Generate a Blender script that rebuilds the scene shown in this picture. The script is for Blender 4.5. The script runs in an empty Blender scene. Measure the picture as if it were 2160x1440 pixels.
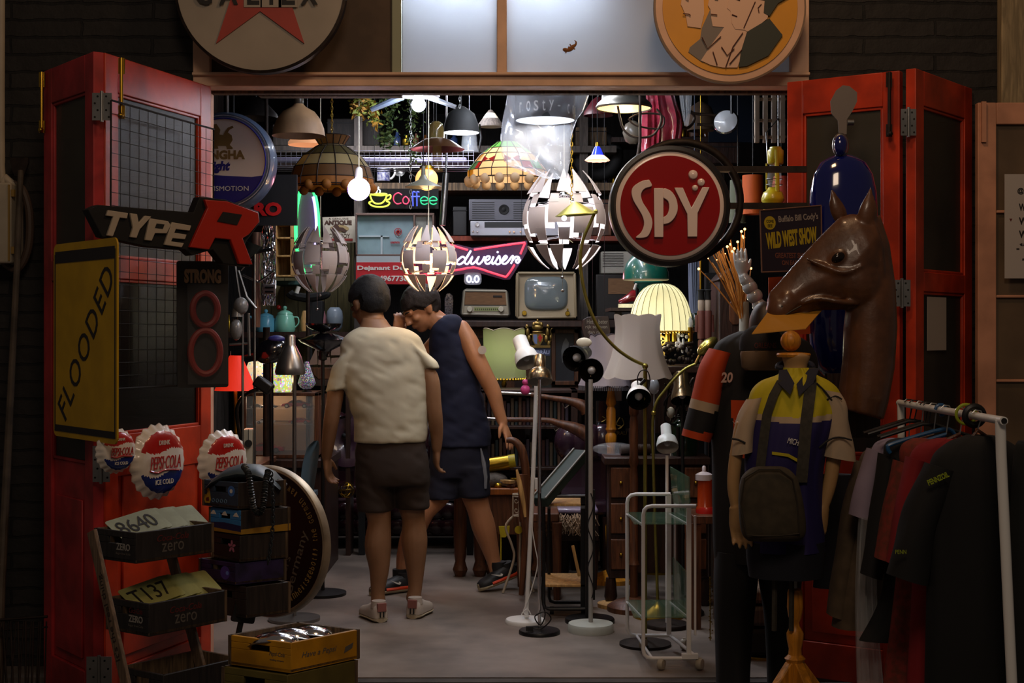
import bpy,bmesh,math,random
from mathutils import Vector,Matrix,Euler,noise
V = Vector;pi = math.pi;rad = math.radians
C = bpy.context.scene;COL = C.collection
# ---------------------------------------------------------------- camera
F_PX = 3000.0;CX = 1080.0;CY = 703.0;CH = 1.45        # focal length and horizon in a 2160 x 1440 frame
cd = bpy.data.cameras.new('camera');cam = bpy.data.objects.new('camera',cd);COL.objects.link(cam)
cam.location = (0,0,CH);cam.rotation_euler = (pi/2,0,0)
cd.sensor_width = 36;cd.lens = 36*F_PX/2160;cd.shift_y = -(720-CY)/2160;cd.clip_end = 100
C.camera = cam
C.view_settings.view_transform = 'Standard';C.view_settings.look = 'None'
C.view_settings.gamma = 1;C.view_settings.use_curve_mapping = False
C.view_settings.exposure = 0.15
# ---------------------------------------------------------------- world and large lights
w = bpy.data.worlds.new('night');C.world = w;w.use_nodes = True
w.node_tree.nodes['Background'].inputs[0].default_value = (0.30,0.24,0.2,1)
w.node_tree.nodes['Background'].inputs[1].default_value = 0.17
def light(name,kind,loc,energy,col=(1,1,1),size=.1,aim=None,size_y=None,spot=None,blend=.5):
    l = bpy.data.lights.new(name,kind);l.energy = energy;l.color = col
    if kind == 'AREA':
        l.size = size
        if size_y: l.shape = 'RECTANGLE';l.size_y = size_y
    else: l.shadow_soft_size = size
    if kind == 'SPOT': l.spot_size = rad(spot);l.spot_blend = blend
    o = bpy.data.objects.new(name,l);COL.objects.link(o);o.location = loc
    if aim is not None: o.rotation_euler = (V(aim)-V(loc)).to_track_quat('-Z','Y').to_euler()
    return o
WARM = (1,.60,.30);COOL = (.80,.87,1);WHT = (1,.93,.84)
light('street_lamp_light','AREA',(.2,.3,4.6),46,(1,.76,.56),1.2,(.2,6.2,1.6))
light('market_lane_light','AREA',(.7,4.4,4.1),15,(1,.60,.32),.4,(.6,6.1,2.0))
light('added_front_fill_light','AREA',(.3,6.5,2.42),7,(1,.93,.86),.9,(.3,6.55,0),.08)  # unseen overhead fill, added to brighten the trolley, poles and front floor
light('shop_tube_light','AREA',(.15,7.2,3.05),30,COOL,.12,(.15,7.2,0),1.4)
light('shop_back_tube_light','AREA',(-.6,9.2,3.05),44,(.92,.92,1),2.0,(-.2,9.6,0),.12)
# ---------------------------------------------------------------- helpers
def W(px,py,Y): return V(((px-CX)/F_PX*Y,Y,CH-(py-CY)/F_PX*Y))
def floorY(py): return CH*F_PX/(py-CY)
def lin(c):
    if isinstance(c,str):
        c = [int(c[i:i+2],16)/255 for i in (0,2,4)]
        c = [x/12.92 if x <= .04045 else ((x+.055)/1.055)**2.4 for x in c]
    return (c[0],c[1],c[2],1)
MATS = {}
def mat(name,col,rough=.6,metal=0,var=0,scale=8,bump=0,emit=0,ecol=None,trans=0,alpha=1,coat=0,kind=None,col2=None,ior=1.45,stretch=None,sub=0):
    if name in MATS: return MATS[name]
    m = bpy.data.materials.new(name);m.use_nodes = True;nt = m.node_tree;N = nt.nodes;L = nt.links
    b = N['Principled BSDF'];c = lin(col)
    b.inputs['Base Color'].default_value = c;b.inputs['Roughness'].default_value = rough;b.inputs['Metallic'].default_value = metal
    b.inputs['IOR'].default_value = ior
    if trans: b.inputs['Transmission Weight'].default_value = trans
    if alpha < 1: b.inputs['Alpha'].default_value = alpha
    if coat: b.inputs['Coat Weight'].default_value = coat
    if emit: b.inputs['Emission Color'].default_value = lin(ecol or col);b.inputs['Emission Strength'].default_value = emit
    if var or bump or kind:
        tc = N.new('ShaderNodeTexCoord');mp = N.new('ShaderNodeMapping');L.new(tc.outputs['Object'],mp.inputs[0])
        if stretch: mp.inputs['Scale'].default_value = stretch
        if kind == 'wood':
            t = N.new('ShaderNodeTexNoise');t.inputs['Scale'].default_value = scale;t.inputs['Detail'].default_value = 6
            t.inputs['Distortion'].default_value = 1.2
            if not stretch: mp.inputs['Scale'].default_value = (6,6,.6)
        elif kind == 'brick':
            t = N.new('ShaderNodeTexBrick');t.inputs['Scale'].default_value = scale
        else:
            t = N.new('ShaderNodeTexNoise');t.inputs['Scale'].default_value = scale;t.inputs['Detail'].default_value = 5
        L.new(mp.outputs[0],t.inputs['Vector'])
        fac = t.outputs['Fac']
        mx = N.new('ShaderNodeMix');mx.data_type = 'RGBA'
        d = lin(col2) if col2 else tuple(x*(1-var) for x in c[:3])+(1,)
        u = c if col2 else tuple(min(1,x*(1+var*.6)) for x in c[:3])+(1,)
        mx.inputs[6].default_value = u;mx.inputs[7].default_value = d
        if kind != 'brick':
            r = N.new('ShaderNodeValToRGB');r.color_ramp.elements[0].position = .38;r.color_ramp.elements[1].position = .62
            L.new(fac,r.inputs[0]);L.new(r.outputs[0],mx.inputs[0])
        else: L.new(fac,mx.inputs[0])
        L.new(mx.outputs[2],b.inputs['Base Color'])
        if bump:
            bp = N.new('ShaderNodeBump');bp.inputs['Strength'].default_value = min(1,bump);bp.inputs['Distance'].default_value = .01*max(1,bump)
            L.new(fac,bp.inputs['Height']);L.new(bp.outputs[0],b.inputs['Normal'])
    MATS[name] = m;return m
def shade_mat(name,col,tr=.6):          # lampshade cloth, paper or art glass: lets the bulb's light through
    if name in MATS: return MATS[name]
    m = bpy.data.materials.new(name);m.use_nodes = True;nt = m.node_tree;N = nt.nodes;L = nt.links
    out = N['Material Output'];b = N['Principled BSDF'];b.inputs['Base Color'].default_value = lin(col);b.inputs['Roughness'].default_value = .7
    t = N.new('ShaderNodeBsdfTranslucent');t.inputs[0].default_value = lin(col)
    mx = N.new('ShaderNodeMixShader');mx.inputs[0].default_value = tr
    L.new(b.outputs[0],mx.inputs[1]);L.new(t.outputs[0],mx.inputs[2]);L.new(mx.outputs[0],out.inputs[0])
    MATS[name] = m;return m
def ring(c,rx,ry,n=24,M=None,rip=0,k=8,ph=0,sq=0):
    out = []
    for i in range(n):
        a = 2*pi*i/n;q = 1+rip*math.sin(k*a+ph)
        cx,sy = math.cos(a),math.sin(a)
        if sq: cx = math.copysign(abs(cx)**(1-sq),cx);sy = math.copysign(abs(sy)**(1-sq),sy)
        p = V((rx*q*cx,ry*q*sy,0))
        if M is not None: p = M @ p
        out.append(V(c)+p)
    return out
def spline(pts,k=6):
    n = len(pts);out = []
    if n < 3: return [tuple(p) for p in pts]
    for i in range(n-1):
        p0 = pts[max(i-1,0)];p1 = pts[i];p2 = pts[i+1];p3 = pts[min(i+2,n-1)]
        for j in range(k):
            t = j/k
            out.append(tuple(.5*((2*b)+(-a+c)*t+(2*a-5*b+4*c-d)*t*t+(-a+3*b-3*c+d)*t**3) for a,b,c,d in zip(p0,p1,p2,p3)))
    out.append(tuple(pts[-1]));return out
_fontcache = {}
def textmesh(s,shear,bold,spacing):
    k = (s,shear,bold,spacing)
    if k in _fontcache: return _fontcache[k]
    cu = bpy.data.curves.new('t','FONT');cu.body = s;cu.shear = shear;cu.offset = bold;cu.space_character = spacing;cu.resolution_u = 3
    o = bpy.data.objects.new('t',cu);COL.objects.link(o)
    dg = bpy.context.evaluated_depsgraph_get();me = bpy.data.meshes.new_from_object(o.evaluated_get(dg))
    vs = [v.co.copy() for v in me.vertices];fs = [tuple(p.vertices) for p in me.polygons]
    bpy.data.objects.remove(o);bpy.data.curves.remove(cu);bpy.data.meshes.remove(me)
    _fontcache[k] = (vs,fs);return vs,fs
class G:
    def __init__(s,m=None,T=None):
        s.v = [];s.f = [];s.mi = [];s.mats = [];s.cur = 0;s.T = T
        if m is not None: s.m(m)
    def m(s,m):
        if m not in s.mats: s.mats.append(m)
        s.cur = s.mats.index(m);return s
    def add(s,vs,fs,mi=None):
        b = len(s.v)
        s.v += [(s.T @ V(p) if s.T is not None else V(p)) for p in vs]
        s.f += [tuple(b+i for i in f) for f in fs]
        s.mi += (mi if mi else [s.cur]*len(fs));return s
    def box(s,a,b,M=None):
        x0,y0,z0 = a;x1,y1,z1 = b
        vs = [V(p) for p in ((x0,y0,z0),(x1,y0,z0),(x1,y1,z0),(x0,y1,z0),(x0,y0,z1),(x1,y0,z1),(x1,y1,z1),(x0,y1,z1))]
        if M is not None: vs = [M @ p for p in vs]
        return s.add(vs,[(3,2,1,0),(4,5,6,7),(0,1,5,4),(1,2,6,5),(2,3,7,6),(3,0,4,7)])
    def cbox(s,c,sz,R=None):
        M = Matrix.Translation(V(c))
        if R is not None: M = M @ (R if isinstance(R,Matrix) else Euler([rad(a) for a in R]).to_matrix().to_4x4())
        h = [x/2 for x in sz];return s.box((-h[0],-h[1],-h[2]),(h[0],h[1],h[2]),M)
    def loft(s,rings,cap=True,close=False,mf=None):
        n = len(rings[0]);vs = [p for r in rings for p in r];fs = [];mi = []
        m = len(rings)
        for j in range(m if close else m-1):
            for i in range(n):
                a = j*n+i;b = j*n+(i+1) % n;k = ((j+1) % m)*n
                fs.append((a,b,k+(i+1) % n,k+i));mi.append(mf(j,i) if mf else s.cur)
        if cap and not close:
            fs.append(tuple(range(n))[::-1]);fs.append(tuple((m-1)*n+i for i in range(n)));mi += [s.cur,s.cur]
        return s.add(vs,fs,mi)
    def tube(s,pts,r,n=8,closed=False,smooth=0):
        pts = [tuple(p) for p in pts]
        rs = list(r) if isinstance(r,(list,tuple)) else [r]*len(pts)
        if smooth:
            q = spline([p+(a,) for p,a in zip(pts,rs)],smooth);pts = [p[:3] for p in q];rs = [max(p[3],1e-4) for p in q]
        pts = [V(p) for p in pts]
        if (s.T is None): pass
        prev = None;rings = []
        m = len(pts)
        for i,p in enumerate(pts):
            if closed: d = pts[(i+1) % m]-pts[i-1]
            else: d = pts[min(i+1,m-1)]-pts[max(i-1,0)]
            if d.length < 1e-9: d = V((0,0,1))
            d.normalize()
            if prev is None:
                u = d.cross(V((0,0,1)) if abs(d.z) < .9 else V((1,0,0))).normalized()
            else:
                u = prev-d*prev.dot(d)
                u = u.normalized() if u.length > 1e-6 else d.orthogonal().normalized()
            prev = u;v2 = d.cross(u)
            rings.append([p+(u*math.cos(2*pi*k/n)+v2*math.sin(2*pi*k/n))*rs[i] for k in range(n)])
        return s.loft(rings,cap=True,close=closed)
    def cyl(s,a,b,r0,r1=None,n=16):
        return s.tube([a,b],[r0,r0 if r1 is None else r1],n)
    def lathe(s,prof,o=(0,0,0),M=None,n=32,rip=0,k=12,ripf=None,mf=None,a0=0,sy=1,cap=False):
        rings = []
        for j,(r,z) in enumerate(prof):
            rr = []
            for i in range(n):
                a = 2*pi*i/n+a0;q = 1
                dz = 0
                if rip:
                    ff = ripf(j) if ripf else 1
                    q = 1+rip*ff*math.cos(k*a)
                p = V((r*q*math.cos(a),r*q*math.sin(a)*sy,z+dz))
                if M is not None: p = M @ p
                rr.append(V(o)+p)
            rings.append(rr)
        return s.loft(rings,cap=cap,mf=mf)
    def ell(s,c,r,M=None,n=16,m=10):
        r = (r,r,r) if not isinstance(r,(tuple,list)) else r
        rings = []
        for j in range(m+1):
            t = -pi/2+pi*j/m;cr = max(math.cos(t),.02)
            rr = []
            for i in range(n):
                a = 2*pi*i/n;p = V((r[0]*cr*math.cos(a),r[1]*cr*math.sin(a),r[2]*math.sin(t)))
                if M is not None: p = M @ p
                rr.append(V(c)+p)
            rings.append(rr)
        return s.loft(rings)
    def prism(s,poly,y0,y1,M=None):       # poly in x,z; extruded along y
        n = len(poly)
        ar = sum(poly[i][0]*poly[(i+1) % n][1]-poly[(i+1) % n][0]*poly[i][1] for i in range(n))
        if ar < 0: poly = poly[::-1]
        vs = [V((x,y0,z)) for x,z in poly]+[V((x,y1,z)) for x,z in poly]
        if M is not None: vs = [M @ p for p in vs]
        fs = [tuple(range(n)),tuple(range(2*n-1,n-1,-1))]+[((i+1) % n,i,n+i,n+(i+1) % n) for i in range(n)]
        return s.add(vs,fs)
    def text(s,t,cx,cz,w_,h,y,depth=.002,shear=0,bold=0,spacing=1,ang=0):
        vs,fs = textmesh(t,shear,bold,spacing)
        if not vs: return s
        x0 = min(v.x for v in vs);x1 = max(v.x for v in vs);y0 = min(v.y for v in vs);y1 = max(v.y for v in vs)
        ca,sa = math.cos(ang),math.sin(ang);n = len(vs);A = [];B = []
        for v in vs:
            a = (v.x-x0)/(x1-x0)-.5;b = (v.y-y0)/(y1-y0)-.5
            X = a*w_;Z = b*h;X,Z = X*ca-Z*sa,X*sa+Z*ca
            A.append(V((cx+X,y-depth,cz+Z)));B.append(V((cx+X,y,cz+Z)))
        from collections import Counter
        ed = Counter();dirn = {}
        for f in fs:
            for i in range(len(f)):
                a,b = f[i],f[(i+1) % len(f)];ed[frozenset((a,b))] += 1;dirn[frozenset((a,b))] = (a,b)
        sides = [(dirn[e][1],dirn[e][0],dirn[e][0]+n,dirn[e][1]+n) for e,c in ed.items() if c == 1]
        return s.add(A+B,[tuple(f) for f in fs]+sides)
    def mesh(s,name,org):
        me = bpy.data.meshes.new(name)
        me.from_pydata([p-V(org) for p in s.v],[],s.f)
        for m in s.mats: me.materials.append(m)
        if s.mats: me.polygons.foreach_set('material_index',s.mi)
        me.update();return me
def finish(me,smooth=35):
    bm = bmesh.new();bm.from_mesh(me);bmesh.ops.recalc_face_normals(bm,faces=bm.faces);bm.to_mesh(me);bm.free()
    if smooth:
        me.shade_smooth();me.set_sharp_from_angle(angle=rad(smooth))
def wpos(o):
    p = V((0,0,0))
    while o is not None: p += o.location;o = o.parent
    return p
def tag(o,label=None,cat=None,group=None,kind=None):
    if label: o['label'] = label
    if cat: o['category'] = cat
    if group: o['group'] = group
    if kind: o['kind'] = kind
    return o
def T(name,label,cat,loc,group=None):
    o = bpy.data.objects.new(name,None);COL.objects.link(o);o.location = loc;o.empty_display_size = .05
    return tag(o,label,cat,group)
def P(parent,name,g,smooth=35,bevel=0,mods=None,label=None):
    org = wpos(parent);me = g.mesh(name,org);finish(me,smooth)
    o = bpy.data.objects.new(name,me);COL.objects.link(o);o.parent = parent
    if bevel:
        b = o.modifiers.new('b','BEVEL');b.width = bevel;b.segments = 2;b.limit_method = 'ANGLE';b.angle_limit = rad(40)
    if mods: mods(o)
    if label: o['label'] = label
    return o
def O(name,label,cat,g,group=None,smooth=35,bevel=0,kind=None,mods=None):
    xs = [p.x for p in g.v];ys = [p.y for p in g.v];zs = [p.z for p in g.v]
    org = V(((min(xs)+max(xs))/2,(min(ys)+max(ys))/2,min(zs)))
    me = g.mesh(name,org);finish(me,smooth)
    o = bpy.data.objects.new(name,me);COL.objects.link(o);o.location = org
    if bevel:
        b = o.modifiers.new('b','BEVEL');b.width = bevel;b.segments = 2;b.limit_method = 'ANGLE';b.angle_limit = rad(40)
    if mods: mods(o)
    return tag(o,label,cat,group,kind)
def ST(name,g,smooth=35,bevel=0):
    return O(name,None,None,g,kind='structure',smooth=smooth,bevel=bevel)
def baked(g,fn):            # evaluates modifiers into a new G carrying one material
    me = g.mesh('x',(0,0,0));o = bpy.data.objects.new('x',me);COL.objects.link(o);fn(o)
    dg = bpy.context.evaluated_depsgraph_get();e = bpy.data.meshes.new_from_object(o.evaluated_get(dg))
    r = G(g.mats[0]);r.v = [v.co.copy() for v in e.vertices];r.f = [tuple(p.vertices) for p in e.polygons];r.mi = [0]*len(r.f)
    bpy.data.objects.remove(o);bpy.data.meshes.remove(me);bpy.data.meshes.remove(e);return r
def remesh(g,vox=.007,it=6,fac=.5):
    def fn(o):
        bm = bmesh.new();bm.from_mesh(o.data);bmesh.ops.recalc_face_normals(bm,faces=bm.faces);bm.to_mesh(o.data);bm.free()
        a = o.modifiers.new('r','REMESH');a.mode = 'VOXEL';a.voxel_size = vox
        b = o.modifiers.new('s','SMOOTH');b.iterations = it;b.factor = fac
    return baked(g,fn)
def dup(root,loc=None,rotz=None,label=None,group=None):
    def cp(o,par):
        c = o.copy();COL.objects.link(c);c.parent = par
        for ch in list(o.children): cp(ch,c)
        return c
    r = cp(root,None)
    if loc is not None: r.location = loc
    if rotz is not None: r.rotation_euler = (0,0,rotz)
    if label: r['label'] = label
    if group: r['group'] = group
    return r
def frame(p,ang=0,tilt=0): return Matrix.Translation(V(p)) @ Matrix.Rotation(ang,4,'Z') @ Matrix.Rotation(tilt,4,'Y')
def circ(cx,cz,r,n=32,a0=0,a1=2*pi): return [(cx+r*math.cos(a0+(a1-a0)*i/n),cz+r*math.sin(a0+(a1-a0)*i/n)) for i in range(n)]
def rrect(x0,z0,x1,z1,r,n=5):
    out = []
    for cx,cz,a in ((x1-r,z1-r,0),(x0+r,z1-r,pi/2),(x0+r,z0+r,pi),(x1-r,z0+r,3*pi/2)):
        out += [(cx+r*math.cos(a+pi/2*i/n),cz+r*math.sin(a+pi/2*i/n)) for i in range(n+1)]
    return out
def bulb(parent,px,name,energy,col,size=.03): pass
def lamp_in(loc,e,col=WHT,size=.03): return light('lamp_glow','POINT',loc,e,col,size)
# ---------------------------------------------------------------- materials
m_red = mat('red_door_paint','b4320f',.42,var=.35,scale=5,bump=.3)
m_reddk = mat('dull_red_door_paint','a0282a',.5,var=.35,scale=5,bump=.3)
m_pink = mat('faded_pink_paint','b98468',.6,var=.2,scale=6,bump=.2)
m_glass = mat('dusty_glass','3a372e',.5,var=.3,scale=3,alpha=.72)
m_clear = mat('clear_plastic','dfe4ea',.08,alpha=.13,coat=1)
m_steel = mat('steel','9a9a98',.35,1,var=.2)
m_chrome = mat('chrome','d8d8dc',.12,1)
m_brass = mat('brass','a8862c',.3,1,var=.2)
m_brassg = mat('greened_brass','8a8440',.38,.8,var=.2)
m_black = mat('black_plastic','0d0d0e',.4)
m_blackm = mat('matte_black','0b0b0c',.8)
m_white = mat('white_enamel','d9d9d6',.35)
m_cream = mat('cream_plastic','c9c2ac',.4)
m_woodd = mat('dark_wood','2c1810',.45,var=.4,kind='wood',bump=.2)
m_woodm = mat('mid_wood','54301a',.45,var=.4,kind='wood',bump=.2)
m_woody = mat('yellow_wood','c07c1e',.4,var=.3,kind='wood',bump=.2)
m_woodp = mat('pale_wood','b08850',.6,var=.3,kind='wood',bump=.2)
m_woodo = mat('old_plank_wood','5c4a36',.75,var=.5,kind='wood',bump=.4)
m_rust = mat('dark_iron','2a211c',.55,.6,var=.4,scale=20)
m_skin = mat('tan_skin','805c40',.5,var=.08,scale=10)
m_skin2 = mat('warm_skin','a67250',.5,var=.08,scale=10)
m_hair = mat('black_hair','0a0909',.8,var=.4,scale=200,bump=.25)
m_hairb = mat('brown_hair','1c100b',.75,var=.4,scale=180,bump=.3)
m_letter = mat('white_lettering','d8d4cc',.6)
m_letterb = mat('black_lettering','17130f',.6)
m_bulbw = mat('lit_bulb_cool','ffffff',emit=14,ecol='cfdcff')
m_bulby = mat('lit_bulb_warm','ffffff',emit=9,ecol='ffb860')
m_bulboff = mat('unlit_bulb','c8ccd0',.1,trans=.3)
# ---------------------------------------------------------------- the setting
def brickmat(name,c1,c2,sx,sy,bump=1):
    if name in MATS: return MATS[name]
    m = mat(name,c1,.75,var=.4,scale=7,bump=0);nt = m.node_tree;N = nt.nodes;L = nt.links
    b = N['Principled BSDF']
    tc = N.new('ShaderNodeTexCoord');sp = N.new('ShaderNodeSeparateXYZ');cb = N.new('ShaderNodeCombineXYZ');L.new(tc.outputs['Object'],sp.inputs[0])
    L.new(sp.outputs[0],cb.inputs[0]);L.new(sp.outputs[2],cb.inputs[1])
    nz = N.new('ShaderNodeTexNoise');nz.inputs['Scale'].default_value = 9;nz.inputs['Detail'].default_value = 6;L.new(tc.outputs['Object'],nz.inputs['Vector'])
    ad = N.new('ShaderNodeMixRGB');ad.blend_type = 'ADD';ad.inputs[0].default_value = .03;L.new(cb.outputs[0],ad.inputs[1]);L.new(nz.outputs['Color'],ad.inputs[2])
    t = N.new('ShaderNodeTexBrick');t.inputs['Scale'].default_value = 1;t.inputs['Brick Width'].default_value = sx;t.inputs['Row Height'].default_value = sy
    t.inputs['Mortar Size'].default_value = sy*.09;t.inputs['Mortar Smooth'].default_value = .3
    t.inputs['Color1'].default_value = lin(c1);t.inputs['Color2'].default_value = tuple(x*.7 for x in lin(c1)[:3])+(1,);t.inputs['Mortar'].default_value = lin(c2)
    L.new(ad.outputs[0],t.inputs['Vector']);L.new(t.outputs['Color'],b.inputs['Base Color'])
    mm = N.new('ShaderNodeMath');mm.operation = 'MULTIPLY_ADD';mm.inputs[1].default_value = -.6;L.new(t.outputs['Fac'],mm.inputs[0]);L.new(nz.outputs['Fac'],mm.inputs[2])
    bp = N.new('ShaderNodeBump');bp.inputs['Strength'].default_value = bump;bp.inputs['Distance'].default_value = .015;L.new(mm.outputs[0],bp.inputs['Height']);L.new(bp.outputs[0],b.inputs['Normal'])
    return m
m_wall = brickmat('sooty_board_wall','221f1d','050404',.62,.075)
m_floor = mat('worn_concrete','7c7066',.5,col2='554c45',var=.3,scale=2.2,bump=.25,kind='cloudy')
m_inner = mat('dark_interior_boards','17120f',.8,var=.5,kind='wood',bump=.3)
YW = 6.2
g = G(m_floor);g.box((-3.2,6.0,-.12),(3.2,12,0));ST('floor',g)
g = G(mat('street_concrete','4c4541',.7,var=.4,scale=4,bump=.4));g.box((-4,1,-.16),(4,6.0,-.02));ST('pavement',g)
g = G(m_wall)
g.box((-3.2,YW,-.02),(-1.385,YW+.14,3.6));g.box((1.29,YW,-.02),(3.2,YW+.14,3.6));g.box((-1.385,YW,3.3),(1.29,YW+.14,3.6))
ST('wall_front',g)
g = G(m_inner);g.box((-3.2,12,0),(3.2,12.1,3.3));ST('wall_back',g)
g = G(m_inner);g.box((-3.2,YW+.14,0),(-3.1,12,3.3));ST('wall_left',g)
g = G(m_inner);g.box((3.1,YW+.14,0),(3.2,12,3.3));ST('wall_right',g)
g = G(m_inner);g.box((-3.2,YW+.14,3.3),(3.2,12.1,3.4));ST('ceiling',g)
# transom window above the door
m_peach = mat('peach_frame_paint','d2ac90',.6,var=.15,scale=6,bump=.2)
g = G(m_peach)
def zz(py,Y): return CH-(py-CY)/F_PX*Y
def xx(px,Y): return (px-CX)/F_PX*Y
zb0,zb1 = zz(184,YW),zz(156,YW)
tw = T('window_1',None,None,(0,YW,zb0));tw['kind'] = 'structure'
g.box((-1.385,YW-.03,zb0),(1.29,YW+.09,zb1));g.box((xx(1048,YW),YW-.03,zb1),(xx(1069,YW),YW+.05,3.3))
g.box((-1.385,YW-.03,zb1),(xx(445,YW),YW+.05,3.3));g.box((xx(1666,YW),YW-.03,zb1),(1.29,YW+.05,3.3))
g.box((-1.385,YW-.02,3.2),(1.29,YW+.05,3.3))
g.m(mat('green_grey_paint','8a8f78',.6));g.box((xx(826,YW),YW,zb1),(xx(846,YW),YW+.04,3.2))
g.m(m_peach);g.box((-1.385,YW-.05,zb1-.014),(1.29,YW-.03,zb1));P(tw,'window_frame',g,bevel=.004)
g = G(mat('brown_painted_board','4a3a2c',.7,var=.2));g.box((xx(445,YW),YW+.015,zb1),(xx(826,YW),YW+.03,3.2));P(tw,'board_panel',g)
m_frost = shade_mat('frosted_glass','b8bcc0',.5)
for a,b in ((848,1048),(1069,1666)):
    g = G(m_frost);g.box((xx(a,YW),YW+.015,zb1),(xx(b,YW),YW+.021,3.2));P(tw,'pane',g)
g = G(m_pink);g.box((-1.385,YW,0),(-1.33,YW+.14,zb0));ST('trim_1',g)
g = G(m_reddk);g.box((1.235,YW,0),(1.29,YW+.14,zb0));ST('trim_2',g)
g = G(m_woodo);g.box((-1.385,YW+.09,zb0-.012),(1.29,YW+.14,zb0+.05));ST('trim_3',g)
g = G(mat('threshold_concrete','3a332e',.8,var=.3));g.box((-1.33,5.93,-.02),(1.235,5.999,-.004));ST('trim_4',g)
# fluorescent tubes behind the transom
for i,(x,lab) in enumerate(((-.27,'fluorescent batten glowing behind the left frosted transom pane'),(.16,'fluorescent batten glowing behind the middle of the wide transom pane'))):
    t = T('fluorescent_lamp',lab,'lamp',(x,YW+.45,2.98),'fluorescent battens behind the transom')
    g = G(m_white);g.box((x-.19,YW+.24,3.0),(x+.19,YW+.30,3.04));g.box((x-.01,YW+.26,3.04),(x+.01,YW+.28,3.3));P(t,'housing',g)
    g = G(m_bulbw);g.cyl((x-.18,YW+.26,2.985),(x+.18,YW+.26,2.985),.014);P(t,'tube',g)
    light('batten_light','AREA',(x,YW+.16,2.985),8.0,COOL,.36,(x,YW-.3,2.80),.05)
def Q(p0,p1):
    a = W(*p0);b = W(*p1);x = (b-a);L = x.length;x.normalize()
    z = V((0,0,1));z = (z-x*z.dot(x)).normalized();y = z.cross(x)
    M = Matrix((x,y,z)).transposed().to_4x4();M.translation = a
    return M,L
# ---------------------------------------------------------------- folding doors
def leaf(n,A,B,mred,mids,solid,mlow=None):
    A = V((A[0],A[1],0));B = V((B[0],B[1],0));x = (B-A);L = x.length;x.normalize()
    z = V((0,0,1));y = z.cross(x)
    M = Matrix((x,y,z)).transposed().to_4x4();M.translation = A
    top = 2.513;th = .042;st = .085 if L > .5 else .07
    r = T('door_%d' % n,None,None,A);r['kind'] = 'structure'
    g = G(mred,M)
    g.box((0,0,.01),(st,th,top));g.box((L-st,0,.01),(L,th,top));g.box((st,0,top-.14),(L-st,th,top));g.box((st,0,.01),(L-st,th,.16))
    for z0,z1 in mids: g.box((st,0,z0),(L-st,th,z1))
    # mouldings round the glass
    for z0,z1 in ((mids[0][1],top-.14),(solid,mids[0][0])):
        for a,b in (((st,.006,z0),(st+.012,.02,z1)),((L-st-.012,.006,z0),(L-st,.02,z1)),((st,.006,z0),(L-st,.02,z0+.012)),((st,.006,z1-.012),(L-st,.02,z1))): g.box(a,b)
    P(r,'door_frame',g,bevel=.003)
    g = G(m_glass,M);g.box((st,.016,mids[0][1]),(L-st,.020,top-.14));P(r,'pane',g)
    g = G(mlow or m_glass,M);g.box((st,.016,solid),(L-st,.020,mids[0][0]));P(r,'pane',g)
    g = G(mred,M);g.box((st,.012,.16),(L-st,.03,solid));g.box((st+.04,.004,.2),(L-st-.04,.012,solid-.14));P(r,'lower_panel',g,bevel=.004)
    return r,M,L
dl1,M1,L1 = leaf(1,(-1.90,5.77),(-1.578,5.36),m_reddk,[(1.66,1.74)],.95)
dl2,M2,L2 = leaf(2,(-1.54,5.385),(-1.297,6.13),m_red,[(1.66,1.74),(.9,1.06)],1.06,mat('shade_tinted_glass','14120f',.3,alpha=.8))  # lower pane coloured near black to stand for the darkness behind it
dl3,M3,L3 = leaf(3,(1.164,6.02),(1.567,5.75),m_red,[(1.64,1.72)],.95)
dl4,M4,L4 = leaf(4,(1.618,5.70),(2.0,6.18),m_red,[(1.62,1.70)],.9)
def hinge(par,px0,px1,py0,py1,Y):
    g = G(m_steel);a = W(px0,py1,Y);b = W(px1,py0,Y);xm = (a.x+b.x)/2
    g.box((a.x,Y-.004,a.z),(xm-.004,Y,b.z));g.box((xm+.004,Y-.004,a.z),(b.x,Y,b.z));g.cyl((xm,Y-.006,a.z-.006),(xm,Y-.006,b.z+.006),.006)
    g.m(m_blackm)
    for sx in (-1,1):
        for k in range(4): g.cyl((xm+sx*(b.x-a.x)*(.22 if k % 2 else .36),Y-.0055,a.z+(b.z-a.z)*(.12+.25*k)),(xm+sx*(b.x-a.x)*(.22 if k % 2 else .36),Y-.003,a.z+(b.z-a.z)*(.12+.25*k)),.004,n=8)
    P(par,'hinge',g)
hinge(dl1,195,236,196,254,5.34);hinge(dl1,196,232,940,1016,5.34);hinge(dl1,183,236,1384,1452,5.34)
hinge(dl4,1900,1932,230,286,5.69);hinge(dl4,1884,1920,590,646,5.69)
def bolt(par,px,py0,py1,Y,mm):
    g = G(mm);a = W(px,py1,Y);b = W(px,py0,Y)
    g.cyl(a,b,.007,n=10);g.box((a.x-.012,Y+.002,a.z),(a.x+.012,Y+.008,a.z+.05));g.box((a.x-.012,Y+.002,b.z-.06),(a.x+.012,Y+.008,b.z));g.ell((a.x,Y-.012,a.z+.01),.011)
    P(par,'bolt',g)
bolt(dl2,256,122,250,5.375,m_brass);bolt(dl1,88,152,280,5.74,m_brass);bolt(dl3,1876,152,288,5.74,m_rust);
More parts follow.
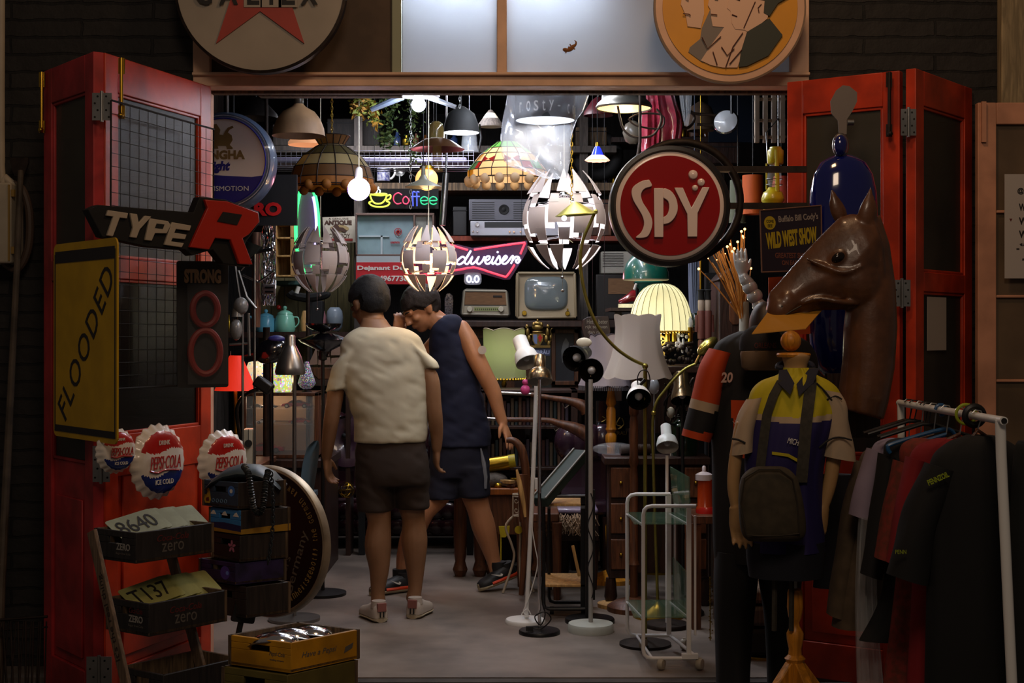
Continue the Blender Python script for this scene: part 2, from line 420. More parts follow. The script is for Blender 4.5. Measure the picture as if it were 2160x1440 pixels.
# ---------------------------------------------------------------- round signs over the transom
def disc_sign(name,label,px,py,r,Y,mface,mrim,rimw=.012,th=.05,parts=()):
    c = W(px,py,Y);R = r/F_PX*Y
    t = T(name,label,'sign',(c.x,Y+th,c.z-R));
    g = G(mrim);g.lathe([(R-rimw,0),(R,.004),(R,th),(R-rimw,th)],(c.x,Y,c.z),Matrix.Rotation(-pi/2,4,'X'),n=72)
    P(t,'rim',g)
    g = G(mface);g.prism(circ(c.x,c.z,R-rimw*.5,72),Y+.004,Y+th-.004);P(t,'face',g)
    return t,c,R
m_sgn = mat('cream_sign_enamel','948a7c',.5,var=.1,scale=4)
t,c,R = disc_sign('round_sign','big round cream enamel sign with a red five-pointed star, upper left above the doors',549,-28,182,5.98,m_sgn,m_rust)
g = G(mat('brick_red_enamel','9c3628',.5,var=.1));s_ = 5.98/F_PX
star = []
for i in range(10):
    a = pi/2+i*pi/5;q = 158 if i % 2 == 0 else 60
    star.append((c.x+s_*(q*math.cos(a)),c.z+s_*(8+q*math.sin(a))))
g.prism(star,5.976,5.985);P(t,'star',g)
g = G(m_sgn);y_ = 5.974
cz_ = W(549,-12,5.98).z
for k,(ch,dx,wd) in enumerate((('C',-118,40),('A',-66,46),('L',-14,30),('T',24,36),('E',60,32),('X',104,42))):
    if ch in 'LTE': g.m(m_sgn);g.box((c.x+s_*(dx-wd/2-5),y_-.001,cz_-s_*28),(c.x+s_*(dx+wd/2+3),y_+.003,cz_+s_*26))
for k,(ch,dx,wd) in enumerate((('C',-118,40),('A',-66,46),('L',-14,30),('T',24,36),('E',60,32),('X',104,42))):
    g.m(m_letterb);g.text(ch,c.x+s_*dx,cz_-s_*0,s_*wd*.86,s_*46,y_-.001,.002,bold=.03)
P(t,'lettering',g)
m_yel = mat('golden_yellow_enamel','c98a10',.5,var=.1,scale=4)
t,c,R = disc_sign('round_sign','round yellow sign painted with three uniformed profiles, upper right above the doors',1540,15,161,5.98,mat('peach_sign_enamel','c9a184',.5,var=.1),mat('worn_sign_edge','8a7460',.6),.008,.03)
g = G(m_yel);g.prism(circ(c.x,c.z,R*.885,72),5.979,5.986);P(t,'yellow_field',g)
def pp(lst,Y): return [(xx(a,Y),zz(b,Y)) for a,b in lst]
g = G(mat('grey_paint','6e6660',.6));Y_ = 5.9785
g.prism(pp([(1490,-60),(1498,20),(1480,60),(1477,82),(1455,100),(1452,110),(1482,132),(1520,110),(1545,60),(1560,-60)],Y_),Y_-.003,Y_)
g.m(mat('pale_flesh_paint','c8a58c',.6))
g.prism(pp([(1445,-60),(1436,10),(1440,18),(1447,36),(1450,56),(1478,60),(1485,30),(1482,-60)],Y_),Y_-.005,Y_)
g.prism(pp([(1505,-60),(1493,12),(1498,20),(1500,40),(1503,56),(1527,58),(1500,95),(1478,128),(1500,138),(1524,143),(1555,143),(1570,100),(1590,60),(1600,-60)],Y_),Y_-.006,Y_)
g.prism(pp([(1548,-60),(1533,18),(1540,24),(1543,50),(1550,62),(1570,64),(1580,70),(1618,40),(1640,-60)],Y_),Y_-.009,Y_)
g.m(mat('dark_green_paint','2a2f26',.6))
g.prism(pp([(1575,68),(1622,40),(1650,75),(1620,118),(1575,140),(1558,142),(1562,110)],Y_),Y_-.010,Y_)
g.prism(pp([(1588,-60),(1590,-2),(1612,2),(1610,28),(1622,35),(1640,8),(1662,-5),(1664,-60)],Y_),Y_-.012,Y_)
g.m(mat('brown_line_paint','4a2418',.6))
for a in ([(1440,30),(1452,31),(1456,34)],[(1499,31),(1512,33)],[(1543,32),(1554,36)],[(1592,5),(1568,60)],[(1521,100),(1533,118),(1548,104)],[(1480,80),(1492,104),(1520,78)],[(1503,110),(1512,138)],[(1564,106),(1538,136)],[(1446,-2),(1452,2)],[(1507,-1),(1514,0)],[(1550,-2),(1560,2)],[(1605,10),(1598,18),(1600,28)],[(1566,70),(1545,100),(1530,142)]):
    g.tube([V((xx(x,Y_),Y_-.012,zz(y,Y_))) for x,y in a],.0022,6)
P(t,'painted_figures',g)
# lizard on the frosted transom
g = G(mat('gecko_brown','7a4a18',.6));Y_ = YW+.009
pts = [W(x,y,Y_) for x,y in ((1187,104),(1192,105),(1198,106),(1204,103),(1209,98),(1214,94),(1215,88),(1211,85))]
g.tube(pts,[.004,.009,.0075,.010,.008,.005,.003,.001],8,smooth=4)
for a in (((1196,106),(1193,112)),((1198,104),(1200,98)),((1207,100),(1213,104)),((1206,99),(1202,93))): g.tube([W(a[0][0],a[0][1],Y_),W(a[1][0],a[1][1],Y_)],.003,6)
O('gecko','small brown gecko clinging to the lit frosted transom glass','gecko',g)
# ---------------------------------------------------------------- yellow FLOODED sign
m_sy = mat('road_sign_yellow','c49a08',.5,var=.12,scale=6)
M,L = Q((113,918,5.56),(247,938,5.10));H = .745
t = T('road_sign','tall yellow road sign reading FLOODED fixed to the outer left door leaf','sign',M.translation)
g = G(m_sy,M);g.prism(rrect(0,0,L,H,.03),0,.006);P(t,'sign_plate',g)
g = G(mat('faded_black_paint','1e1b1c',.6),M)
for a,b in (((.02,.02),(L-.02,.045)),((.02,H-.075),(L-.02,H-.03)),((.014,.02),(.02,H-.04)),((L-.02,.02),(L-.014,H-.04))): g.prism([(a[0],a[1]),(b[0],a[1]),(b[0],b[1]),(a[0],b[1])],-.002,0)
g.text('FLOODED',L*.52,H*.485,.70,.105,0,.002,ang=rad(50),bold=0,spacing=1.15)
P(t,'lettering',g)
# ---------------------------------------------------------------- wire grid, TYPE R badge, blister pack
m_wire = mat('rusty_wire','151310',.8)
M,L = Q((218,640,5.30),(436,650,6.02));zt = 1.45+.0
g = G(m_wire,M)
x0 = W(218,1,5.30);za = zz(212,5.30)-M.translation.z;zb = zz(820,5.30)-M.translation.z
for i in range(13): g.cyl((L*i/12,-.03,zb),(L*i/12,-.03,za),.0013 if 0 < i < 12 else .004,n=6)
n_ = 22
for i in range(n_+1): g.cyl((0,-.033,zb+(za-zb)*i/n_),(L,-.033,zb+(za-zb)*i/n_),.0013 if 0 < i < n_ else .004,n=6)
O('wire_grid','dark wire grid panel hung on the inner left door leaf','wire grid',g)
M,L = Q((186,432,5.16),(548,474,5.66))
t = T('badge_sign','black-backed sign with slanted cream letters TYPE and a big red R','sign',(M @ V((L/2,0,-.12))))
k = L/362.0
def q2(lst): return [((x-186)*k,-(y-(432+(x-186)*42/362.0))*k*1.0) for x,y in lst]
g = G(m_blackm,M)
g.prism(q2([(186,440),(205,432),(400,448),(412,418),(470,424),(545,448),(548,470),(520,505),(512,520),(530,556),(470,548),(445,520),(400,530),(385,518),(360,516),(305,510),(215,490)]),0,.05)
P(t,'backing',g,bevel=.003)
def slant(g,poly,y0=-.012,y1=0): g.prism(q2(poly),y0,y1)
g = G(mat('cream_letter_face','a39684',.5),M)
for poly in ([(222,442),(262,448),(260,458),(246,456),(234,490),(222,488),(233,454),(219,452)],[(266,448),(280,450),(284,466),(296,453),(309,455),(287,478),(281,494),(268,492),(273,474)]):
    slant(g,poly)
for poly in ([(306,458),(344,464),(350,472),(342,487),(318,486),(312,500),(298,498)],[(352,466),(393,473),(390,483),(361,479),(358,486),(384,490),(381,499),(355,496),(352,502),(379,506),(375,514),(338,508)]):
    slant(g,poly)
P(t,'type_letters',g,bevel=.002)
g = G(m_blackm,M);slant(g,[(320,468),(336,470),(333,478),(317,476)],-.014,-.012);slant(g,[(458,448),(500,454),(490,474),(446,466)],-.022,-.018);P(t,'letter_counters',g)
g = G(mat('sign_red','a5200c',.4),M)
slant(g,[(418,424),(468,428),(538,450),(542,468),(520,492),(505,500),(530,552),(500,550),(478,502),(462,500),(444,498),(432,520),(390,514),(425,440)],-.018)
P(t,'red_letter',g,bevel=.003)
M,L = Q((374,818,5.72),(482,816,5.80));k = L/108.
t = T('blister_pack','black carded blister pack marked STRONG holding a red coiled strap','package',M.translation)
g = G(mat('black_card','1b1a1b',.5),M);g.prism(rrect(0,0,L,268*k,.01),0,.01);P(t,'card',g)
g = G(mat('sand_print','9c8468',.6),M);g.text('STRONG',L*.5,236*k,L*.72,30*k,0,.002,bold=.06);P(t,'lettering',g)
g = G(mat('dark_red_webbing','7c1814',.5),M)
for zc,rx,rz in ((165,26,34),(75,31,46)):
    g.tube([(L*.52+rx*k*math.cos(a),-.03,zc*k+rz*k*math.sin(a)) for a in [2*pi*i/32 for i in range(32)]],7*k,8,closed=True)
P(t,'strap',g)
g = G(mat('blister_film','8c8c90',.12,alpha=.05,coat=.4),M);g.box((L*.16,-.055,8*k),(L*.94,-.052,218*k));g.box((L*.16,-.055,8*k),(L*.165,0,218*k));g.box((L*.935,-.055,8*k),(L*.94,0,218*k));g.box((L*.16,-.055,218*k),(L*.94,0,219*k));P(t,'plastic_shell',g)
# ---------------------------------------------------------------- crown-cap signs
m_capr = mat('cap_red','a81c14',.3,coat=.5);m_capw = mat('cap_white','d8cfc4',.35,coat=.5);m_capb = mat('cap_blue','1c2a6c',.3,coat=.5)
def crown(label,px,py,rx,ry,Y,yaw,words=True,sc=1):
    c = W(px,py,Y);R = ry/F_PX*Y
    M = Matrix.Translation(c) @ Matrix.Rotation(yaw,4,'Z')
    t = T('bottle_cap_sign',label,'sign',(c.x,c.y,c.z-R))
    prof = [(.01,-.05),(R*.3,-.0495),(R*.6,-.047),(R*.74,-.043),(R*.82,-.037),(R*.87,-.028),(R*.93,-.017),(R,-.008),(R*.985,.0)]
    g = G(m_capw,M)
    g.mats = [m_capw,m_capr,m_capb]
    # fine dome coloured in three wavy bands
    rings = [];n = 84;NR = 14
    vs = [];fs = [];mi = []
    def prf(r):
        for (a,b),(d,e) in zip(prof,prof[1:]):
            if r <= d: return b+(e-b)*(r-a)/(d-a)
        return -.008
    rs = [R*.01]+[R*.83*(j/NR) for j in range(1,NR+1)]+[R*.875,R*.93,R,R*.985]
    for j,r in enumerate(rs):
        for i in range(n):
            a = 2*pi*i/n;q = r*(1+(.035*math.cos(21*a) if r > R*.9 else (.015*math.cos(21*a) if r > R*.82 else 0)))
            vs.append(V((q*math.cos(a),prf(min(r,R)),q*math.sin(a))))
    for j in range(len(rs)-1):
        for i in range(n):
            f = (j*n+i,j*n+(i+1) % n,(j+1)*n+(i+1) % n,(j+1)*n+i);fs.append(f)
            x = sum(vs[q].x for q in f)/4/R;z = sum(vs[q].z for q in f)/4/R
            m_ = 0
            if rs[j+1] <= R*.84:
                if z > .30+.07*math.sin(x*4.5): m_ = 1
                elif z < -.30+.09*math.sin(x*4.5): m_ = 2
            mi.append(m_)
    g.add(vs,fs,mi);P(t,'cap',g,smooth=50)
    if words:
        g = G(m_capr,M);g.text('PEPSI·COLA',0,.0,R*1.12,R*.34,-.053,.003,shear=.25,bold=.0)
        g.tube([(-R*.55,-.052,-R*.2),(-R*.3,-.053,-R*.26),(0,-.053,-R*.2),(R*.5,-.053,-R*.24)],.004,6,smooth=4)
        g.m(m_capw);g.text('DRINK',0,R*.52,R*.4,R*.12,-.047,.003);g.text('ICE COLD',0,-R*.52,R*.66,R*.13,-.047,.003)
        P(t,'lettering',g)
    return t
crown('domed red white and blue crown-cap sign, the fully visible one on the red door panel',328,973,54,79,5.58,rad(60))
crown('crown-cap sign half hidden behind the blue duck crate',466,972,50,66,5.86,rad(52))
crown('small crown-cap sign half hidden behind the yellow FLOODED sign',240,950,30,48,5.28,rad(50))
# ---------------------------------------------------------------- crates
def crate(name,label,cat,px,pyt,Y,vl,vr,h,m1,m2=None,group=None,slots=True,deco=None,th=.012):
    """open crate; nearest top corner at the pixel, one side runs by vl (to the left), one by vr (to the right)"""
    c = W(px,pyt,Y);c.z -= h
    a = V((vl[0],vl[1],0));b = V((vr[0],vr[1],0));la = a.length;lb = b.length
    # frame with x along b
    t = T(name,label,cat,c,group)
    def side(o,d,L,nrm):
        x = d.normalized();z = V((0,0,1));y = z.cross(x)
        M = Matrix((x,y,z)).transposed().to_4x4();M.translation = o;return M
    Ml = side(c+a,-a,la,None)      # left face, local x from far left to the corner
    Mr = side(c,b,lb,None)
    Mb1 = side(c+b+a,-b,lb,None);Mb2 = side(c+b,a,la,None)
    g = G(m1,Ml)
    if slots:
        w0,w1 = la*.34,la*.66;z0,z1 = h*.58,h*.80
        for bx in (((0,0,0),(la,th,z0)),((0,0,z1),(la,th,h)),((0,0,z0),(w0,th,z1)),((w1,0,z0),(la,th,z1))): g.box(*bx)
    else: g.box((0,0,0),(la,th,h))
    P(t,'side_board',g,bevel=.002)
    g = G(m2 or m1,Mr);g.box((0,0,0),(lb,th,h));P(t,'side_board',g,bevel=.002)
    g = G(m_woodo if deco != 'plain' else m1);g.T = side(c+a,b,lb,None);g.box((0,-th,0),(lb,0,h));P(t,'side_board',g)
    g = G(m_woodo);g.T = side(c+b,a,la,None);g.box((0,0,0),(la,-th if False else .0-th,h)) if False else g.box((0,-th*0,0),(la,th,h));P(t,'side_board',g)
    g = G(m_woodo);o = c;vs = [o+V((0,0,.004)),o+b+V((0,0,.004)),o+a+b+V((0,0,.004)),o+a+V((0,0,.004))]
    g.add(vs+[p+V((0,0,.008)) for p in vs],[(3,2,1,0),(4,5,6,7),(0,1,5,4),(1,2,6,5),(2,3,7,6),(3,0,4,7)]);P(t,'bottom_board',g)
    return t,Ml,Mr,la,lb
m_bc = mat('black_stained_crate','211d1c',.6,var=.4,kind='wood')
m_bc2 = mat('worn_print_white','8e8a84',.7);m_bc3 = mat('dull_print_grey','57514b',.7);m_pr = mat('dull_red_print','581612',.7)
def plates(par_label,c,ang,n,base,lens=.19,w=.13,group='number plates in the crates',col='9aa088',txt='8649'):
    mp = mat('plate_'+col,col,.5,.2,var=.2)
    for i in range(n):
        M = Matrix.Translation(V(c)+V((.0135*i,.017*i,.001*i))) @ Matrix.Rotation(ang+.04*(i % 3),4,'Z') @ Matrix.Rotation(-rad(62),4,'X')
        M = M @ Matrix.Rotation(-.38+.02*i,4,'Y')
        t = T('number_plate',par_label if i else par_label.replace('embossed plate leaning in the row','embossed plate at the front of the row'),'number plate',M.translation,group)
        g = G(mp,M);g.prism(rrect(0,0,lens,w,.012),0,.002)
        P(t,'plate',g)
        if i < 2:
            g = G(m_letterb,M);g.text(txt,lens*.5,w*.5,lens*.8,w*.6,0,.002);P(t,'characters',g)
def zero(Ml,Mr,la,lb,h,t,red=False):
    g = G(m_bc2,Ml);g.text('ZERO',la*.70,h*.52,la*.32,h*.24,0,.001,bold=.02);g.m(m_bc3);g.text('Sugar free Cola',la*.70,h*.28,la*.34,h*.10,0,.001)
    if red: g.m(m_pr);g.text('Coca-Cola',la*.70,h*.80,la*.30,h*.18,0,.001,shear=.3)
    P(t,'lettering',g);g = G(m_bc3);g.T = Mr;g.text('zero',lb*.46,h*.42,lb*.28,h*.30,0,.001);g.m(m_pr);g.text('Coca-Cola',lb*.46,h*.76,lb*.4,h*.22,0,.001,shear=.3)
    P(t,'lettering',g)
Yc = 4.95;hz = 62/F_PX*Yc
t,Ml,Mr,la,lb = crate('crate','black printed crate full of number plates, upper tier of the slatted stand','crate',287,1124,Yc,(-.185,.13),(.215,.27),hz*1.05,m_bc);zero(Ml,Mr,la,lb,hz,t)
t2,Ml2,Mr2,la2,lb2 = crate('crate','black printed crate full of number plates, middle tier of the slatted stand','crate',314,1274,Yc-.06,(-.185,.13),(.215,.27),hz*1.1,m_bc);zero(Ml2,Mr2,la2,lb2,hz,t2,True)
t3,a_,b_,c_,d_ = crate('crate','empty black crate, lowest tier of the slatted stand at the picture edge','crate',345,1424,Yc-.12,(-.185,.13),(.215,.27),hz*1.1,m_bc)
c0 = W(262,1152,Yc+.10);plates('embossed plate leaning in the row of the upper black crate',(c0.x,c0.y,c0.z+.02),rad(28),9,None,txt='8640')
c0 = W(290,1300,Yc+.04);plates('embossed plate leaning in the row of the middle black crate',(c0.x,c0.y,c0.z+.02),rad(28),9,None,col='a0a060',txt='T137')
st = T('slatted_stand','leaning wooden slat stand printed with real thing lettering, carrying the black crates','stand',W(262,1460,4.85))
m_slat = mat('grey_brown_slat','6c5846',.7,var=.4,kind='wood')
M,L = Q((190,1120,4.80),(268,1470,4.66))
Mx = M @ Matrix.Rotation(0,4,'X')
g = G(m_slat,Mx);g.box((0,0,-.022),(L,.014,.022));P(st,'slat',g,bevel=.002)
g = G(mat('slat_print','2a2019',.7),Mx);g.text('It\'s the real thing.',L*.52,0,.30,.03,0,.001,ang=pi);P(st,'lettering',g)
M,L = Q((352,1150,5.30),(424,1420,5.16));g = G(m_slat,M);g.box((0,0,-.025),(L,.014,.025));P(st,'slat',g,bevel=.002)
# painted crates stack
Yc = 5.42;k_ = Yc/F_PX
deep = mat('slate_blue_paint','2c3a4c',.6,var=.25);skyb = mat('sky_blue_paint','2f7ab8',.6,var=.1);blk = mat('black_paint','191818',.6,var=.3);pur = mat('galaxy_purple_paint','2f2350',.6,var=.6,scale=14,col2='171226')
brn = mat('brown_stained_crate','2a2320',.6,var=.4,kind='wood')
rows = [(502,1018,56,deep,'blue crate with a yellow duck, topmost of the painted stack',(-.165,.13),(.165,.12)),
        (508,1077,50,skyb,'sky blue crate with small clouds, second of the painted stack',(-.15,.13),(.17,.12)),
        (506,1130,56,blk,'black crate with a pink flower, third of the painted stack',(-.135,.13),(.165,.12)),
        (497,1188,46,pur,'purple galaxy crate at the bottom of the painted stack',(-.17,.13),(.175,.12)),
        (520,1238,66,brn,'plain brown crate under the galaxy crate',(-.19,.13),(.15,.12))]
for i,(px,py,hh,mm,lab,vl,vr) in enumerate(rows):
    t,Ml,Mr,la,lb = crate('crate',lab,'crate',px,py,Yc,vl,vr,hh*k_,mm,mm if i in (3,) else brn)
    g = G(mat('duck_yellow','b08a20',.6),Ml);h = hh*k_
    if i == 0:
        g.prism([(.012+x*.0012,.012+z*.0012) for x,z in ((0,12),(6,0),(28,0),(34,12),(30,30),(26,48),(18,50),(14,44),(18,36),(12,26),(4,28))],-.001,0)
        g.m(m_pr);g.prism([(.012+x*.0012,.012+z*.0012) for x,z in ((10,12),(14,6),(26,8),(24,20),(14,18))],-.002,-.001)
        g.m(mat('bright_blue_paint','3c6ab0',.5));g.prism(circ(la*.82,h*.66,.02,20),-.001,0);g.m(m_letter);g.prism(circ(la*.82,h*.66,.008,12),-.002,-.001)
        g.m(mat('pale_blue_paint','6a8aa8',.6))
        for q in range(4): g.tube([(la*.32+q*.024+.007*math.cos(a),-.001,h*.25+.007*math.sin(a)) for a in [2*pi*j/12 for j in range(12)]],.0012,5,closed=True)
        P(t,'painted_motif',g)
    if i == 1:
        g.m(m_letter)
        for q in (.15,.5,.85): g.prism([(la*q-.018,h*.72),(la*q+.018,h*.72),(la*q+.004,h*.9),(la*q-.006,h*.86)],-.001,0)
        g.m(mat('sea_blue_paint','1c2450',.6));g.prism([(0,h*.08),(la,h*.08),(la,h*.36),(la*.5,h*.42),(0,h*.36)],-.001,0)
        g.m(mat('ochre_paint','a07820',.6));g.prism([(0,0),(la,0),(la,h*.10),(0,h*.16)],-.002,0);g.T = Mr;g.prism([(0,0),(lb,0),(lb,h*.3),(0,h*.2)],-.002,0);P(t,'painted_motif',g)
    if i == 2:
        g.m(mat('flower_pink','b06a84',.6))
        for q in range(5):
            a = pi/2+2*pi*q/5;g.prism([(la*.72+.001*x*math.cos(a)-.001*z*math.sin(a),h*.55+.001*x*math.sin(a)+.001*z*math.cos(a)) for x,z in ((2,0),(12,-6),(24,-3),(24,3),(12,6))],-.001,0)
        P(t,'painted_motif',g)
    if i == 3:
        g.m(mat('star_blue','6c8ad8',.5));g.prism(circ(la*.78,h*.5,.008,12),-.001,0);g.m(mat('nebula_violet','4c3a8c',.6));g.prism(circ(la*.72,h*.5,.026,20),-.0005,0);P(t,'painted_motif',g)
# corrugated hose and grey cover lying on the stack
g = G(mat('slate_plastic','3c4850',.45),None)
p = [W(x,y,yy) for x,y,yy in ((460,1018,5.52),(480,995,5.52),(520,986,5.5),(560,990,5.5),(590,1000,5.52),(596,1018,5.55))]
prev = []
rr = []
for x,y,h_ in ((440,1018,2),(455,1003,16),(480,990,28),(510,984,34),(545,986,34),(575,996,26),(598,1016,6)):
    c = W(x,y+10,5.58);rr.append([c+V((0,.10*math.cos(a),.5*h_*k_*math.sin(a))) for a in [2*pi*i/16 for i in range(16)]])
g.loft(rr)
O('dust_cover','grey-blue rounded plastic cover lying on the duck crate','cover',g,smooth=60)
g = G(mat('black_hose','24282a',.4))
hp = spline([tuple(W(x,y,yy)) for x,y,yy in ((515,984,5.40),(524,1000,5.34),(530,1040,5.33),(536,1075,5.35),(548,1082,5.36),(556,1060,5.37),(560,1020,5.40),(566,992,5.44))],24)
g.tube(hp,[.011+.0028*math.sin(i*1.9) for i in range(len(hp))],8)
O('corrugated_hose','black corrugated hose draped over the painted crates','hose',g)
g = G(mat('dark_chain','3a4044',.35,.8))
for i in range(26):
    u = i/25;c = W(572+8*math.sin(u*3)-u*8,1000+u*185,5.36)
    M = Matrix.Translation(c) @ Matrix.Rotation(pi/2*(i % 2),4,'Z')
    g.tube([M @ V((.006*math.cos(a),0,.011*math.sin(a))) for a in [2*pi*j/10 for j in range(10)]],.0026,5,closed=True)
O('hanging_chain','dark chain hanging down the side of the painted crates','chain',g)
# big round brewery drum sign leaning behind the crates
c = W(560,1142,5.95);R = 160/F_PX*5.95;M = Matrix.Translation(c) @ Matrix.Rotation(rad(-30),4,'Z')
t = T('round_drum_sign','large round black sign with polished rim and gold lettering behind the painted crates','sign',(c.x,c.y,c.z-R))
RX = Matrix.Rotation(-pi/2,4,'X')
g = G(mat('aged_nickel','9c8e78',.45,.5,var=.3),M);g.lathe([(R*.94,0),(R*.955,-.006),(R*.985,-.004),(R,.006),(R,.032),(R*.9,.032)],(0,0,0),RX,n=72);P(t,'rim',g)
g = G(mat('black_enamel','0c0c0d',.4),M);g.prism(circ(0,0,R*.945,64),.002,.03);P(t,'face',g)
g = G(mat('gold_print','8c7440',.5),M)
def arctext(g,s,r,a0,step,h,wd):
    for i,ch in enumerate(s):
        if ch == ' ': continue
        a = a0+i*step;g.text(ch,r*math.cos(a),r*math.sin(a),wd*(.5 if ch in "il',t" else 1),h,.002,.001,ang=a+pi/2)
arctext(g,"'Reinheitsgebot', the German law",R*.82,rad(-72),rad(4.3),.024,.0135)
g.m(mat('grey_print','5c564a',.6));g.text('Germany',R*.52,-R*.25,R*.9,R*.16,.002,.001,ang=rad(72));g.text('Importers',R*.26,-R*.52,R*.75,R*.13,.002,.001,ang=rad(70))
P(t,'lettering',g)
# dark panel with pale figures at its foot
M,L = Q((488,1310,5.44),(535,1316,5.5));g = G(blk,M);g.box((.04,.01,-(M.translation.z)),(.06,.02,.1));g.prism(rrect(0,0,.1,.13,.01),0,.01);g.m(mat('dull_cream_print','7c7464',.6));g.text('88',.05,.06,.06,.075,0,.002,bold=.04)
O('numbered_sign','small black panel with pale figures 88 leaning under the crates','panel',g)
# yellow drinks crate
m_yc = mat('yellow_crate_paint','b8820c',.55,var=.35,scale=5);m_oc = mat('olive_crate_paint','5a5020',.6,var=.3,scale=5)
Yc = 4.72;k_ = Yc/F_PX
t,Ml,Mr,la,lb = crate('drinks_crate','yellow wooden drinks crate with chrome domes, lower left by the doorway','crate',614,1356,Yc,(-.235,.13),(.205,.22),64*k_,m_yc,th=.014)
h = 64*k_;g = G(m_bc3,Mr);g.text('Have a Pepsi',lb*.40,h*.5,lb*.5,h*.24,0,.001,shear=.3);g.prism([(lb*.76,h*.3),(lb*.88,h*.42),(lb*.9,h*.6),(lb*.78,h*.5)],-.001,0);g.T = Ml
g.text('Pepsi-Cola',la*.78,h*.55,la*.24,h*.18,0,.001,shear=.3);g.text('bottling company',la*.78,h*.36,la*.22,h*.07,0,.001);P(t,'lettering',g)
crate('drinks_crate','olive wooden drinks crate directly under the yellow one','crate',606,1424,Yc-.01,(-.245,.13),(.21,.22),74*k_,m_oc,th=.014)
cc = W(614,1356,Yc)
for i,(dx,dy,lab) in enumerate(((-.07,.13,'chrome dome in the yellow crate, the front one'),(-.03,.20,'chrome dome in the yellow crate, the middle one'),(.03,.24,'chrome dome in the yellow crate, the rearmost one'))):
    g = G(m_chrome);M = Matrix.Translation((cc.x+dx,cc.y+dy,cc.z-.055)) @ Matrix.Rotation(rad(-28),4,'X')
    g.lathe([(.1,0),(.098,.012),(.085,.035),(.06,.05),(.03,.058),(.002,.06)],(0,0,0),M,n=40)
    g.m(m_steel);g.lathe([(.1,0),(.104,.002),(.1,.006)],(0,0,0),M,n=40)
    O('headlamp_dome',lab,'chrome dome',g,'chrome domes in the yellow crate',smooth=60)
# ---------------------------------------------------------------- left wall: meter box, conduit, poles, basket
m_off = mat('off_white_metal','a89c88',.5,var=.1)
a = W(-30,555,6.05);b = W(25,385,6.05)
t = T('meter_box','pale metal electricity box on the far left wall','electric box',(b.x-.1,6.1,a.z))
g = G(m_off);g.box((a.x-.1,6.04,a.z),(b.x,6.2,b.z));P(t,'case',g,bevel=.008)
g = G(mat('ochre_edge','8a6c30',.5));g.box((b.x-.012,6.035,a.z+.01),(b.x-.004,6.04,b.z-.01));g.box((b.x,6.04,b.z-.06),(b.x+.012,6.06,b.z-.03));g.box((b.x,6.04,a.z+.04),(b.x+.012,6.06,a.z+.07));P(t,'latch',g)
g = G(m_off);g.tube([W(2,-60,6.12),W(2,350,6.12),W(12,375,6.12),W(30,392,6.12)],.018,12,smooth=4);O('conduit_pipe','pale conduit pipe running down the left wall edge','pipe',g)
g = G(mat('dull_brown_hose','4a3a30',.6));g.tube([W(x,y,6.12) for x,y in ((28,385),(48,400),(62,450),(60,520),(40,565),(14,560),(-10,530))],[.012,.016,.018,.018,.016,.014,.01],10,smooth=6)
O('hose_loop','brown hose loop hanging beside the electricity box','hose',g)
g = G(mat('weathered_bamboo','4e4236',.7,var=.4));pts = [W(44,360,6.10),W(36,560,6.0),W(26,760,5.9),W(14,1000,5.75),W(2,1250,5.6),W(-4,1460,5.5)]
g.tube(pts,[.012,.013,.014,.016,.017,.018],10)
t = O('leaning_pole','long weathered shovel handle leaning on the left wall','pole',g)
g = G(m_rust);c = W(42,362,6.11);g.prism([(c.x-.02,c.z-.02),(c.x+.02,c.z-.02),(c.x+.04,c.z+.04),(c.x+.038,c.z+.06),(c.x-.038,c.z+.06),(c.x-.04,c.z+.04)],6.10,6.115);P(t,'handle_end',g)
g = G(m_rust)
for i in range(7): g.tube([W(-10+i*16,1310,5.5),W(2+i*13,1460,5.45)],.004,6);g.tube([W(2+i*16,1310,5.5),W(-14+i*18,1460,5.45)],.003,6)
g.tube([W(-12,1308,5.5),W(100,1300,5.5)],.006,6);g.tube([W(-12,1330,5.5),W(100,1322,5.5)],.004,6)
O('wire_basket','rusty wire basket in the bottom left corner','basket',g)
# ---------------------------------------------------------------- right side: pale boards, pink panel and notice
g = G(mat('pale_ochre_boards','8a7a5c',.7,var=.3,kind='wood',bump=.3));a = xx(2106,6.15)
for i in range(4): g.box((a+i*.12,6.11,0),(a+i*.12+.112,6.17,3.4))
O('board_cladding','tall pale ochre vertical boards on the far right wall','boards',g,bevel=.006,kind='structure')
t = T('pink_door','old faded pink panelled door leaning at the far right edge','door',(xx(2150,5.95),5.95,-.02))
def zr(py): return zz(py,5.95)
x0,x1 = xx(2063,5.95),xx(2400,5.95);xs = xx(2102,5.95)
g = G(m_pink);g.box((x0,5.95,-.02),(xs,5.99,zr(216)));g.box((xs,5.95,zr(262)),(x1,5.99,zr(216)))
for y in (443,622,800,960): g.box((xs,5.955,zr(y+6)),(x1,5.985,zr(y)))
P(t,'door_frame',g,bevel=.004)
g = G(mat('dusty_brown_pane','5e4c38',.5,var=.3,scale=3));g.box((xs,5.97,.1),(x1,5.974,zr(262)));P(t,'pane',g)
g = G(m_pink);g.box((x0+.012,5.935,zr(300)),(x0+.03,5.95,zr(215)));P(t,'bolt',g)
M,L = Q((2119,587,5.93),(2210,587,5.93));k = 5.93/F_PX
g = G(mat('notice_paper','a8a09a',.7),M);g.box((0,0,0),(L,.002,220*k));g.m(m_letterb)
for s_,x,y,w_,h_ in (('@',34,184,14,14),('WORK',52,150,44,16),('WEST',52,121,44,16),('WITH',52,93,44,16),('-',28,62,6,3),('shop',50,40,26,8),('tel',44,72,26,7)): g.text(s_,x*k,y*k,w_*k,h_*k,0,.001,bold=.03)
g.m(m_pr);g.prism([(10*k,126*k),(16*k,126*k),(13*k,120*k)],-.001,0)
O('paper_notice','printed paper notice taped to the pink door','notice',g)
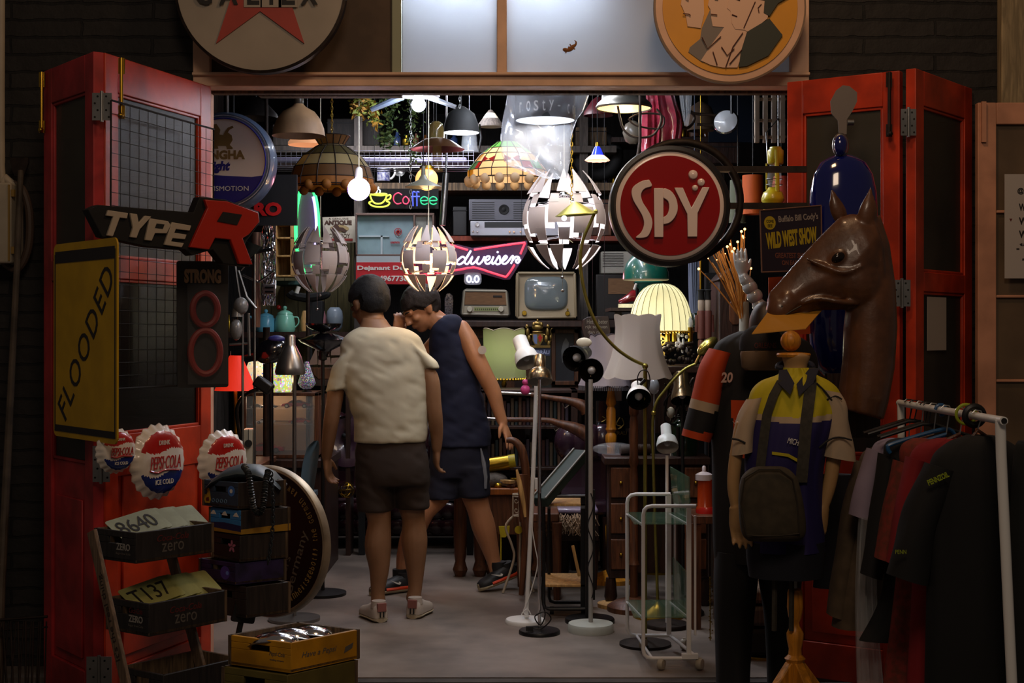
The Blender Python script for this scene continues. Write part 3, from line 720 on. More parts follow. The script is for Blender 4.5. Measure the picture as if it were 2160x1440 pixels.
c = M4 @ V((L4*.5,-.004,1.6));M = Matrix.Translation(M4 @ V((.10,-.003,1.36))) @ M4.to_3x3().to_4x4()
g = G(mat('blank_paper','b0a090',.7),M4);g.box((.13,.004,1.38),(.33,.006,1.60));O('paper_sheet','blank pale sheet of paper inside the outer right door pane','paper',g)
# ---------------------------------------------------------------- SPY sign on its bracket
def pxp(l,Y): return [(xx(a,Y),zz(b,Y)) for a,b in l]
Y_ = 5.55;c = W(1413,434,Y_);s_ = Y_/F_PX
t = T('round_lightbox_sign','round red sign with raised white letters SPY in a black rim, on a bracket','sign',(c.x,Y_+.06,c.z-127*s_))
RX = Matrix.Rotation(-pi/2,4,'X')
g = G(mat('black_rim','141012',.35));g.lathe([(113*s_,.004),(118*s_,-.012),(126*s_,-.010),(128*s_,.004),(127*s_,.09),(60*s_,.10)],(c.x,Y_,c.z),RX,n=96)
P(t,'rim',g,smooth=50)
g = G(mat('spy_white','e8d4cc',.3,coat=.6));g.lathe([(.001,-.004),(98*s_,-.004),(106*s_,-.008),(114*s_,0),(114*s_,.01)],(c.x,Y_,c.z),RX,n=96);P(t,'white_ring',g,smooth=50)
g = G(mat('spy_red','940303',.22,coat=.6));g.prism(circ(c.x,c.z,105*s_,96),Y_-.012,Y_-.004);P(t,'face',g)
g = G(MATS['spy_white'])
Sx = [(1368,380),(1374,393),(1361,398),(1354,404),(1351,414),(1355,428),(1364,442),(1372,457),(1375,472),(1371,489),(1362,501),(1340,502),(1350,492),(1356,480),(1357,468),(1353,455),(1345,441),(1335,424),(1331,408),(1334,396),(1345,387),(1356,382)]
Px = [(1378,398),(1402,399),(1415,405),(1424,418),(1428,434),(1427,448),(1420,462),(1410,471),(1398,474),(1398,501),(1379,501),(1379,450),(1398,459),(1406,453),(1410,440),(1408,426),(1398,418),(1398,459),(1379,450)]
Yx = [(1421,397),(1439,397),(1457,439),(1480,396),(1495,396),(1470,450),(1469,500),(1449,500),(1448,452)]
P1 = [(1378,398),(1398,398),(1398,501),(1379,501)]
P2 = [(1398,399),(1404,399),(1415,405),(1424,418),(1428,434),(1427,448),(1420,462),(1410,471),(1398,474),(1398,459),(1406,453),(1410,440),(1408,426),(1398,418)]
sm_ = lambda pl: [p for p in spline(pl+[pl[0]],4)][:-1]
for pl in (sm_(Sx),P1,spline(P2[:9],4)+spline(P2[9:],4),Yx): g.prism(pxp(pl,Y_),Y_-.026,Y_-.012)
for x,y,r in ((1461,369,10),(1478,385,8),(1465,397,6.5)): g.lathe([(r*s_,0),(r*s_*.9,-.009),(r*s_*.4,-.013),(.0005,-.014)],(xx(x,Y_),Y_-.012,zz(y,Y_)),RX,n=24)
P(t,'raised_letters',g,bevel=.002)
g = G(m_rust);c2 = W(1437,424,Y_+.14);R2 = 124/F_PX*(Y_+.14)
g.tube([(c2.x+R2*math.cos(a),Y_+.14,c2.z+R2*math.sin(a)) for a in [2*pi*i/64 for i in range(64)]],.016,10,closed=True)
for y in (357,434): a = W(1530,y,Y_+.14);b = W(1668,y-1,Y_+.16);g.box((a.x,Y_+.13,a.z-.012),(b.x+.06,Y_+.16,a.z+.012))
a = W(1510,357,Y_+.1);g.box((a.x-.02,Y_+.07,a.z-.01),(a.x+.06,Y_+.13,a.z+.01))
P(t,'bracket',g,smooth=50)
# ---------------------------------------------------------------- flyers by the right door
M,L = Q((1611,574,5.50),(1734,574,5.60));k = L/123.
g = G(mat('plum_enamel','241a26',.5),M);g.prism([(-4*k,0),(L,4*k),(L,121*k),(-6*k,110*k)],0,.004)
t = O('show_poster','dark enamel poster reading Wild West Show hung by the right door','poster',g)
g = G(mat('poster_edge','6e4c3c',.6),M)
for a,b in (((-4*k,0),(L,4*k)),((-6*k,110*k),(L,121*k)),((-4*k,0),(-6*k,110*k)),((L,4*k),(L,121*k))): g.tube([(a[0],0,a[1]),(b[0],0,b[1])],.003,6)
P(t,'edge',g)
g = G(mat('poster_yellow','a89018',.55),M);g.prism(circ(14*k,88*k,12*k,24),-.001,0);g.text('WILD WEST SHOW',60*k,62*k,108*k,30*k,0,.001,bold=.05,shear=.15,ang=rad(7))
g.m(mat('poster_grey','8c8078',.6));g.text('Buffalo Bill Cody\'s',74*k,97*k,84*k,15*k,0,.001,bold=.02,ang=rad(5))
g.m(mat('poster_brown','6a3c30',.6));g.text('GREATEST SHOW',62*k,30*k,76*k,10*k,0,.001,bold=.03);g.text('ON EARTH',60*k,17*k,44*k,9*k,0,.001,bold=.03)
g.m(m_letterb);g.text('COME',14*k,91*k,15*k,5*k,-.001,.001);g.text('SEE',14*k,83*k,10*k,5*k,-.001,.001)
P(t,'lettering',g)
g = G(mat('orange_board','b84a14',.5));Y_ = 5.66;g.prism(pxp([(1621,585),(1742,578),(1740,702),(1640,708),(1622,690)],Y_),Y_,Y_+.004);O('orange_flyer','orange board poster behind the horse muzzle','poster',g)
g = G(mat('white_red_card','a8a8a4',.5));Y_ = 5.62;g.prism(pxp([(1738,655),(1778,657),(1782,692),(1738,690)],Y_),Y_,Y_+.003);g.m(m_capr);g.prism(pxp([(1736,687),(1782,690),(1786,714),(1752,718),(1738,705)],Y_),Y_-.002,Y_+.003)
g.m(m_letter);g.text('in Guide',xx(1760,Y_),zz(701,Y_),.058,.014,Y_-.002,.001);O('guide_booklet','red and white guide booklet tucked under the horse jaw','booklet',g)
g = G(mat('manila_card','b07c24',.6));Y_ = 5.14
M,L = Q((1587,705,5.02),(1700,694,5.02));k = L/114.
g = G(mat('manila_card','b07c24',.6));a = W(1586,705,4.98);b = W(1700,694,4.98);c_ = W(1738,650,5.26);d = W(1628,648,5.26)
vs = [a,b,c_,d];g.add(vs+[p+V((0,0,.003)) for p in vs],[(3,2,1,0),(4,5,6,7),(0,1,5,4),(1,2,6,5),(2,3,7,6),(3,0,4,7)])
O('manila_card','yellowish stiff card held under the horse head muzzle','card',g)
# ---------------------------------------------------------------- blue hanging vase on the inner right leaf
m_cob = mat('cobalt_glaze','0a1258',.12,coat=1)
c = W(1775,460,5.70)
t = T('blue_hanging_vessel','tall glossy cobalt blue vessel hung on the inner right door leaf','vessel',(c.x,c.y,zz(800,5.70)))
g = G(m_cob);k = 5.70/F_PX;prof = []
for y,r in ((800,8),(795,40),(770,58),(720,70),(640,74),(540,74),(470,72),(410,70),(370,62),(345,48),(335,32),(328,16)): prof.append((r*k,zz(y,5.70)))
g.lathe(prof,(c.x,c.y-.03,0),None,n=40,sy=.55,cap=True);P(t,'body',g,smooth=60)
g = G(m_steel);g.ell(W(1773,306,5.66),(18*k,.02,26*k));g.m(m_cob);g.ell(W(1773,306,5.64),(14*k,.02,22*k));P(t,'ring_neck',g,smooth=60)
g = G(mat('grey_hanger_plate','6c6460',.6));g.prism(pxp([(1750,215),(1762,192),(1776,181),(1790,183),(1806,196),(1806,215),(1796,236),(1785,252),(1784,284),(1768,284),(1766,256),(1752,240)],5.68),5.665,5.67)
g.m(m_steel);a = W(1793,258,5.66);g.cyl(a+V((-.012,0,0)),a+V((.014,0,0)),.012);P(t,'hanger_plate',g)
# ---------------------------------------------------------------- horse head
m_horse = mat('brown_fibreglass','54341f',.36,var=.3,scale=9,coat=.25,bump=.5)
YH = 5.22;k = YH/F_PX
g = G(m_horse)
sec = [((1618,634),(1626,676),.028),((1623,616),(1636,690),.044),((1640,598),(1664,688),.050),((1658,577),(1686,664),.048),((1682,549),(1718,654),.052),((1715,512),(1760,654),.066),((1746,481),(1805,652),.080),((1770,458),(1838,632),.086),((1795,450),(1856,590),.080),((1822,454),(1866,540),.062)]
rings = []
for (a,b,d) in sec:
    A = W(a[0],a[1],YH);B = W(b[0],b[1],YH);c = (A+B)/2;u = (A-B)/2
    rr = []
    for i in range(24):
        t_ = 2*pi*i/24;q = math.sin(t_);w_ = math.cos(t_)
        # broader below (jaw), narrower on the bridge
        wd = d*(1.0-.35*max(0,q))
        rr.append(c+u*q+V((0,wd*w_,0)))
    rings.append(rr)
g.loft(rings)
nk = [((1785,505),(1856,452),.05),((1788,560),(1876,515),.065),((1788,620),(1888,600),.078),((1780,690),(1892,690),.088),((1778,760),(1886,775),.095),((1770,820),(1872,850),.10),((1768,860),(1862,885),.10)]
rings = []
for (a,b,d) in nk:
    A = W(a[0],a[1],YH+.01);B = W(b[0],b[1],YH+.01);c = (A+B)/2;u = (A-B)/2
    rings.append([c+u*math.sin(2*pi*i/24)+V((0,d*math.cos(2*pi*i/24),0)) for i in range(24)])
g.loft(rings)
g.ell(W(1812,592,YH-.035),(50*k,.055,56*k));g.ell(W(1768,545,YH-.05),(26*k,.03,16*k),Matrix.Rotation(rad(-35),4,'Y'))
g.ell(W(1645,655,YH-.01),(30*k,.052,34*k));g.ell(W(1662,640,YH-.035),(20*k,.022,26*k));g.ell(W(1692,668,YH),(22*k,.03,12*k),Matrix.Rotation(rad(-40),4,'Y'))
# strap-like muscle ridges
g.tube([W(1700,545,YH-.048),W(1735,560,YH-.062),W(1780,575,YH-.078),W(1820,560,YH-.085)],[.006,.010,.010,.006],8,smooth=4)
g.tube([W(1690,640,YH-.045),W(1725,630,YH-.055),W(1770,636,YH-.07),W(1810,640,YH-.06)],[.008,.010,.012,.008],8,smooth=4)
g.tube([W(1838,462,YH-.035),W(1850,500,YH-.045),W(1858,550,YH-.055),W(1862,600,YH-.05)],[.008,.012,.012,.008],8,smooth=4)
def ear(a,b,w0,Yd):
    A = W(a[0],a[1],Yd);B = W(b[0],b[1],Yd);d = B-A;rr = []
    for j in range(9):
        u = j/8;r = w0*k*(.75+.55*math.sin(pi*min(1,u*1.15+.05)))*(1-u**3.2)+.001
        c = A+d*u
        rr.append([c+V((r*math.cos(2*pi*i/14),r*.6*math.sin(2*pi*i/14),0)) for i in range(14)])
    g.loft(rr)
ear((1826,482),(1837,392),16,YH-.03);ear((1776,472),(1753,393),14,YH+.05)
h = remesh(g,.006,5)
hr = T('horse_head','large glossy brown fibreglass horse head facing left by the right door','horse head',(W(1815,885,YH)))
P(hr,'head',h,smooth=80)
g = G(mat('dark_eye','140c08',.1));g.ell(W(1768,543,YH-.072),(15*k,.012,10*k),Matrix.Rotation(rad(-30),4,'Y'))
g.m(mat('nostril_dark','140b08',.6));g.ell(W(1648,652,YH-.052),(8*k,.008,12*k),Matrix.Rotation(rad(20),4,'Y'));P(hr,'eye',g)
g = G(mat('nostril_dark','140b08',.6));g.tube([W(1628,674,YH-.044),W(1650,668,YH-.055),W(1672,655,YH-.056),W(1690,645,YH-.05)],.0035,6,smooth=3);P(hr,'mouth_line',g)
g = G(m_woodd);a = W(1816,870,YH);g.cbox((a.x,YH+.13,a.z+.02),(.20,.03,.24));g.cyl((a.x,YH+.05,a.z+.04),(a.x,YH+.14,a.z+.04),.05);P(hr,'mounting_plate',g)
# ---------------------------------------------------------------- generic limbs, hands
def hand(g,w_,d,th,size=.18,curl=.35,spread=.10,wr=None,thumb_out=.8,fc=None):
    """w_ wrist, d pointing direction, th direction of the thumb side; palm normal = d x th (fingers curl toward it)"""
    d = V(d).normalized();th = V(th);th = (th-d*th.dot(d)).normalized();nrm = d.cross(th)
    s = size;wr = wr or s*.15;w_ = V(w_)
    # palm: loft of flattened rings
    rr = []
    for u,hw,ht in ((-.06,.15,.13),(.0,.15,.12),(.12,.19,.11),(.28,.235,.10),(.42,.245,.085),(.50,.22,.06)):
        c = w_+d*(u*s)
        rr.append([c+th*(hw*s*math.cos(2*pi*i/16))+nrm*(ht*s*math.sin(2*pi*i/16)) for i in range(16)])
    g.loft(rr)
    fl = (.40,.44,.41,.32)
    for i in range(4):
        off = (.18-.12*i)*s;L = fl[i]*s
        base = w_+d*(.44*s)+th*off
        c_ = curl if fc is None else fc[i]
        ang = 0;p = base;dd = d+th*(spread*(1.5-i)*.4);dd.normalize();pts = [p];rs = [.062*s]
        for j,seg in enumerate((.45,.32,.23)):
            ang += c_*(1.0 if j else .7)
            q = dd*math.cos(ang)+nrm*math.sin(ang)
            p = p+q*(L*seg);pts.append(p);rs.append((.056,.050,.040)[j]*s)
        g.tube(pts,rs,10,smooth=3);g.ell(pts[-1],rs[-1]*1.0,n=10,m=6);g.ell(pts[0],rs[0]*1.1,n=10,m=6)
    b = w_+d*(.08*s)+th*(.12*s);q1 = (d*.62+th*thumb_out+nrm*.25).normalized();q2 = (d*.9+th*.3+nrm*.35).normalized()
    pts = [b,b+q1*(.20*s),b+q1*(.20*s)+q2*(.15*s),b+q1*(.20*s)+q2*(.27*s)]
    g.tube(pts,[.085*s,.07*s,.06*s,.045*s],10,smooth=3);g.ell(pts[-1],.045*s,n=10,m=6)
def cloth(g,rows,Y,n=48,mf=None,rip=.04,k=7,seed=0,dep=None,sub=6,yoff=0,fold=1):
    """rows: (py, xl, xr, depth) in pixels at distance Y; smooth loft with soft vertical folds"""
    rs = spline([tuple(map(float,r))+(0,)*(5-len(r)) for r in rows],sub);rings = []
    for py,xl,xr,d,yo in rs:
        z = zz(py,Y);cx = (xx(xl,Y)+xx(xr,Y))/2;rx = abs(xx(xr,Y)-xx(xl,Y))/2;rr = []
        for i in range(n):
            a = 2*pi*i/n
            q = noise.noise(V((math.cos(a)*1.6*fold+seed,math.sin(a)*1.6*fold,z*1.3)))*.6+noise.noise(V((math.cos(a)*4*fold+seed,math.sin(a)*4*fold,z*3+9)))*.35
            rr.append(V((cx+rx*math.cos(a)*(1+rip*.15*q),Y+yoff+yo+d*math.sin(a)*(1+rip*6*q),z)))
        rings.append(rr)
    return g.loft(rings,mf=(lambda j,i: mf(rings,j,i)) if mf else None)
# ---------------------------------------------------------------- front mannequin in the racing shirt
YM = 4.95;k = YM/F_PX
m_shy = mat('shirt_yellow','b8a814',.75,var=.1,scale=12);m_shn = mat('shirt_navy','201850',.75);m_shw = mat('shirt_cream','b09a80',.8,var=.08);m_pip = mat('dark_piping','1c1c1c',.8)
m_man = mat('mannequin_plastic','b08a5c',.35,var=.08)
mq = T('shop_mannequin','headless mannequin in a yellow navy and cream racing shirt on a wooden stand','mannequin',W(1678,1480,YM))
g = G(m_man)
cloth(g,[(744,1654,1702,.055),(752,1650,1708,.06),(775,1654,1702,.05),(800,1640,1715,.06),(830,1592,1768,.07),(900,1588,1752,.09),(1000,1590,1725,.075),(1100,1580,1735,.09),(1180,1580,1735,.09),(1210,1590,1725,.08)],YM,rip=0,n=32)
P(mq,'torso',g,smooth=60)
for sx,pts,wr,hd,th,fc in ((1,[(1765,845,19),(1762,930,17),(1757,980,15.5),(1748,1030,14),(1736,1072,11)],(1736,1075),(-.28,-.12,-1),(-.9,-.5,0),(.15,.5,.55,.5)),
                        (-1,[(1566,890,13),(1558,930,14),(1550,980,14),(1547,1030,13),(1552,1072,10)],(1552,1074),(.22,-.05,-1),(.9,-.5,.1),(.1,.12,.15,.2))):
    g = G(m_man);g.tube([W(x,y,YM-.02) for x,y,r in pts],[r*k for x,y,r in pts],14,smooth=4)
    hand(g,W(wr[0],wr[1],YM-.02),hd,th,.155,fc=fc)
    h = remesh(g,.0045,3);P(mq,'arm',h,smooth=80)
shirt_rows = [(775,1652,1706,.058),(790,1640,1722,.068),(803,1606,1748,.076),(822,1586,1768,.084),(850,1578,1776,.094),(900,1574,1762,.104),(960,1571,1742,.10),(1020,1572,1735,.096),(1100,1573,1738,.10),(1160,1574,1740,.102)]
def shm(rings,j,i):
    c = (rings[j][i]+rings[j+1][i])/2;py = CY-(c.z-CH)*F_PX/YM;px = CX+c.x*F_PX/YM
    e = 5*math.sin((px-1600)/40)
    return 0 if py < 872+e else (1 if py < 884+e else 2)
g = G(m_shy);g.mats = [m_shy,m_shw,m_shn]
cloth(g,shirt_rows,YM,n=140,mf=shm,rip=.06,seed=2,sub=20);sh = P(mq,'shirt',g,smooth=60)
def front(px,py,d=.0):
    # a point on the shirt front
    for a,b in zip(shirt_rows,shirt_rows[1:]):
        if a[0] <= py <= b[0]:
            u = (py-a[0])/(b[0]-a[0]);xl = a[1]+(b[1]-a[1])*u;xr = a[2]+(b[2]-a[2])*u;dd = a[3]+(b[3]-a[3])*u
            q = max(-1,min(1,(px-(xl+xr)/2)/((xr-xl)/2)));y = YM-dd*math.sqrt(max(0,1-q*q))*1.12-d
            return W(px,py,YM)+V((0,y-YM,0))
    return W(px,py,YM)+V((0,-.1-d,0))
def patch(g,pts,d=.004):
    n = len(pts);A = [front(x,y,d) for x,y in pts];c = sum(A,V())/n
    g.add(A+[p+V((0,.003,0)) for p in A],[tuple(range(n)),tuple(range(2*n-1,n-1,-1))]+[((i+1) % n,i,n+i,n+(i+1) % n) for i in range(n)])
g = G(MATS['shirt_yellow']);patch(g,[(1570,950),(1598,944),(1598,950),(1570,958)]);patch(g,[(1617,947),(1650,951),(1675,965),(1674,971),(1648,957),(1617,953)])
P(sh,'pocket_piping',g)
g = G(m_letter);a = front(1664,928,.004)
M = Matrix.Translation(a) @ Matrix.Rotation(rad(8),4,'Z');g.T = M;g.text('MICHELIN',.008,0,.075,.02,0,.002,ang=rad(-14),shear=.2);P(sh,'chest_lettering',g)
g = G(mat('collar_navy','17182a',.75))
for pl in ([(1642,780),(1654,778),(1664,806),(1654,830),(1632,806)],[(1714,774),(1700,776),(1668,808),(1672,832),(1704,806)]): patch(g,pl,.014)
g.tube([front(1650,776,.006),W(1640,774,YM),W(1652,766,YM+.06),W(1700,764,YM+.06),W(1714,772,YM)+V((0,0,0)),front(1706,776,.006)],.010,8,smooth=5);P(sh,'collar',g)
g = G(m_shw)
def sleeve(pts,mid=None):
    rr = []
    for x,y,r,d in spline(pts,6):
        c = W(x,y,YM-.01);q = [c+V((r*k*math.cos(2*pi*i/28)*(1+.05*math.sin(5*2*pi*i/28+y*.05)),d*math.sin(2*pi*i/28),r*k*.18*math.cos(2*pi*i/28)*(1 if x > 1660 else -1)*-1)) for i in range(28)]
        rr.append(q)
    g.loft(rr,cap=False)
sleeve([(1738.,822.,32.,.07),(1752.,850.,33.,.07),(1758.,900.,34.,.068),(1764.,940.,36.,.066),(1766.,966.,38.,.066)]);P(sh,'sleeve',g,smooth=60)
g = G(m_shw);sleeve([(1595.,838.,20.,.05),(1580.,870.,22.,.055),(1570.,910.,23.,.056),(1564.,955.,25.,.058)]);P(sh,'sleeve',g,smooth=60)
g = G(m_pip)
g.tube([W(x,y,YM-.085) for x,y in ((1728,944),(1748,928),(1770,922),(1797,928))],.0035,6,smooth=3);g.tube([W(x,y,YM-.07) for x,y in ((1543,925),(1556,927),(1572,934))],.004,6,smooth=3)
g.tube([front(x,y,.004) for x,y in ((1712,806),(1728,822),(1744,842))],.0035,6,smooth=4);g.tube([W(x,y,YM-.078) for x,y in ((1744,843),(1762,835),(1776,842))],.003,6,smooth=3);P(sh,'sleeve_piping',g)
g = G(mat('dark_navy_cloth','12141f',.85));cloth(g,[(1140,1573,1740,.10),(1180,1575,1738,.10),(1215,1580,1735,.10)],YM,n=32,rip=.05,seed=6);P(mq,'skirt',g,smooth=60)
g = G(m_woody);g.ell(W(1668,719,YM),22*k);c = W(1674,748,YM)
g.lathe([(.001,.010),(34*k,.006),(36*k,0),(34*k,-.008),(.001,-.01)],c,n=32);g.lathe([(8*k,.02),(5*k,.008),(10*k,0)],W(1669,739,YM),n=16);P(mq,'neck_finial',g,smooth=50)
g = G(m_steel);g.cyl(W(1676,1200,YM),W(1676,1244,YM),6*k);P(mq,'pole',g)
g = G(m_woody);prof = [(r*k,zz(y,YM)) for y,r in ((1440,17),(1395,18),(1388,22),(1380,14),(1368,13),(1350,17),(1335,18),(1325,13),(1320,10),(1312,9),(1300,14),(1280,17),(1250,16),(1243,14),(1240,7))]
g.lathe(prof,(xx(1677,YM),YM,0),n=28,cap=True);P(mq,'turned_post',g,smooth=40)
for i in range(4):
    a = rad(25+90*i);g = G(m_woody);M = Matrix.Translation((xx(1677,YM),YM,0)) @ Matrix.Rotation(a,4,'Z')
    g.prism([(0,zz(1392,YM)),(.03,zz(1396,YM)),(.20,.10),(.26,.03),(.26,-.015),(.21,-.015),(.14,.07),(0,.12)],-.018,.018,M);P(mq,'leg',g,bevel=.004)
# shoulder bag
bg = T('shoulder_bag','olive canvas shoulder bag hanging across the mannequin front','bag',W(1625,1140,YM-.13))
m_can = mat('olive_canvas','3c3426',.85,var=.2,scale=30)
g = G(m_can);rr = []
for y,xl,xr,d in spline([(984.,1598.,1650.,.02),(990.,1582.,1664.,.035),(1010.,1566.,1680.,.045),(1050.,1561.,1690.,.05),(1100.,1562.,1696.,.05),(1128.,1568.,1694.,.045),(1140.,1580.,1682.,.025)],5):
    c = W((xl+xr)/2,y,YM-.155);rr.append(ring(c,(xr-xl)/2*k,d,36,sq=.3,rip=.012,k=5,ph=y*.03))
g.loft(rr);P(bg,'bag_body',g,smooth=60)
g = G(mat('olive_canvas_edge','2c261c',.85));g.tube([W(x,y,YM-.20) for x,y in ((1575,1128),(1562,1060),(1570,1008),(1600,990),(1645,990),(1672,1010),(1682,1060),(1686,1125),(1640,1130),(1600,1130))],.003,6,closed=True);P(bg,'seam',g)
g = G(mat('olive_webbing','3a362e',.85,var=.2,scale=60))
for pts in (((1640,800),(1622,830),(1608,870),(1600,930),(1594,985)),((1704,775),(1698,810),(1686,880),(1680,960),(1676,1010))):
    pp_ = [front(x,y,.012) for x,y in pts];wv = V((.016 if pts[0][0] < 1660 else .020,0,0));vs = []
    for p in pp_: vs += [p-wv,p+wv]
    n = len(pp_);fs = [(2*i,2*i+1,2*i+3,2*i+2) for i in range(n-1)]
    g.add(vs+[v+V((0,.003,0)) for v in vs],fs+[tuple(q+2*n for q in f[::-1]) for f in fs])
P(bg,'strap',g)
# ---------------------------------------------------------------- rear mannequin: orange and black shirt, cap, trousers
YB = 5.5;k = YB/F_PX
rq = T('shop_mannequin','rear mannequin in black and orange racing shirt and long black trousers','mannequin',W(1600,1490,YB))
m_sb = mat('shirt_black','131214',.8);m_so = mat('shirt_orange','b43c0a',.75)
g = G(m_sb);g.mats = [m_sb,m_so]
def sbm(rings,j,i):
    c = (rings[j][i]+rings[j+1][i])/2;py = CY-(c.z-CH)*F_PX/YB;px = CX+c.x*F_PX/YB
    return 1 if (838 < py < 960 and px > 1532+(py-838)*.05) else 0
cloth(g,[(698,1560,1660,.06),(712,1528,1690,.08),(730,1508,1712,.10),(770,1496,1725,.12),(850,1498,1715,.13),(950,1502,1700,.13),(1050,1503,1690,.13),(1150,1505,1690,.13),(1180,1508,1688,.13)],YB,n=120,mf=sbm,rip=.05,seed=5,sub=10)
s2 = P(rq,'shirt',g,smooth=60)
g = G(m_sb);g.mats = [m_sb,m_so,m_shw]
def slm(rings,j,i):
    c = rings[j][i];py = CY-(c.z-CH)*F_PX/YB;px = CX+c.x*F_PX/YB;v = py-(px-1470)*.18
    return 1 if (v < 840 or v > 905) else (2 if v < 858 else 0)
rr = []
for x,y,r,d in spline([(1520.,740.,24.,.08),(1503.,780.,28.,.085),(1490.,840.,30.,.08),(1478.,890.,31.,.075),(1468.,925.,30.,.07)],8):
    rr.append([W(x,y,YB-.02)+V((r*k*math.cos(2*pi*i/32),d*math.sin(2*pi*i/32),-r*k*.25*math.cos(2*pi*i/32))) for i in range(32)])
g.loft(rr,cap=True,mf=lambda j,i: slm(rr,j,i));P(s2,'sleeve',g,smooth=60)
g = G(mat('pink_white_print','b8948a',.7));a = W(1534,796,YB-.13);g.text('20',a.x,a.z,.045,.04,YB-.118,.002,shear=.15,bold=.03);a = W(1552,884,YB-.1);g.text('HOME',a.x+.01,a.z,.05,.022,YB-.128,.002,ang=rad(35));P(s2,'chest_lettering',g)
g = G(mat('trouser_black','101216',.85))
cloth(g,[(1160,1508,1600,.11),(1220,1506,1598,.11),(1300,1507,1590,.10),(1400,1510,1582,.09),(1486,1512,1580,.09)],YB,n=32,rip=.05,seed=8)
cloth(g,[(1160,1596,1690,.11),(1220,1600,1690,.11),(1300,1612,1684,.10),(1400,1618,1676,.09),(1486,1620,1672,.09)],YB,n=32,rip=.05,seed=9);P(rq,'trousers',g,smooth=60)
g = G(mat('dark_brown_head','2c1f18',.5));g.ell(W(1612,690,YB-.02),(.06,.07,.10));g.cyl(W(1612,730,YB),W(1612,700,YB),.045);P(rq,'head',g,smooth=60)
m_cap = mat('cap_charcoal','1c1a1e',.85)
cp = T('baseball_cap','dark cap with tan brim hanging in front of the orange black shirt','cap',W(1603,775,5.28))
g = G(m_cap);c = W(1606,738,5.30);kk = 5.3/F_PX
g.lathe([(46*kk,0),(47*kk,.02),(44*kk,.05),(34*kk,.075),(18*kk,.09),(.001,.094)],c,n=36,sy=.8);P(cp,'crown',g,smooth=60)
g = G(mat('tan_brim','6a5440',.7));g.lathe([(.001,0),(47*kk,-.004),(49*kk,-.012),(46*kk,-.062),(38*kk,-.074),(20*kk,-.070),(8*kk,-.02)],c+V((0,-.045,0)),n=36,sy=.45)
P(cp,'brim',g,smooth=60);g = G(mat('dim_red_thread','5a2420',.8));g.text('ORLEANS',c.x,c.z+.018,.08,.02,c.y-.082,.003);P(cp,'embroidery',g)
# yellow handle straps by the bag (folded paper fan)
g = G(mat('gold_paper','9a7420',.6))
for a in (-50,-20,15,45):
    M = Matrix.Translation(W(1694,1104,YM-.02)) @ Matrix.Rotation(rad(a),4,'Y');g.prism([(-.006,0),(.006,0),(.016,.055),(-.016,.06)],-.003+.004*(a/50),.002+.004*(a/50),M)
O('paper_rosette','small folded gold paper rosette beside the canvas bag','rosette',g)
# ---------------------------------------------------------------- clothes rail
rk = T('clothes_rail','white tubular clothes rail on the right, loaded with shirts','clothes rail',(1.397,4.6,-.02))
g = G(m_white);A = W(2110,886,4.05);B = W(1900,850,5.10);g.cyl(A+V((0,-.03,0)),B+V((0,.02,0)),.012);P(rk,'top_bar',g)
g = G(m_white);g.tube([A,W(2112,960,4.05),W(2140,1560,4.0)],.015,12);P(rk,'post',g)
g = G(m_white);g.tube([B,W(1902,1000,5.10),W(1904,1555,5.10)],.013,12);P(rk,'post',g)
g = G(m_blackm);g.cyl(A+V((0,-.034,0)),A+V((0,-.03,0)),.008);P(rk,'end_cap',g)
RG = 'shirts and coats hung on the white clothes rail'
def bar(Y): return A+(B-A)*((Y-4.05)/(5.10-4.05))
def garment(name,label,cat,Y,rows,m,sl=None,sr=None,dep=.06,seed=0,mf=None,n=56,hang=m_woodm,extra=None,hook=True):
    b = bar(Y)
    t = T(name,label,cat,W((rows[-1][1]+rows[-1][2])/2,rows[-1][0],Y),RG)
    g = G(m if not isinstance(m,list) else m[0])
    if isinstance(m,list): g.mats = m
    cloth(g,[(r[0],r[1],r[2],(r[3] if len(r) > 3 else dep)) for r in rows],Y,n=n,rip=.05,seed=seed,mf=mf,fold=1.6,sub=8);bd = P(t,'body',g,smooth=60)
    for s_ in (sl,sr):
        if not s_: continue
        g = G(m if not isinstance(m,list) else m[0]);rr = []
        for x,y,r,d in spline([tuple(map(float,q)) for q in s_],6):
            q_ = Y/F_PX;rr.append([W(x,y,Y-.01)+V((r*q_*math.cos(2*pi*i/24)*(1+.06*math.sin(3*2*pi*i/24+y*.04)),d*math.sin(2*pi*i/24),-r*q_*.3*math.cos(2*pi*i/24)*(1 if s_ is sl else -1))) for i in range(24)])
        g.loft(rr);P(t,'sleeve',g,smooth=60)
    g = G(hang);top = rows[0];a = W(top[1]+6,top[0]+10,Y);c2 = W(top[2]-6,top[0]+10,Y);mid = V((b.x,Y,max(a.z,c2.z)+.03))
    if hook:
        g.tube([a,(mid.x,Y,min(mid.z,b.z-.03)),c2],.006,8);g.m(m_steel)
        g.tube([V((b.x,Y,min(mid.z,b.z-.03)))]+[V((b.x+.017*math.sin(t_),Y,b.z+.003+.017*math.cos(t_))) for t_ in (2.6,1.6,.6,-.4,-1.2)],.0022,6);P(t,'hanger',g)
    return t,bd
m_lil = mat('lilac_grey_cotton','85788a',.85,var=.1);m_coat = mat('brown_wool','4e4030',.9,var=.2,scale=20);m_bat = mat('batik_red_brown','5c2a1c',.85,col2='7a2820',var=.5,scale=45);m_cr = mat('crimson_cotton','7c1218',.85,var=.1);m_gar = mat('black_cotton','0e0e0f',.85);m_bluh = mat('blue_plastic','1c4c78',.3)
garment('long_coat','brown wool coat at the far end of the clothes rail','coat',5.0,[(945,1838,1880,.05),(965,1815,1900,.07),(1050,1800,1900,.08),(1200,1772,1890,.09),(1320,1755,1885,.09)],m_coat,[(1822,975,18,.05),(1795,1090,20,.05),(1765,1300,22,.05)],None,seed=1)
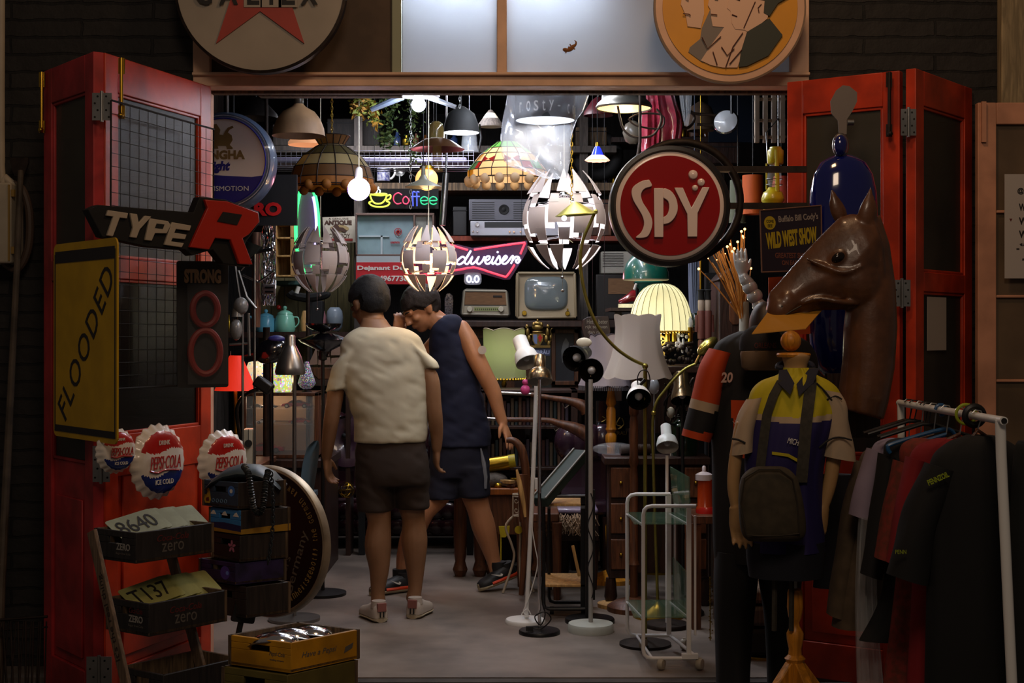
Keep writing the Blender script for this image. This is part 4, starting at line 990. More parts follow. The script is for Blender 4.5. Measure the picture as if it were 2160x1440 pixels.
garment('cotton_shirt','lilac grey t-shirt hanging second from the back of the rail','shirt',4.85,[(925,1870,1930,.05),(940,1842,1965,.06),(1000,1832,1970,.06),(1180,1830,1975,.06)],m_lil,[(1850,950,20,.05),(1830,1020,24,.05),(1818,1092,26,.05)],None,seed=2)
g = G(mat('wrapping_film','c8ccd0',.12,alpha=.28,coat=1));cloth(g,[(1090,1812,1850,.04),(1250,1806,1846,.05),(1440,1808,1862,.05)],4.80,n=40,rip=.3,seed=3,fold=3);O('garment_film','crumpled clear film hanging from the wrapped garment on the rail','plastic film',g,smooth=60)
garment('cotton_shirt','black long-sleeved shirt third along the rail, behind the batik one','shirt',4.70,[(925,1888,1950,.05),(945,1865,1975,.06),(1050,1868,1975,.06),(1240,1862,1975,.06),(1350,1812,1960,.05)],m_gar,[(1872,960,18,.05),(1856,1080,20,.05),(1838,1215,22,.05)],None,seed=4)
garment('batik_shirt','red brown patterned batik shirt in the middle of the rail','shirt',4.56,[(925,1925,1985,.05),(950,1898,2010,.06),(1050,1905,2010,.06),(1240,1888,2010,.06),(1450,1862,2010,.06)],m_bat,[(1905,975,20,.05),(1885,1070,20,.05),(1864,1180,20,.05)],None,seed=5,hang=m_bluh)
garment('cotton_shirt','crimson red shirt just behind the front black one','shirt',4.42,[(925,1975,2035,.05),(945,1930,2080,.06),(1000,1918,2080,.06),(1200,1925,2080,.06),(1460,1912,2080,.06)],m_cr,[(1932,968,20,.05),(1912,1060,20,.05),(1890,1190,20,.05)],None,seed=6)
t,bd = garment('work_shirt','black short-sleeved motor oil shirt with yellow-green lettering, front of rail','shirt',4.25,[(918,2040,2098,.05),(935,1998,2135,.065),(970,1965,2172,.075),(1050,1958,2185,.085),(1250,1955,2190,.085),(1480,1950,2195,.085)],m_gar,[(1985,985,34,.055),(1948,1070,36,.06),(1926,1150,38,.06),(1915,1222,42,.06)],[(2150,985,30,.055),(2175,1070,34,.06),(2190,1200,36,.06)],seed=7)
g = G(mat('acid_yellow_print','8c9a14',.6));a = W(1976,1008,4.17);g.text('PENNZOIL',a.x,a.z,.066,.017,4.158,.002,ang=rad(24),bold=.03);a = W(1898,1164,4.16);g.text('PENN',a.x+.004,a.z,.032,.012,4.165,.002);P(bd,'lettering',g)
garment('work_shirt','dark shirt with a round green badge at the right picture edge','shirt',4.08,[(930,2150,2200,.04),(960,2140,2260,.06),(1100,2132,2280,.06),(1480,2128,2280,.06)],mat('dark_green_black_cotton','0f1210',.85),seed=9,hook=False)
for i,(y,lab) in enumerate(((4.95,'clear'),(4.60,'blue'),(4.34,'black'))):
    pass
g = G(m_bluh);b = bar(4.6);g.tube([W(1878,955,4.62),W(1873,945,4.62),W(1885,935,4.62),W(1990,905,4.62),W(2015,918,4.62)],.007,8,smooth=4);g.tube([V((b.x+.018*math.sin(a),4.62,b.z+.018*math.cos(a))) for a in [i*.6-1.5 for i in range(9)]],.005,8)
O('plastic_hanger','blue plastic hanger poking out above the batik shirt','hanger',g)
for i,Yh in enumerate((4.99,4.93,4.80,4.76)):
    b = bar(Yh);g = G(m_black if i % 2 else m_rust)
    g.tube([V((b.x-.16,Yh,b.z-.10)),V((b.x-.02,Yh,b.z-.055)),V((b.x+.02,Yh,b.z-.055)),V((b.x+.16,Yh,b.z-.10))],.006,8);g.tube([V((b.x,Yh,b.z-.055))]+[V((b.x+.018*math.sin(t_),Yh,b.z+.002+.018*math.cos(t_))) for t_ in (2.6,1.6,.6,-.4,-1.2)],.0024,6)
    O('coat_hanger',['bare brown hanger nearest the far post of the rail','black hanger second from the far post of the rail','bare brown hanger above the lilac shirt','black hanger just behind the black long-sleeved shirt'][i],'hanger',g,'bare hangers on the clothes rail')
g = G(m_black);b = bar(4.28);g.tube([b+V((.028*math.cos(a),0,.028*math.sin(a))) for a in [2*pi*i/20 for i in range(20)]],.01,8,closed=True);O('size_ring','thick black ring round the rail bar near the front post','size ring',g)
g = G(MATS['acid_yellow_print']);b = bar(4.36);g.tube([b+V((.03*math.cos(a),0,.03*math.sin(a))) for a in [2*pi*i/20 for i in range(20)]],.005,8,closed=True);O('size_ring','thin acid green ring round the rail bar','size ring',g)
# dark cloths filling behind mannequin
g = G(mat('dark_navy_cloth','12141f',.85));cloth(g,[(1000,1735,1800,.04),(1100,1725,1810,.05),(1238,1715,1812,.05)],5.35,n=36,rip=.06,seed=11);O('hanging_jacket','dark navy jacket hanging between mannequin and coat','jacket',g,smooth=60)
CEIL = 3.3
def cord(parent,px,py,Y,m=m_black,r=.003,name='cord',top=CEIL,dx=0):
    a = W(px,py,Y);g = G(m);g.tube([a,(a.x+dx,Y,top)],r,6);return P(parent,name,g)
def chain(g,px,y0,y1,Y,link=.018,r=.0022):
    a = W(px,y1,Y);b = W(px,y0,Y);n = int((b.z-a.z)/link)
    for i in range(n):
        c = V((a.x,Y,a.z+link*(i+.5)));M = Matrix.Translation(c) @ Matrix.Rotation(pi/2*(i % 2),4,'Z')
        g.tube([M @ V((.005*math.cos(t),0,link*.62*math.sin(t))) for t in [2*pi*j/8 for j in range(8)]],r,5,closed=True)
def lathepx(g,prof,px,Y,n=32,**kw):          # profile as (radius px, y px)
    k = Y/F_PX;g.lathe([(max(r,.02)*k,zz(y,Y)) for r,y in prof],(xx(px,Y),Y,0),n=n,**kw)
# ---------------------------------------------------------------- shelving and beams at the back
YS = 10.3
g = G(m_woodo)
def board(name,label,x0,x1,y0,y1,Y,dep,m,cat='shelf board',kind=None):
    g = G(m);a = W(x0,y1,Y);b = W(x1,y0,Y);g.box((a.x,Y,a.z),(b.x,Y+dep,b.z));return O(name,label,cat,g,bevel=.003,kind=kind)
m_brd = mat('red_brown_board','7c3018',.5,var=.3,kind='wood');m_gry = mat('grey_old_board','4a423c',.7,var=.4,kind='wood')
sh = T('back_shelving','dark wooden shelving rack across the back of the shop','shelving',(0,YS,0))
g = G(m_gry)
for x in (450,755,1232,1520): a = xx(x,YS);g.box((a-.03,YS+.02,0),(a+.03,YS+.4,3.25))
P(sh,'upright',g);
for y0,y1,x0,x1,m in ((308,322,560,1300,m_gry),(386,402,780,1300,m_woodo),(498,508,930,1330,m_brd),(592,600,575,640,mat('teal_board','22403c',.6)),(700,712,440,760,m_woodd),(674,690,930,1330,m_woodd),(290,300,1290,1560,m_woodd),(690,700,1330,1600,m_woodd)):
    g = G(m);a = W(x0,y1,YS);b = W(x1,y0,YS);g.box((a.x,YS-.02,a.z),(b.x,YS+.42,b.z));P(sh,'shelf_board',g)
g = G(mat('olive_planks','5a5232',.7,var=.3,kind='wood'));a = W(545,800,YS+.42);b = W(760,430,YS+.42);
for i in range(8): g.box((a.x+i*.1,YS+.43,a.z),(a.x+i*.1+.094,YS+.45,b.z-.25));
P(sh,'back_planks',g)
g = G(m_rust)
for i in range(26):
    x = 740+i*18
    g.tube([W(x,445,YS+.30),W(x+20,510,YS+.30)],.0025,4);g.tube([W(x+20,445,YS+.30),W(x,510,YS+.30)],.0025,4)
P(sh,'wire_mesh',g)
# open wooden pigeonhole
g = G(m_woodp);Y_ = 10.1
a = W(578,582,Y_);b = W(618,470,Y_);g.box((a.x,Y_+.2,a.z),(b.x,Y_+.22,b.z));g.box((a.x,Y_,a.z),(a.x+.02,Y_+.2,b.z));g.box((b.x-.02,Y_,a.z),(b.x,Y_+.2,b.z))
for y in (472,500,538,580): c = zz(y,Y_);g.box((a.x,Y_,c-.012),(b.x,Y_+.2,c))
O('pigeonhole_shelf','small pale wooden pigeonhole shelf at the left back','shelf',g,bevel=.002)
# wood beam under the transom and shutters
board('timber_plank','thick brown timber plank under the transom rail',545,848,178,203,6.341,.06,m_woodo,'plank')
t = T('louvred_shutter','pale louvred shutter hung high by the right door leaf','shutter',W(1625,290,6.8));g = G(mat('pale_shutter','8c7c68',.6,var=.2))
for x in (1593,1611,1629,1647): a = W(x,300,6.8);b = W(x+9,150,6.8);g.box((a.x,6.8,a.z),(b.x,6.83,b.z))
for y in (160,205,250,285): a = W(1593,y+5,6.8);b = W(1660,y,6.8);g.box((a.x,6.81,a.z),(b.x,6.84,b.z))
P(t,'slats',g);cord(t,1615,150,6.82)
# wire tray lit by the tubes
g = G(mat('galvanised_wire','9a98a8',.4,.7));Y_ = 9.3
for i in range(40): a = W(570+i*11,350,Y_);b = W(570+i*11,318,Y_);g.cyl((a.x,Y_,a.z),(a.x,Y_,b.z),.002,n=5)
for y in (318,328,339,350): g.cyl(W(570,y,Y_),W(1000,y,Y_),.0025,n=5)
for i in range(4): z = zz(350,Y_);g.cyl((xx(570,Y_),Y_+.1*i,z),(xx(1000,Y_),Y_+.1*i,z),.003,n=5)
O('wire_tray','long galvanised wire tray hanging under the upper back shelf','wire tray',g)
g = G(mat('lilac_enamel','8a86a0',.35));a = W(575,345,9.45);b = W(985,333,9.45);g.box((a.x,9.4,a.z),(b.x,9.7,b.z));O('light_fitting','long pale fluorescent fitting lying in the wire tray','light fitting',g,bevel=.01)
# ---------------------------------------------------------------- round Singha lightbox
Y_ = 6.75;c = W(472,340,Y_);s_ = Y_/F_PX;Mt = Matrix.Translation(c) @ Matrix.Rotation(rad(-2),4,'Z')
t = T('round_lightbox_sign','round white and blue beer lightbox with a golden lion, behind the left door leaf','sign',(c.x,Y_,c.z-102*s_))
g = G(mat('grey_blue_plastic','3c485c',.3,coat=.5),Mt);g.lathe([(92*s_,-.012),(100*s_,-.008),(103*s_,.01),(106*s_,.03),(106*s_,.09),(96*s_,.10)],(0,0,0),RX,n=72);P(t,'rim',g,smooth=50);g = G(m_rust);g.cyl((c.x,Y_+.06,c.z+102*s_),(c.x,Y_+.06,CEIL),.012);P(t,'hanging_rod',g)
g = G(mat('lightbox_white','e0d4cc',.35,coat=.4),Mt);g.prism(circ(0,0,97*s_,72),-.01,.06);P(t,'face',g)
g = G(mat('royal_blue_print','201a78',.4),Mt)
lo = [(90*s_*math.cos(a),90*s_*math.sin(a)) for a in [rad(-160)+rad(140)*i/24 for i in range(25)]]
g.prism(lo+[(60*s_,-34*s_),(0,-31*s_),(-60*s_,-26*s_)],-.013,-.01)
g.tube([(90*s_*math.cos(a),-.012,90*s_*math.sin(a)) for a in [2*pi*i/72 for i in range(72)]],.0035,6,closed=True)
g.text('Light',-10*s_,-13*s_,50*s_,26*s_,-.01,.003,shear=.25,bold=.05)
g.m(m_letter);g.text('LIFEISMOTION',4*s_,-58*s_,100*s_,10*s_,-.013,.002)
g.m(mat('antique_gold_print','7c6030',.5));g.text('SINGHA',0,13*s_,92*s_,19*s_,-.01,.003,bold=.05);P(t,'lettering',g)
g = G(mat('antique_gold_print','7c6030',.5),Mt)
g.prism([(s_*x,s_*(z+22)) for x,z in ((-30,10),(-22,4),(-10,4),(-12,10),(6,10),(8,3),(20,3),(20,6),(14,12),(20,22),(18,32),(10,38),(14,44),(22,48),(20,52),(10,48),(4,40),(0,32),(-8,34),(-6,44),(-14,56),(-24,54),(-30,46),(-26,40),(-32,30),(-28,20))],-.013,-.01);P(t,'lion_emblem',g)
# HERO board
g = G(m_blackm);Y_ = 7.1;a = W(470,475,Y_);b = W(626,368,Y_);g.box((a.x,Y_,a.z),(b.x,Y_+.03,b.z));g.cyl((a.x+.05,Y_+.015,b.z),(a.x+.05,Y_+.015,CEIL),.006);t = O('black_sign','black board with red capitals behind the beer lightbox','sign',g)
g = G(mat('deep_red_letter','b00c10',.4));g.text('RO',xx(565,Y_),zz(441,Y_),58*Y_/F_PX,29*Y_/F_PX,Y_,.006,bold=.05);P(t,'lettering',g)
# oval green-edged lightbox
Y_ = 8.9;s_ = Y_/F_PX;c = W(648,480,Y_);t = T('oval_neon_sign','tall oval sign with glowing green edge left of the antique plaque','sign',(c.x,Y_,c.z-100*s_))
g = G(mat('grey_lilac_board','7c707c',.5));g.prism([(c.x+24*s_*math.cos(a),c.z+95*s_*math.sin(a)) for a in [2*pi*i/48 for i in range(48)]],Y_,Y_+.06);P(t,'board',g);g = G(m_rust);g.cyl((c.x,Y_+.03,0),(c.x,Y_+.03,c.z-90*s_),.012);P(t,'stand_pole',g)
g = G(mat('green_neon_glow','30ff70',emit=2.2,ecol='38f070'));g.tube([(c.x+24*s_*math.cos(a),Y_-.005,c.z+95*s_*math.sin(a)) for a in [2*pi*i/48 for i in range(48)]],.011,8,closed=True);P(t,'green_tube',g)
g = G(mat('violet_neon_glow','9070ff',emit=2.2,ecol='b8a8ff'));g.tube([(c.x+(17*math.cos(a)+3)*s_,Y_-.012,c.z+80*s_*math.sin(a)) for a in [-1.35+2.3*i/24 for i in range(25)]],.009,8);P(t,'violet_tube',g)
# ---------------------------------------------------------------- pendants, left group
Y_ = 7.3;t = T('pendant_lamp','dusty cream dome pendant lamp under the brown plank','pendant lamp',W(630,290,Y_),'pendant lamps over the shop floor')
g = G(mat('dusty_cream_enamel','a07c58',.55,var=.35,scale=5));lathepx(g,[(9,218),(12,222),(16,226),(34,236),(46,252),(53,270),(55,284),(56,287),(54,284),(50,268),(44,252),(30,238)],630,Y_,40);P(t,'dome',g,smooth=60)
g = G(mat('dark_glass_cap','3a3228',.3));lathepx(g,[(7,200),(11,204),(11,218),(7,224)],630,Y_,20,cap=True);P(t,'socket',g);cord(t,630,202,Y_)
def tiffany(label,px,Y,levels,nseg,mats_of,rip=0,group='tiffany style leaded lamps',n_per=2,lead=m_rust,lipy=None):
    t = T('leaded_glass_lamp',label,'pendant lamp',W(px,levels[-1][1],Y),'pendant lamps over the shop floor');k = Y/F_PX
    n = nseg*n_per;g = G(mats_of[0][0]);allm = []
    for row in mats_of:
        for m in row:
            if m not in allm: allm.append(m)
    g.mats = allm
    def mf(j,i):
        row = mats_of[min(j,len(mats_of)-1)];return allm.index(row[(i//n_per) % len(row)])
    g.lathe([(r*k,zz(y,Y)) for r,y in levels],(xx(px,Y),Y,0),n=n,mf=mf);P(t,'glass_shade',g,smooth=20)
    g = G(lead)
    for i in range(nseg):
        a = 2*pi*i/nseg;g.tube([(xx(px,Y)+r*k*1.005*math.cos(a),Y+r*k*1.005*math.sin(a),zz(y,Y)) for r,y in levels],.0028,5)
    for r,y in levels: g.tube([(xx(px,Y)+r*k*math.cos(2*pi*i/n),Y+r*k*math.sin(2*pi*i/n),zz(y,Y)) for i in range(n)],.0028,5,closed=True)
    P(t,'lead_lines',g);return t
a1 = shade_mat('amber_glass','5c3a10',.4);a2 = shade_mat('cream_art_glass','a08c5c',.5);a3 = shade_mat('olive_art_glass','4c4018',.4);a4 = shade_mat('speckled_amber_glass','8c5410',.4)
t = tiffany('large brown and cream leaded glass lamp below the cream dome',700,7.5,[(38,287),(26,306),(34,310),(62,330),(80,354),(88,378),(89,394),(86,398)],14,[[a1],[a2],[a3],[a2],[a1],[a4],[a4]])
g = G(a4);k = 7.5/F_PX
for i in range(14): a = 2*pi*(i+.5)/14;g.ell((xx(700,7.5)+86*k*math.cos(a),7.5+86*k*math.sin(a),zz(396,7.5)),(.026,.026,.026),n=12,m=8)
P(t,'scalloped_edge',g);g = G(m_brass);chain(g,700,120,290,7.5);P(t,'chain',g)
# plain cord with patterned globe
Y_ = 6.9;t = T('patterned_globe_lamp','glowing globe bulb with blue flower pattern on a white cord','pendant lamp',W(757,424,Y_),'pendant lamps over the shop floor')
m_gl = mat('patterned_globe_glow','e8e0f0',.3,emit=4.5,ecol='f0dcff')
nt = m_gl.node_tree;vo = nt.nodes.new('ShaderNodeTexVoronoi');vo.inputs['Scale'].default_value = 45;vo.feature = 'DISTANCE_TO_EDGE';tc = nt.nodes.new('ShaderNodeTexCoord');nt.links.new(tc.outputs['Object'],vo.inputs['Vector'])
r = nt.nodes.new('ShaderNodeValToRGB');r.color_ramp.elements[0].color = lin('5a3cff');r.color_ramp.elements[0].position = .03;r.color_ramp.elements[1].color = lin('ffece4');r.color_ramp.elements[1].position = .10
nt.links.new(vo.outputs['Distance'],r.inputs[0]);nt.links.new(r.outputs[0],nt.nodes['Principled BSDF'].inputs['Emission Color'])
g = G(m_gl);g.ell(W(757,399,Y_),24*Y_/F_PX,n=28,m=18);P(t,'globe',g,smooth=60)
g = G(m_white);lathepx(g,[(3,352),(7,356),(8,364),(8,374),(5,378)],757,Y_,16,cap=True);P(t,'socket',g);cord(t,757,354,Y_,m_cream)
lamp_in(W(757,399,Y_-.10),1.2,(.95,.85,1),.05)
# dried flowers and fern
def leafy(name,label,cat,pts,m1,m2,n,size,spread,seed,kind=None):
    rnd = random.Random(seed);g = G(m1)
    for i in range(n):
        u = rnd.random()*(len(pts)-1);j = int(u);f = u-j;a = V(W(*pts[j]));b = V(W(*pts[min(j+1,len(pts)-1)]));c = a+(b-a)*f
        c += V((rnd.gauss(0,spread),rnd.gauss(0,spread),rnd.gauss(0,spread)))
        M = Matrix.Translation(c) @ Euler((rnd.random()*6,rnd.random()*6,rnd.random()*6)).to_matrix().to_4x4()
        g.m(m1 if rnd.random() < .6 else m2);q = size*(.6+rnd.random()*.8)
        g.add([M @ V(p) for p in ((0,0,-q),(q*.4,q*.1,0),(0,0,q),(-q*.4,q*.1,0))],[(0,1,2,3)])
    return O(name,label,cat,g,kind=kind,smooth=0)
m_dry = mat('dried_leaf_ochre','8c6414',.7);m_dry2 = mat('dried_leaf_green','5c6414',.7);m_fern = mat('fern_green','2c4418',.7);m_fern2 = mat('fern_green_light','4a5c28',.7)
leafy('dried_bouquet','ochre dried flower bunch hanging upside down beside the brown plank','dried flowers',[(760,195,6.9),(752,225,6.9),(756,240,6.9)],m_dry,m_dry2,170,.016,.018,3)
leafy('dried_bouquet','green and yellow dried branch hanging right of the ochre bunch','dried flowers',[(770,200,7),(790,235,7),(788,258,7)],m_dry2,m_dry,170,.016,.016,4)
leafy('hanging_fern','drooping green fern near the bright bare bulb','fern',[(812,60,7.4),(812,190,7.4),(822,240,7.4),(818,300,7.4),(815,290,7.4)],m_fern,m_fern2,420,.013,.024,5)
leafy('hanging_fern','thin trailing fern behind the metal chain','fern',[(866,20,7.9),(868,200,7.9),(870,270,7.9),(872,340,7.9)],m_fern2,m_fern,420,.012,.022,6)
# fan-arm lamp with bare bulb
Y_ = 6.8;t = T('industrial_pendant','white enamel disc lamp with a bright bare bulb and two fan-like arms','pendant lamp',W(883,236,Y_),'pendant lamps over the shop floor')
g = G(m_white);lathepx(g,[(12,184),(28,190),(42,200),(43,203),(40,202),(10,196)],885,Y_,36);P(t,'disc_shade',g,smooth=60)
g = G(m_bulbw);g.ell(W(883,221,Y_),15*Y_/F_PX,n=20,m=14);lathepx(g,[(9,196),(10,206),(13,214)],883,Y_,16);P(t,'bulb',g,smooth=60)
g = G(mat('blue_grey_arm','4a5464',.4));a = W(845,205,Y_);g.tube([W(850,203,Y_),W(782,232,Y_-.02)],[.018,.012],8);g.tube([W(905,205,Y_),W(962,226,Y_-.02)],[.014,.010],8);g.m(m_steel);g.tube([W(905,205,Y_),W(962,226,Y_-.02)],[.015,.011],6);P(t,'arm',g)
cord(t,884,186,Y_);lamp_in(W(883,221,Y_-.09),8.5,(.84,.88,1),.04)
for px,y0,y1,Y_,lab in ((866,200,440,7.6,'long steel chain with a hook hanging left of the amber globe'),(970,120,228,7.7,'short steel chain above the black dome pendant'),(1206,260,430,6.9,'brown chain hanging in front of the large white puzzle lamp')):
    g = G(m_steel if px != 1206 else m_brass);chain(g,px,{7.6: 0,7.7: 0,6.9: -100}[Y_],y1,Y_,.02);
    if px == 866: g.tube([W(866,292,Y_)+V(p) for p in ((0,-.01,.02),(.012,-.012,.016),(.014,-.012,0),(0,-.012,-.012),(-.006,-.01,-.004))],.003,6)
    O('hanging_chain',lab,'chain',g)
# amber globe and cone shade
Y_ = 7.4;t = T('amber_globe_lamp','glowing amber glass globe behind a shallow grey cone shade','pendant lamp',W(900,406,Y_),'pendant lamps over the shop floor')
m_amb = mat('amber_globe_glow','ffc070',.3,emit=1.3,ecol='ffb468');g = G(m_amb);g.ell(W(900,378,Y_+.06),24*Y_/F_PX,n=28,m=18);P(t,'globe',g,smooth=60)
g = G(m_brass);lathepx(g,[(14,350),(16,356),(12,360)],900,Y_+.06,20,cap=True);P(t,'collar',g)
g = G(mat('grey_green_enamel','5c5a4c',.45));lathepx(g,[(3,366),(8,374),(10,378),(12,380),(38,393),(39,395),(30,394),(8,384)],893,Y_-.14,36);lathepx(g,[(4,350),(5,370)],893,Y_-.14,10);P(t,'cone_shade',g,smooth=50)
cord(t,893,352,Y_-.14);lamp_in(W(900,400,Y_-.05),1.0,(1,.62,.3),.04)
# smoked-glass pendant
Y_ = 7.6;t = T('smoked_glass_pendant','smoked glass bell lamp with a copper saucer below its dome','pendant lamp',W(920,355,Y_),'pendant lamps over the shop floor')
g = G(mat('smoked_glass','6c5a30',.1,alpha=.45,coat=1));lathepx(g,[(6,256),(14,262),(17,275),(17,292)],920,Y_,24);lathepx(g,[(9,305),(10,325),(9,350),(14,362)],922,Y_,24);P(t,'glass_bell',g,smooth=60)
g = G(mat('copper_brown','5c3c24',.3,.8));lathepx(g,[(16,292),(30,296),(48,308),(58,315),(50,313),(20,304)],922,Y_,32,sy=1);P(t,'saucer',g,smooth=60);cord(t,920,258,Y_)
# black dome, white inside
Y_ = 7.9;t = T('black_dome_lamp','black dome pendant with brightly lit white inside','pendant lamp',W(973,284,Y_),'pendant lamps over the shop floor')
g = G(mat('matte_charcoal','1c1c1c',.7));lathepx(g,[(5,224),(12,228),(28,240),(36,262),(38,280)],973,Y_,36);P(t,'dome',g,smooth=60)
g = G(m_white);lathepx(g,[(37.5,280),(35,262),(27,242),(10,232)],973,Y_,36);g.m(m_bulbw);g.ell(W(973,268,Y_),.03);P(t,'inner_lining',g,smooth=60);cord(t,973,226,Y_);lamp_in(W(973,285,Y_),4,COOL,.03)
g = G(m_clear);lathepx(g,[(14,275),(17,300),(18,320)],990,8.1,24);g.m(m_chrome);g.tube([W(1012,262,8.1),W(1015,290,8.1),W(1010,322,8.1)],.006,6);g.cyl(W(990,276,8.1),(xx(990,8.1),8.1,CEIL),.003);O('glass_chimney','clear glass chimney lamp hanging behind the black dome','lamp',g)
# colourful leaded lamp
b1 = shade_mat('warm_ivory_glass','d8b080',.6);b2 = shade_mat('bottle_green_glass','4c8c3c',.6);b3 = shade_mat('yellow_streaked_glass','b08820',.6);b4 = shade_mat('ruby_glass','8c1008',.6);b5 = shade_mat('speckled_clear_glass','b8a080',.5)
t = tiffany('colourful leaded glass lamp with green and yellow panels and red diamonds',1070,7.6,[(22,300),(42,315),(58,328),(72,346),(84,362),(84,378)],16,[[b2],[b1],[b1,b1,b1,b1],[b1,b4,b1,b1],[b1]])
g = G(b2);k = 7.6/F_PX
def tpanel(m,pts):
    g.m(m);A = []
    for a,y in pts:
        # angle degrees from the camera-facing meridian; radius by level
        rr = [(22,300),(42,315),(58,328),(72,346),(84,362),(84,378)]
        for (r0,y0),(r1,y1) in zip(rr,rr[1:]):
            if y0 <= y <= y1: R_ = r0+(r1-r0)*(y-y0)/(y1-y0)
        q = rad(a);A.append(V((xx(1070,7.6)+(R_+1.6)*k*math.sin(q),7.6-(R_+1.6)*k*math.cos(q),zz(y,7.6))))
    n = len(A);g.add(A,[tuple(range(n))])
for q in (-75,40):
    tpanel(b2,[(q,343),(q+22,343),(q+22,361),(q,361)]);tpanel(b3,[(q,362),(q+20,362),(q+18,374),(q,376)]);tpanel(b3,[(q,326),(q+22,326),(q+22,342),(q,342)]);tpanel(b2,[(q+5,314),(q+24,314),(q+24,325),(q+5,325)])
for q in (-38,4): tpanel(b4,[(q-9,334),(q+4,342),(q-9,350)]);tpanel(b4,[(q+17,334),(q+4,342),(q+17,350)])
P(t,'coloured_panels',g,smooth=0)
g = G(b5)
for i in range(16): a = 2*pi*(i+.5)/16;g.ell((xx(1070,7.6)+82*k*math.cos(a),7.6+82*k*math.sin(a),zz(383,7.6)),(.026,.026,.028),n=12,m=8)
P(t,'glass_fringe',g);cord(t,1070,302,7.6);lamp_in(W(1070,352,7.6),3,(1,.82,.6),.04)
# bagged drum shade
Y_ = 6.75;t = T('drum_lamp_shade','black printed drum lamp shade hung inside a milky plastic bag','lamp shade',W(1150,260,Y_),'pendant lamps over the shop floor')
g = G(mat('charcoal_drum','1c2020',.6));lathepx(g,[(62,120),(63,255)],1150,Y_,44);P(t,'drum',g,smooth=60)
g = G(mat('white_lining','d8dce0',.6));lathepx(g,[(61.5,254),(61.5,130)],1150,Y_,44);P(t,'lining',g,smooth=60)
g = G(m_letter);s_ = Y_/F_PX;yf = Y_-64*s_
def curved(txt,px,py,w_,h_,gap=0):
    n = len(txt)
    for i,ch in enumerate(txt):
        x = px-w_/2+(i+.5)*w_/n;q = max(-1,min(1,(x-1150)/63));a = math.asin(q)
        M = Matrix.Translation((xx(1150,Y_),Y_,0)) @ Matrix.Rotation(a,4,'Z');g.T = M
        narrow = ch in 'ilt.r';g.text(ch,0,zz(py,Y_),w_/n*.62*s_*(.7 if narrow else 1),h_*s_*(.62 if ch == '.' else 1)*(1 if ch != '.' else .2),-63.5*s_,.001)
    g.T = None
curved('loft',1165,197,75,24);curved('frosty.',1130,232,110,22);curved('cool',1212,236,40,20);curved('ng',1092,196,24,16);P(t,'lettering',g)
bag_m = mat('milky_polythene','c0c2c8',.25,alpha=.36,coat=1)
g = G(bag_m);rr = []
for y,xl,xr,d in spline([(150.,1070.,1235.,.17),(185.,1072.,1245.,.17),(230.,1066.,1232.,.16),(260.,1060.,1215.,.15),(300.,1056.,1204.,.14),(340.,1064.,1202.,.12),(365.,1120.,1198.,.08),(376.,1160.,1194.,.03)],6):
    c = W((xl+xr)/2,y,Y_);rr.append([c+V(((xr-xl)/2*s_*math.cos(a)*(1+.03*noise.noise(V((a*2,y*.02,1)))),d*math.sin(a)*(1+.25*noise.noise(V((math.cos(a)*3,math.sin(a)*3,y*.03)))),.012*noise.noise(V((a*3,y*.05,4))))) for a in [2*pi*i/48 for i in range(48)]])
g.loft(rr,cap=False);bgm = P(t,'plastic_bag',g,smooth=80);lamp_in(W(1150,215,Y_),1.3,(.88,.92,1),.04);cord(t,1150,125,Y_)
# flush round lamp with cage
Y_ = 7.2;t = T('round_cage_lamp','round silver-rimmed ceiling lamp glowing warm beside the bagged shade','pendant lamp',W(1316,238,Y_),'pendant lamps over the shop floor')
g = G(mat('dull_silver','6c6860',.35,.8));lathepx(g,[(40,190),(46,194),(47,210),(56,218),(60,226),(58,230)],1316,Y_,40);P(t,'housing',g,smooth=50)
g = G(mat('warm_diffuser_glow','ffd890',.4,emit=1.6,ecol='ffcf88'));lathepx(g,[(56,228),(30,234),(.1,236)],1316,Y_,40);P(t,'diffuser',g,smooth=60)
g = G(mat('brown_iron','3c3028',.5,.5))
g.tube([W(x,y,Y_-.1) for x,y in ((1303,222),(1308,250),(1315,272),(1330,286),(1350,290),(1375,286),(1390,268),(1395,245),(1385,230))],.006,8,smooth=4)
g.tube([W(x,y,Y_-.12) for x,y in ((1350,190),(1350,300),(1345,330))],.008,8);g.tube([W(x,y,Y_-.1) for x,y in ((1328,250),(1350,240),(1395,242),(1400,262),(1385,272),(1340,264),(1326,250))],.005,8,smooth=3);P(t,'scroll_bracket',g);cord(t,1316,192,Y_)
lamp_in(W(1316,250,Y_),1.6,(1,.8,.5),.05)
# blue ruffled lamp
Y_ = 8.0;t = T('ruffled_blue_lamp','tiny cobalt blue glass lamp with white ruffled lit edge','pendant lamp',W(1260,341,Y_),'pendant lamps over the shop floor')
g = G(mat('cobalt_glass_glow','2838c8',.2,emit=.5,ecol='2a3cff'));lathepx(g,[(5,309),(8,314),(13,326),(17,331)],1260,Y_,28);P(t,'blue_glass',g,smooth=60)
g = G(mat('opal_glass_glow','ffc8b0',.3,emit=1.2,ecol='ffc0a0'));k = Y_/F_PX
g.lathe([(15*k,zz(328,Y_)),(21*k,zz(333,Y_)),(25*k,zz(338,Y_)),(22*k,zz(340,Y_))],(xx(1260,Y_),Y_,0),n=60,rip=.07,k=10,ripf=lambda j: j/2);P(t,'ruffled_edge',g,smooth=60)
g = G(m_brass);lathepx(g,[(4,300),(5,309)],1260,Y_,12,cap=True);P(t,'socket',g);cord(t,1260,302,Y_)
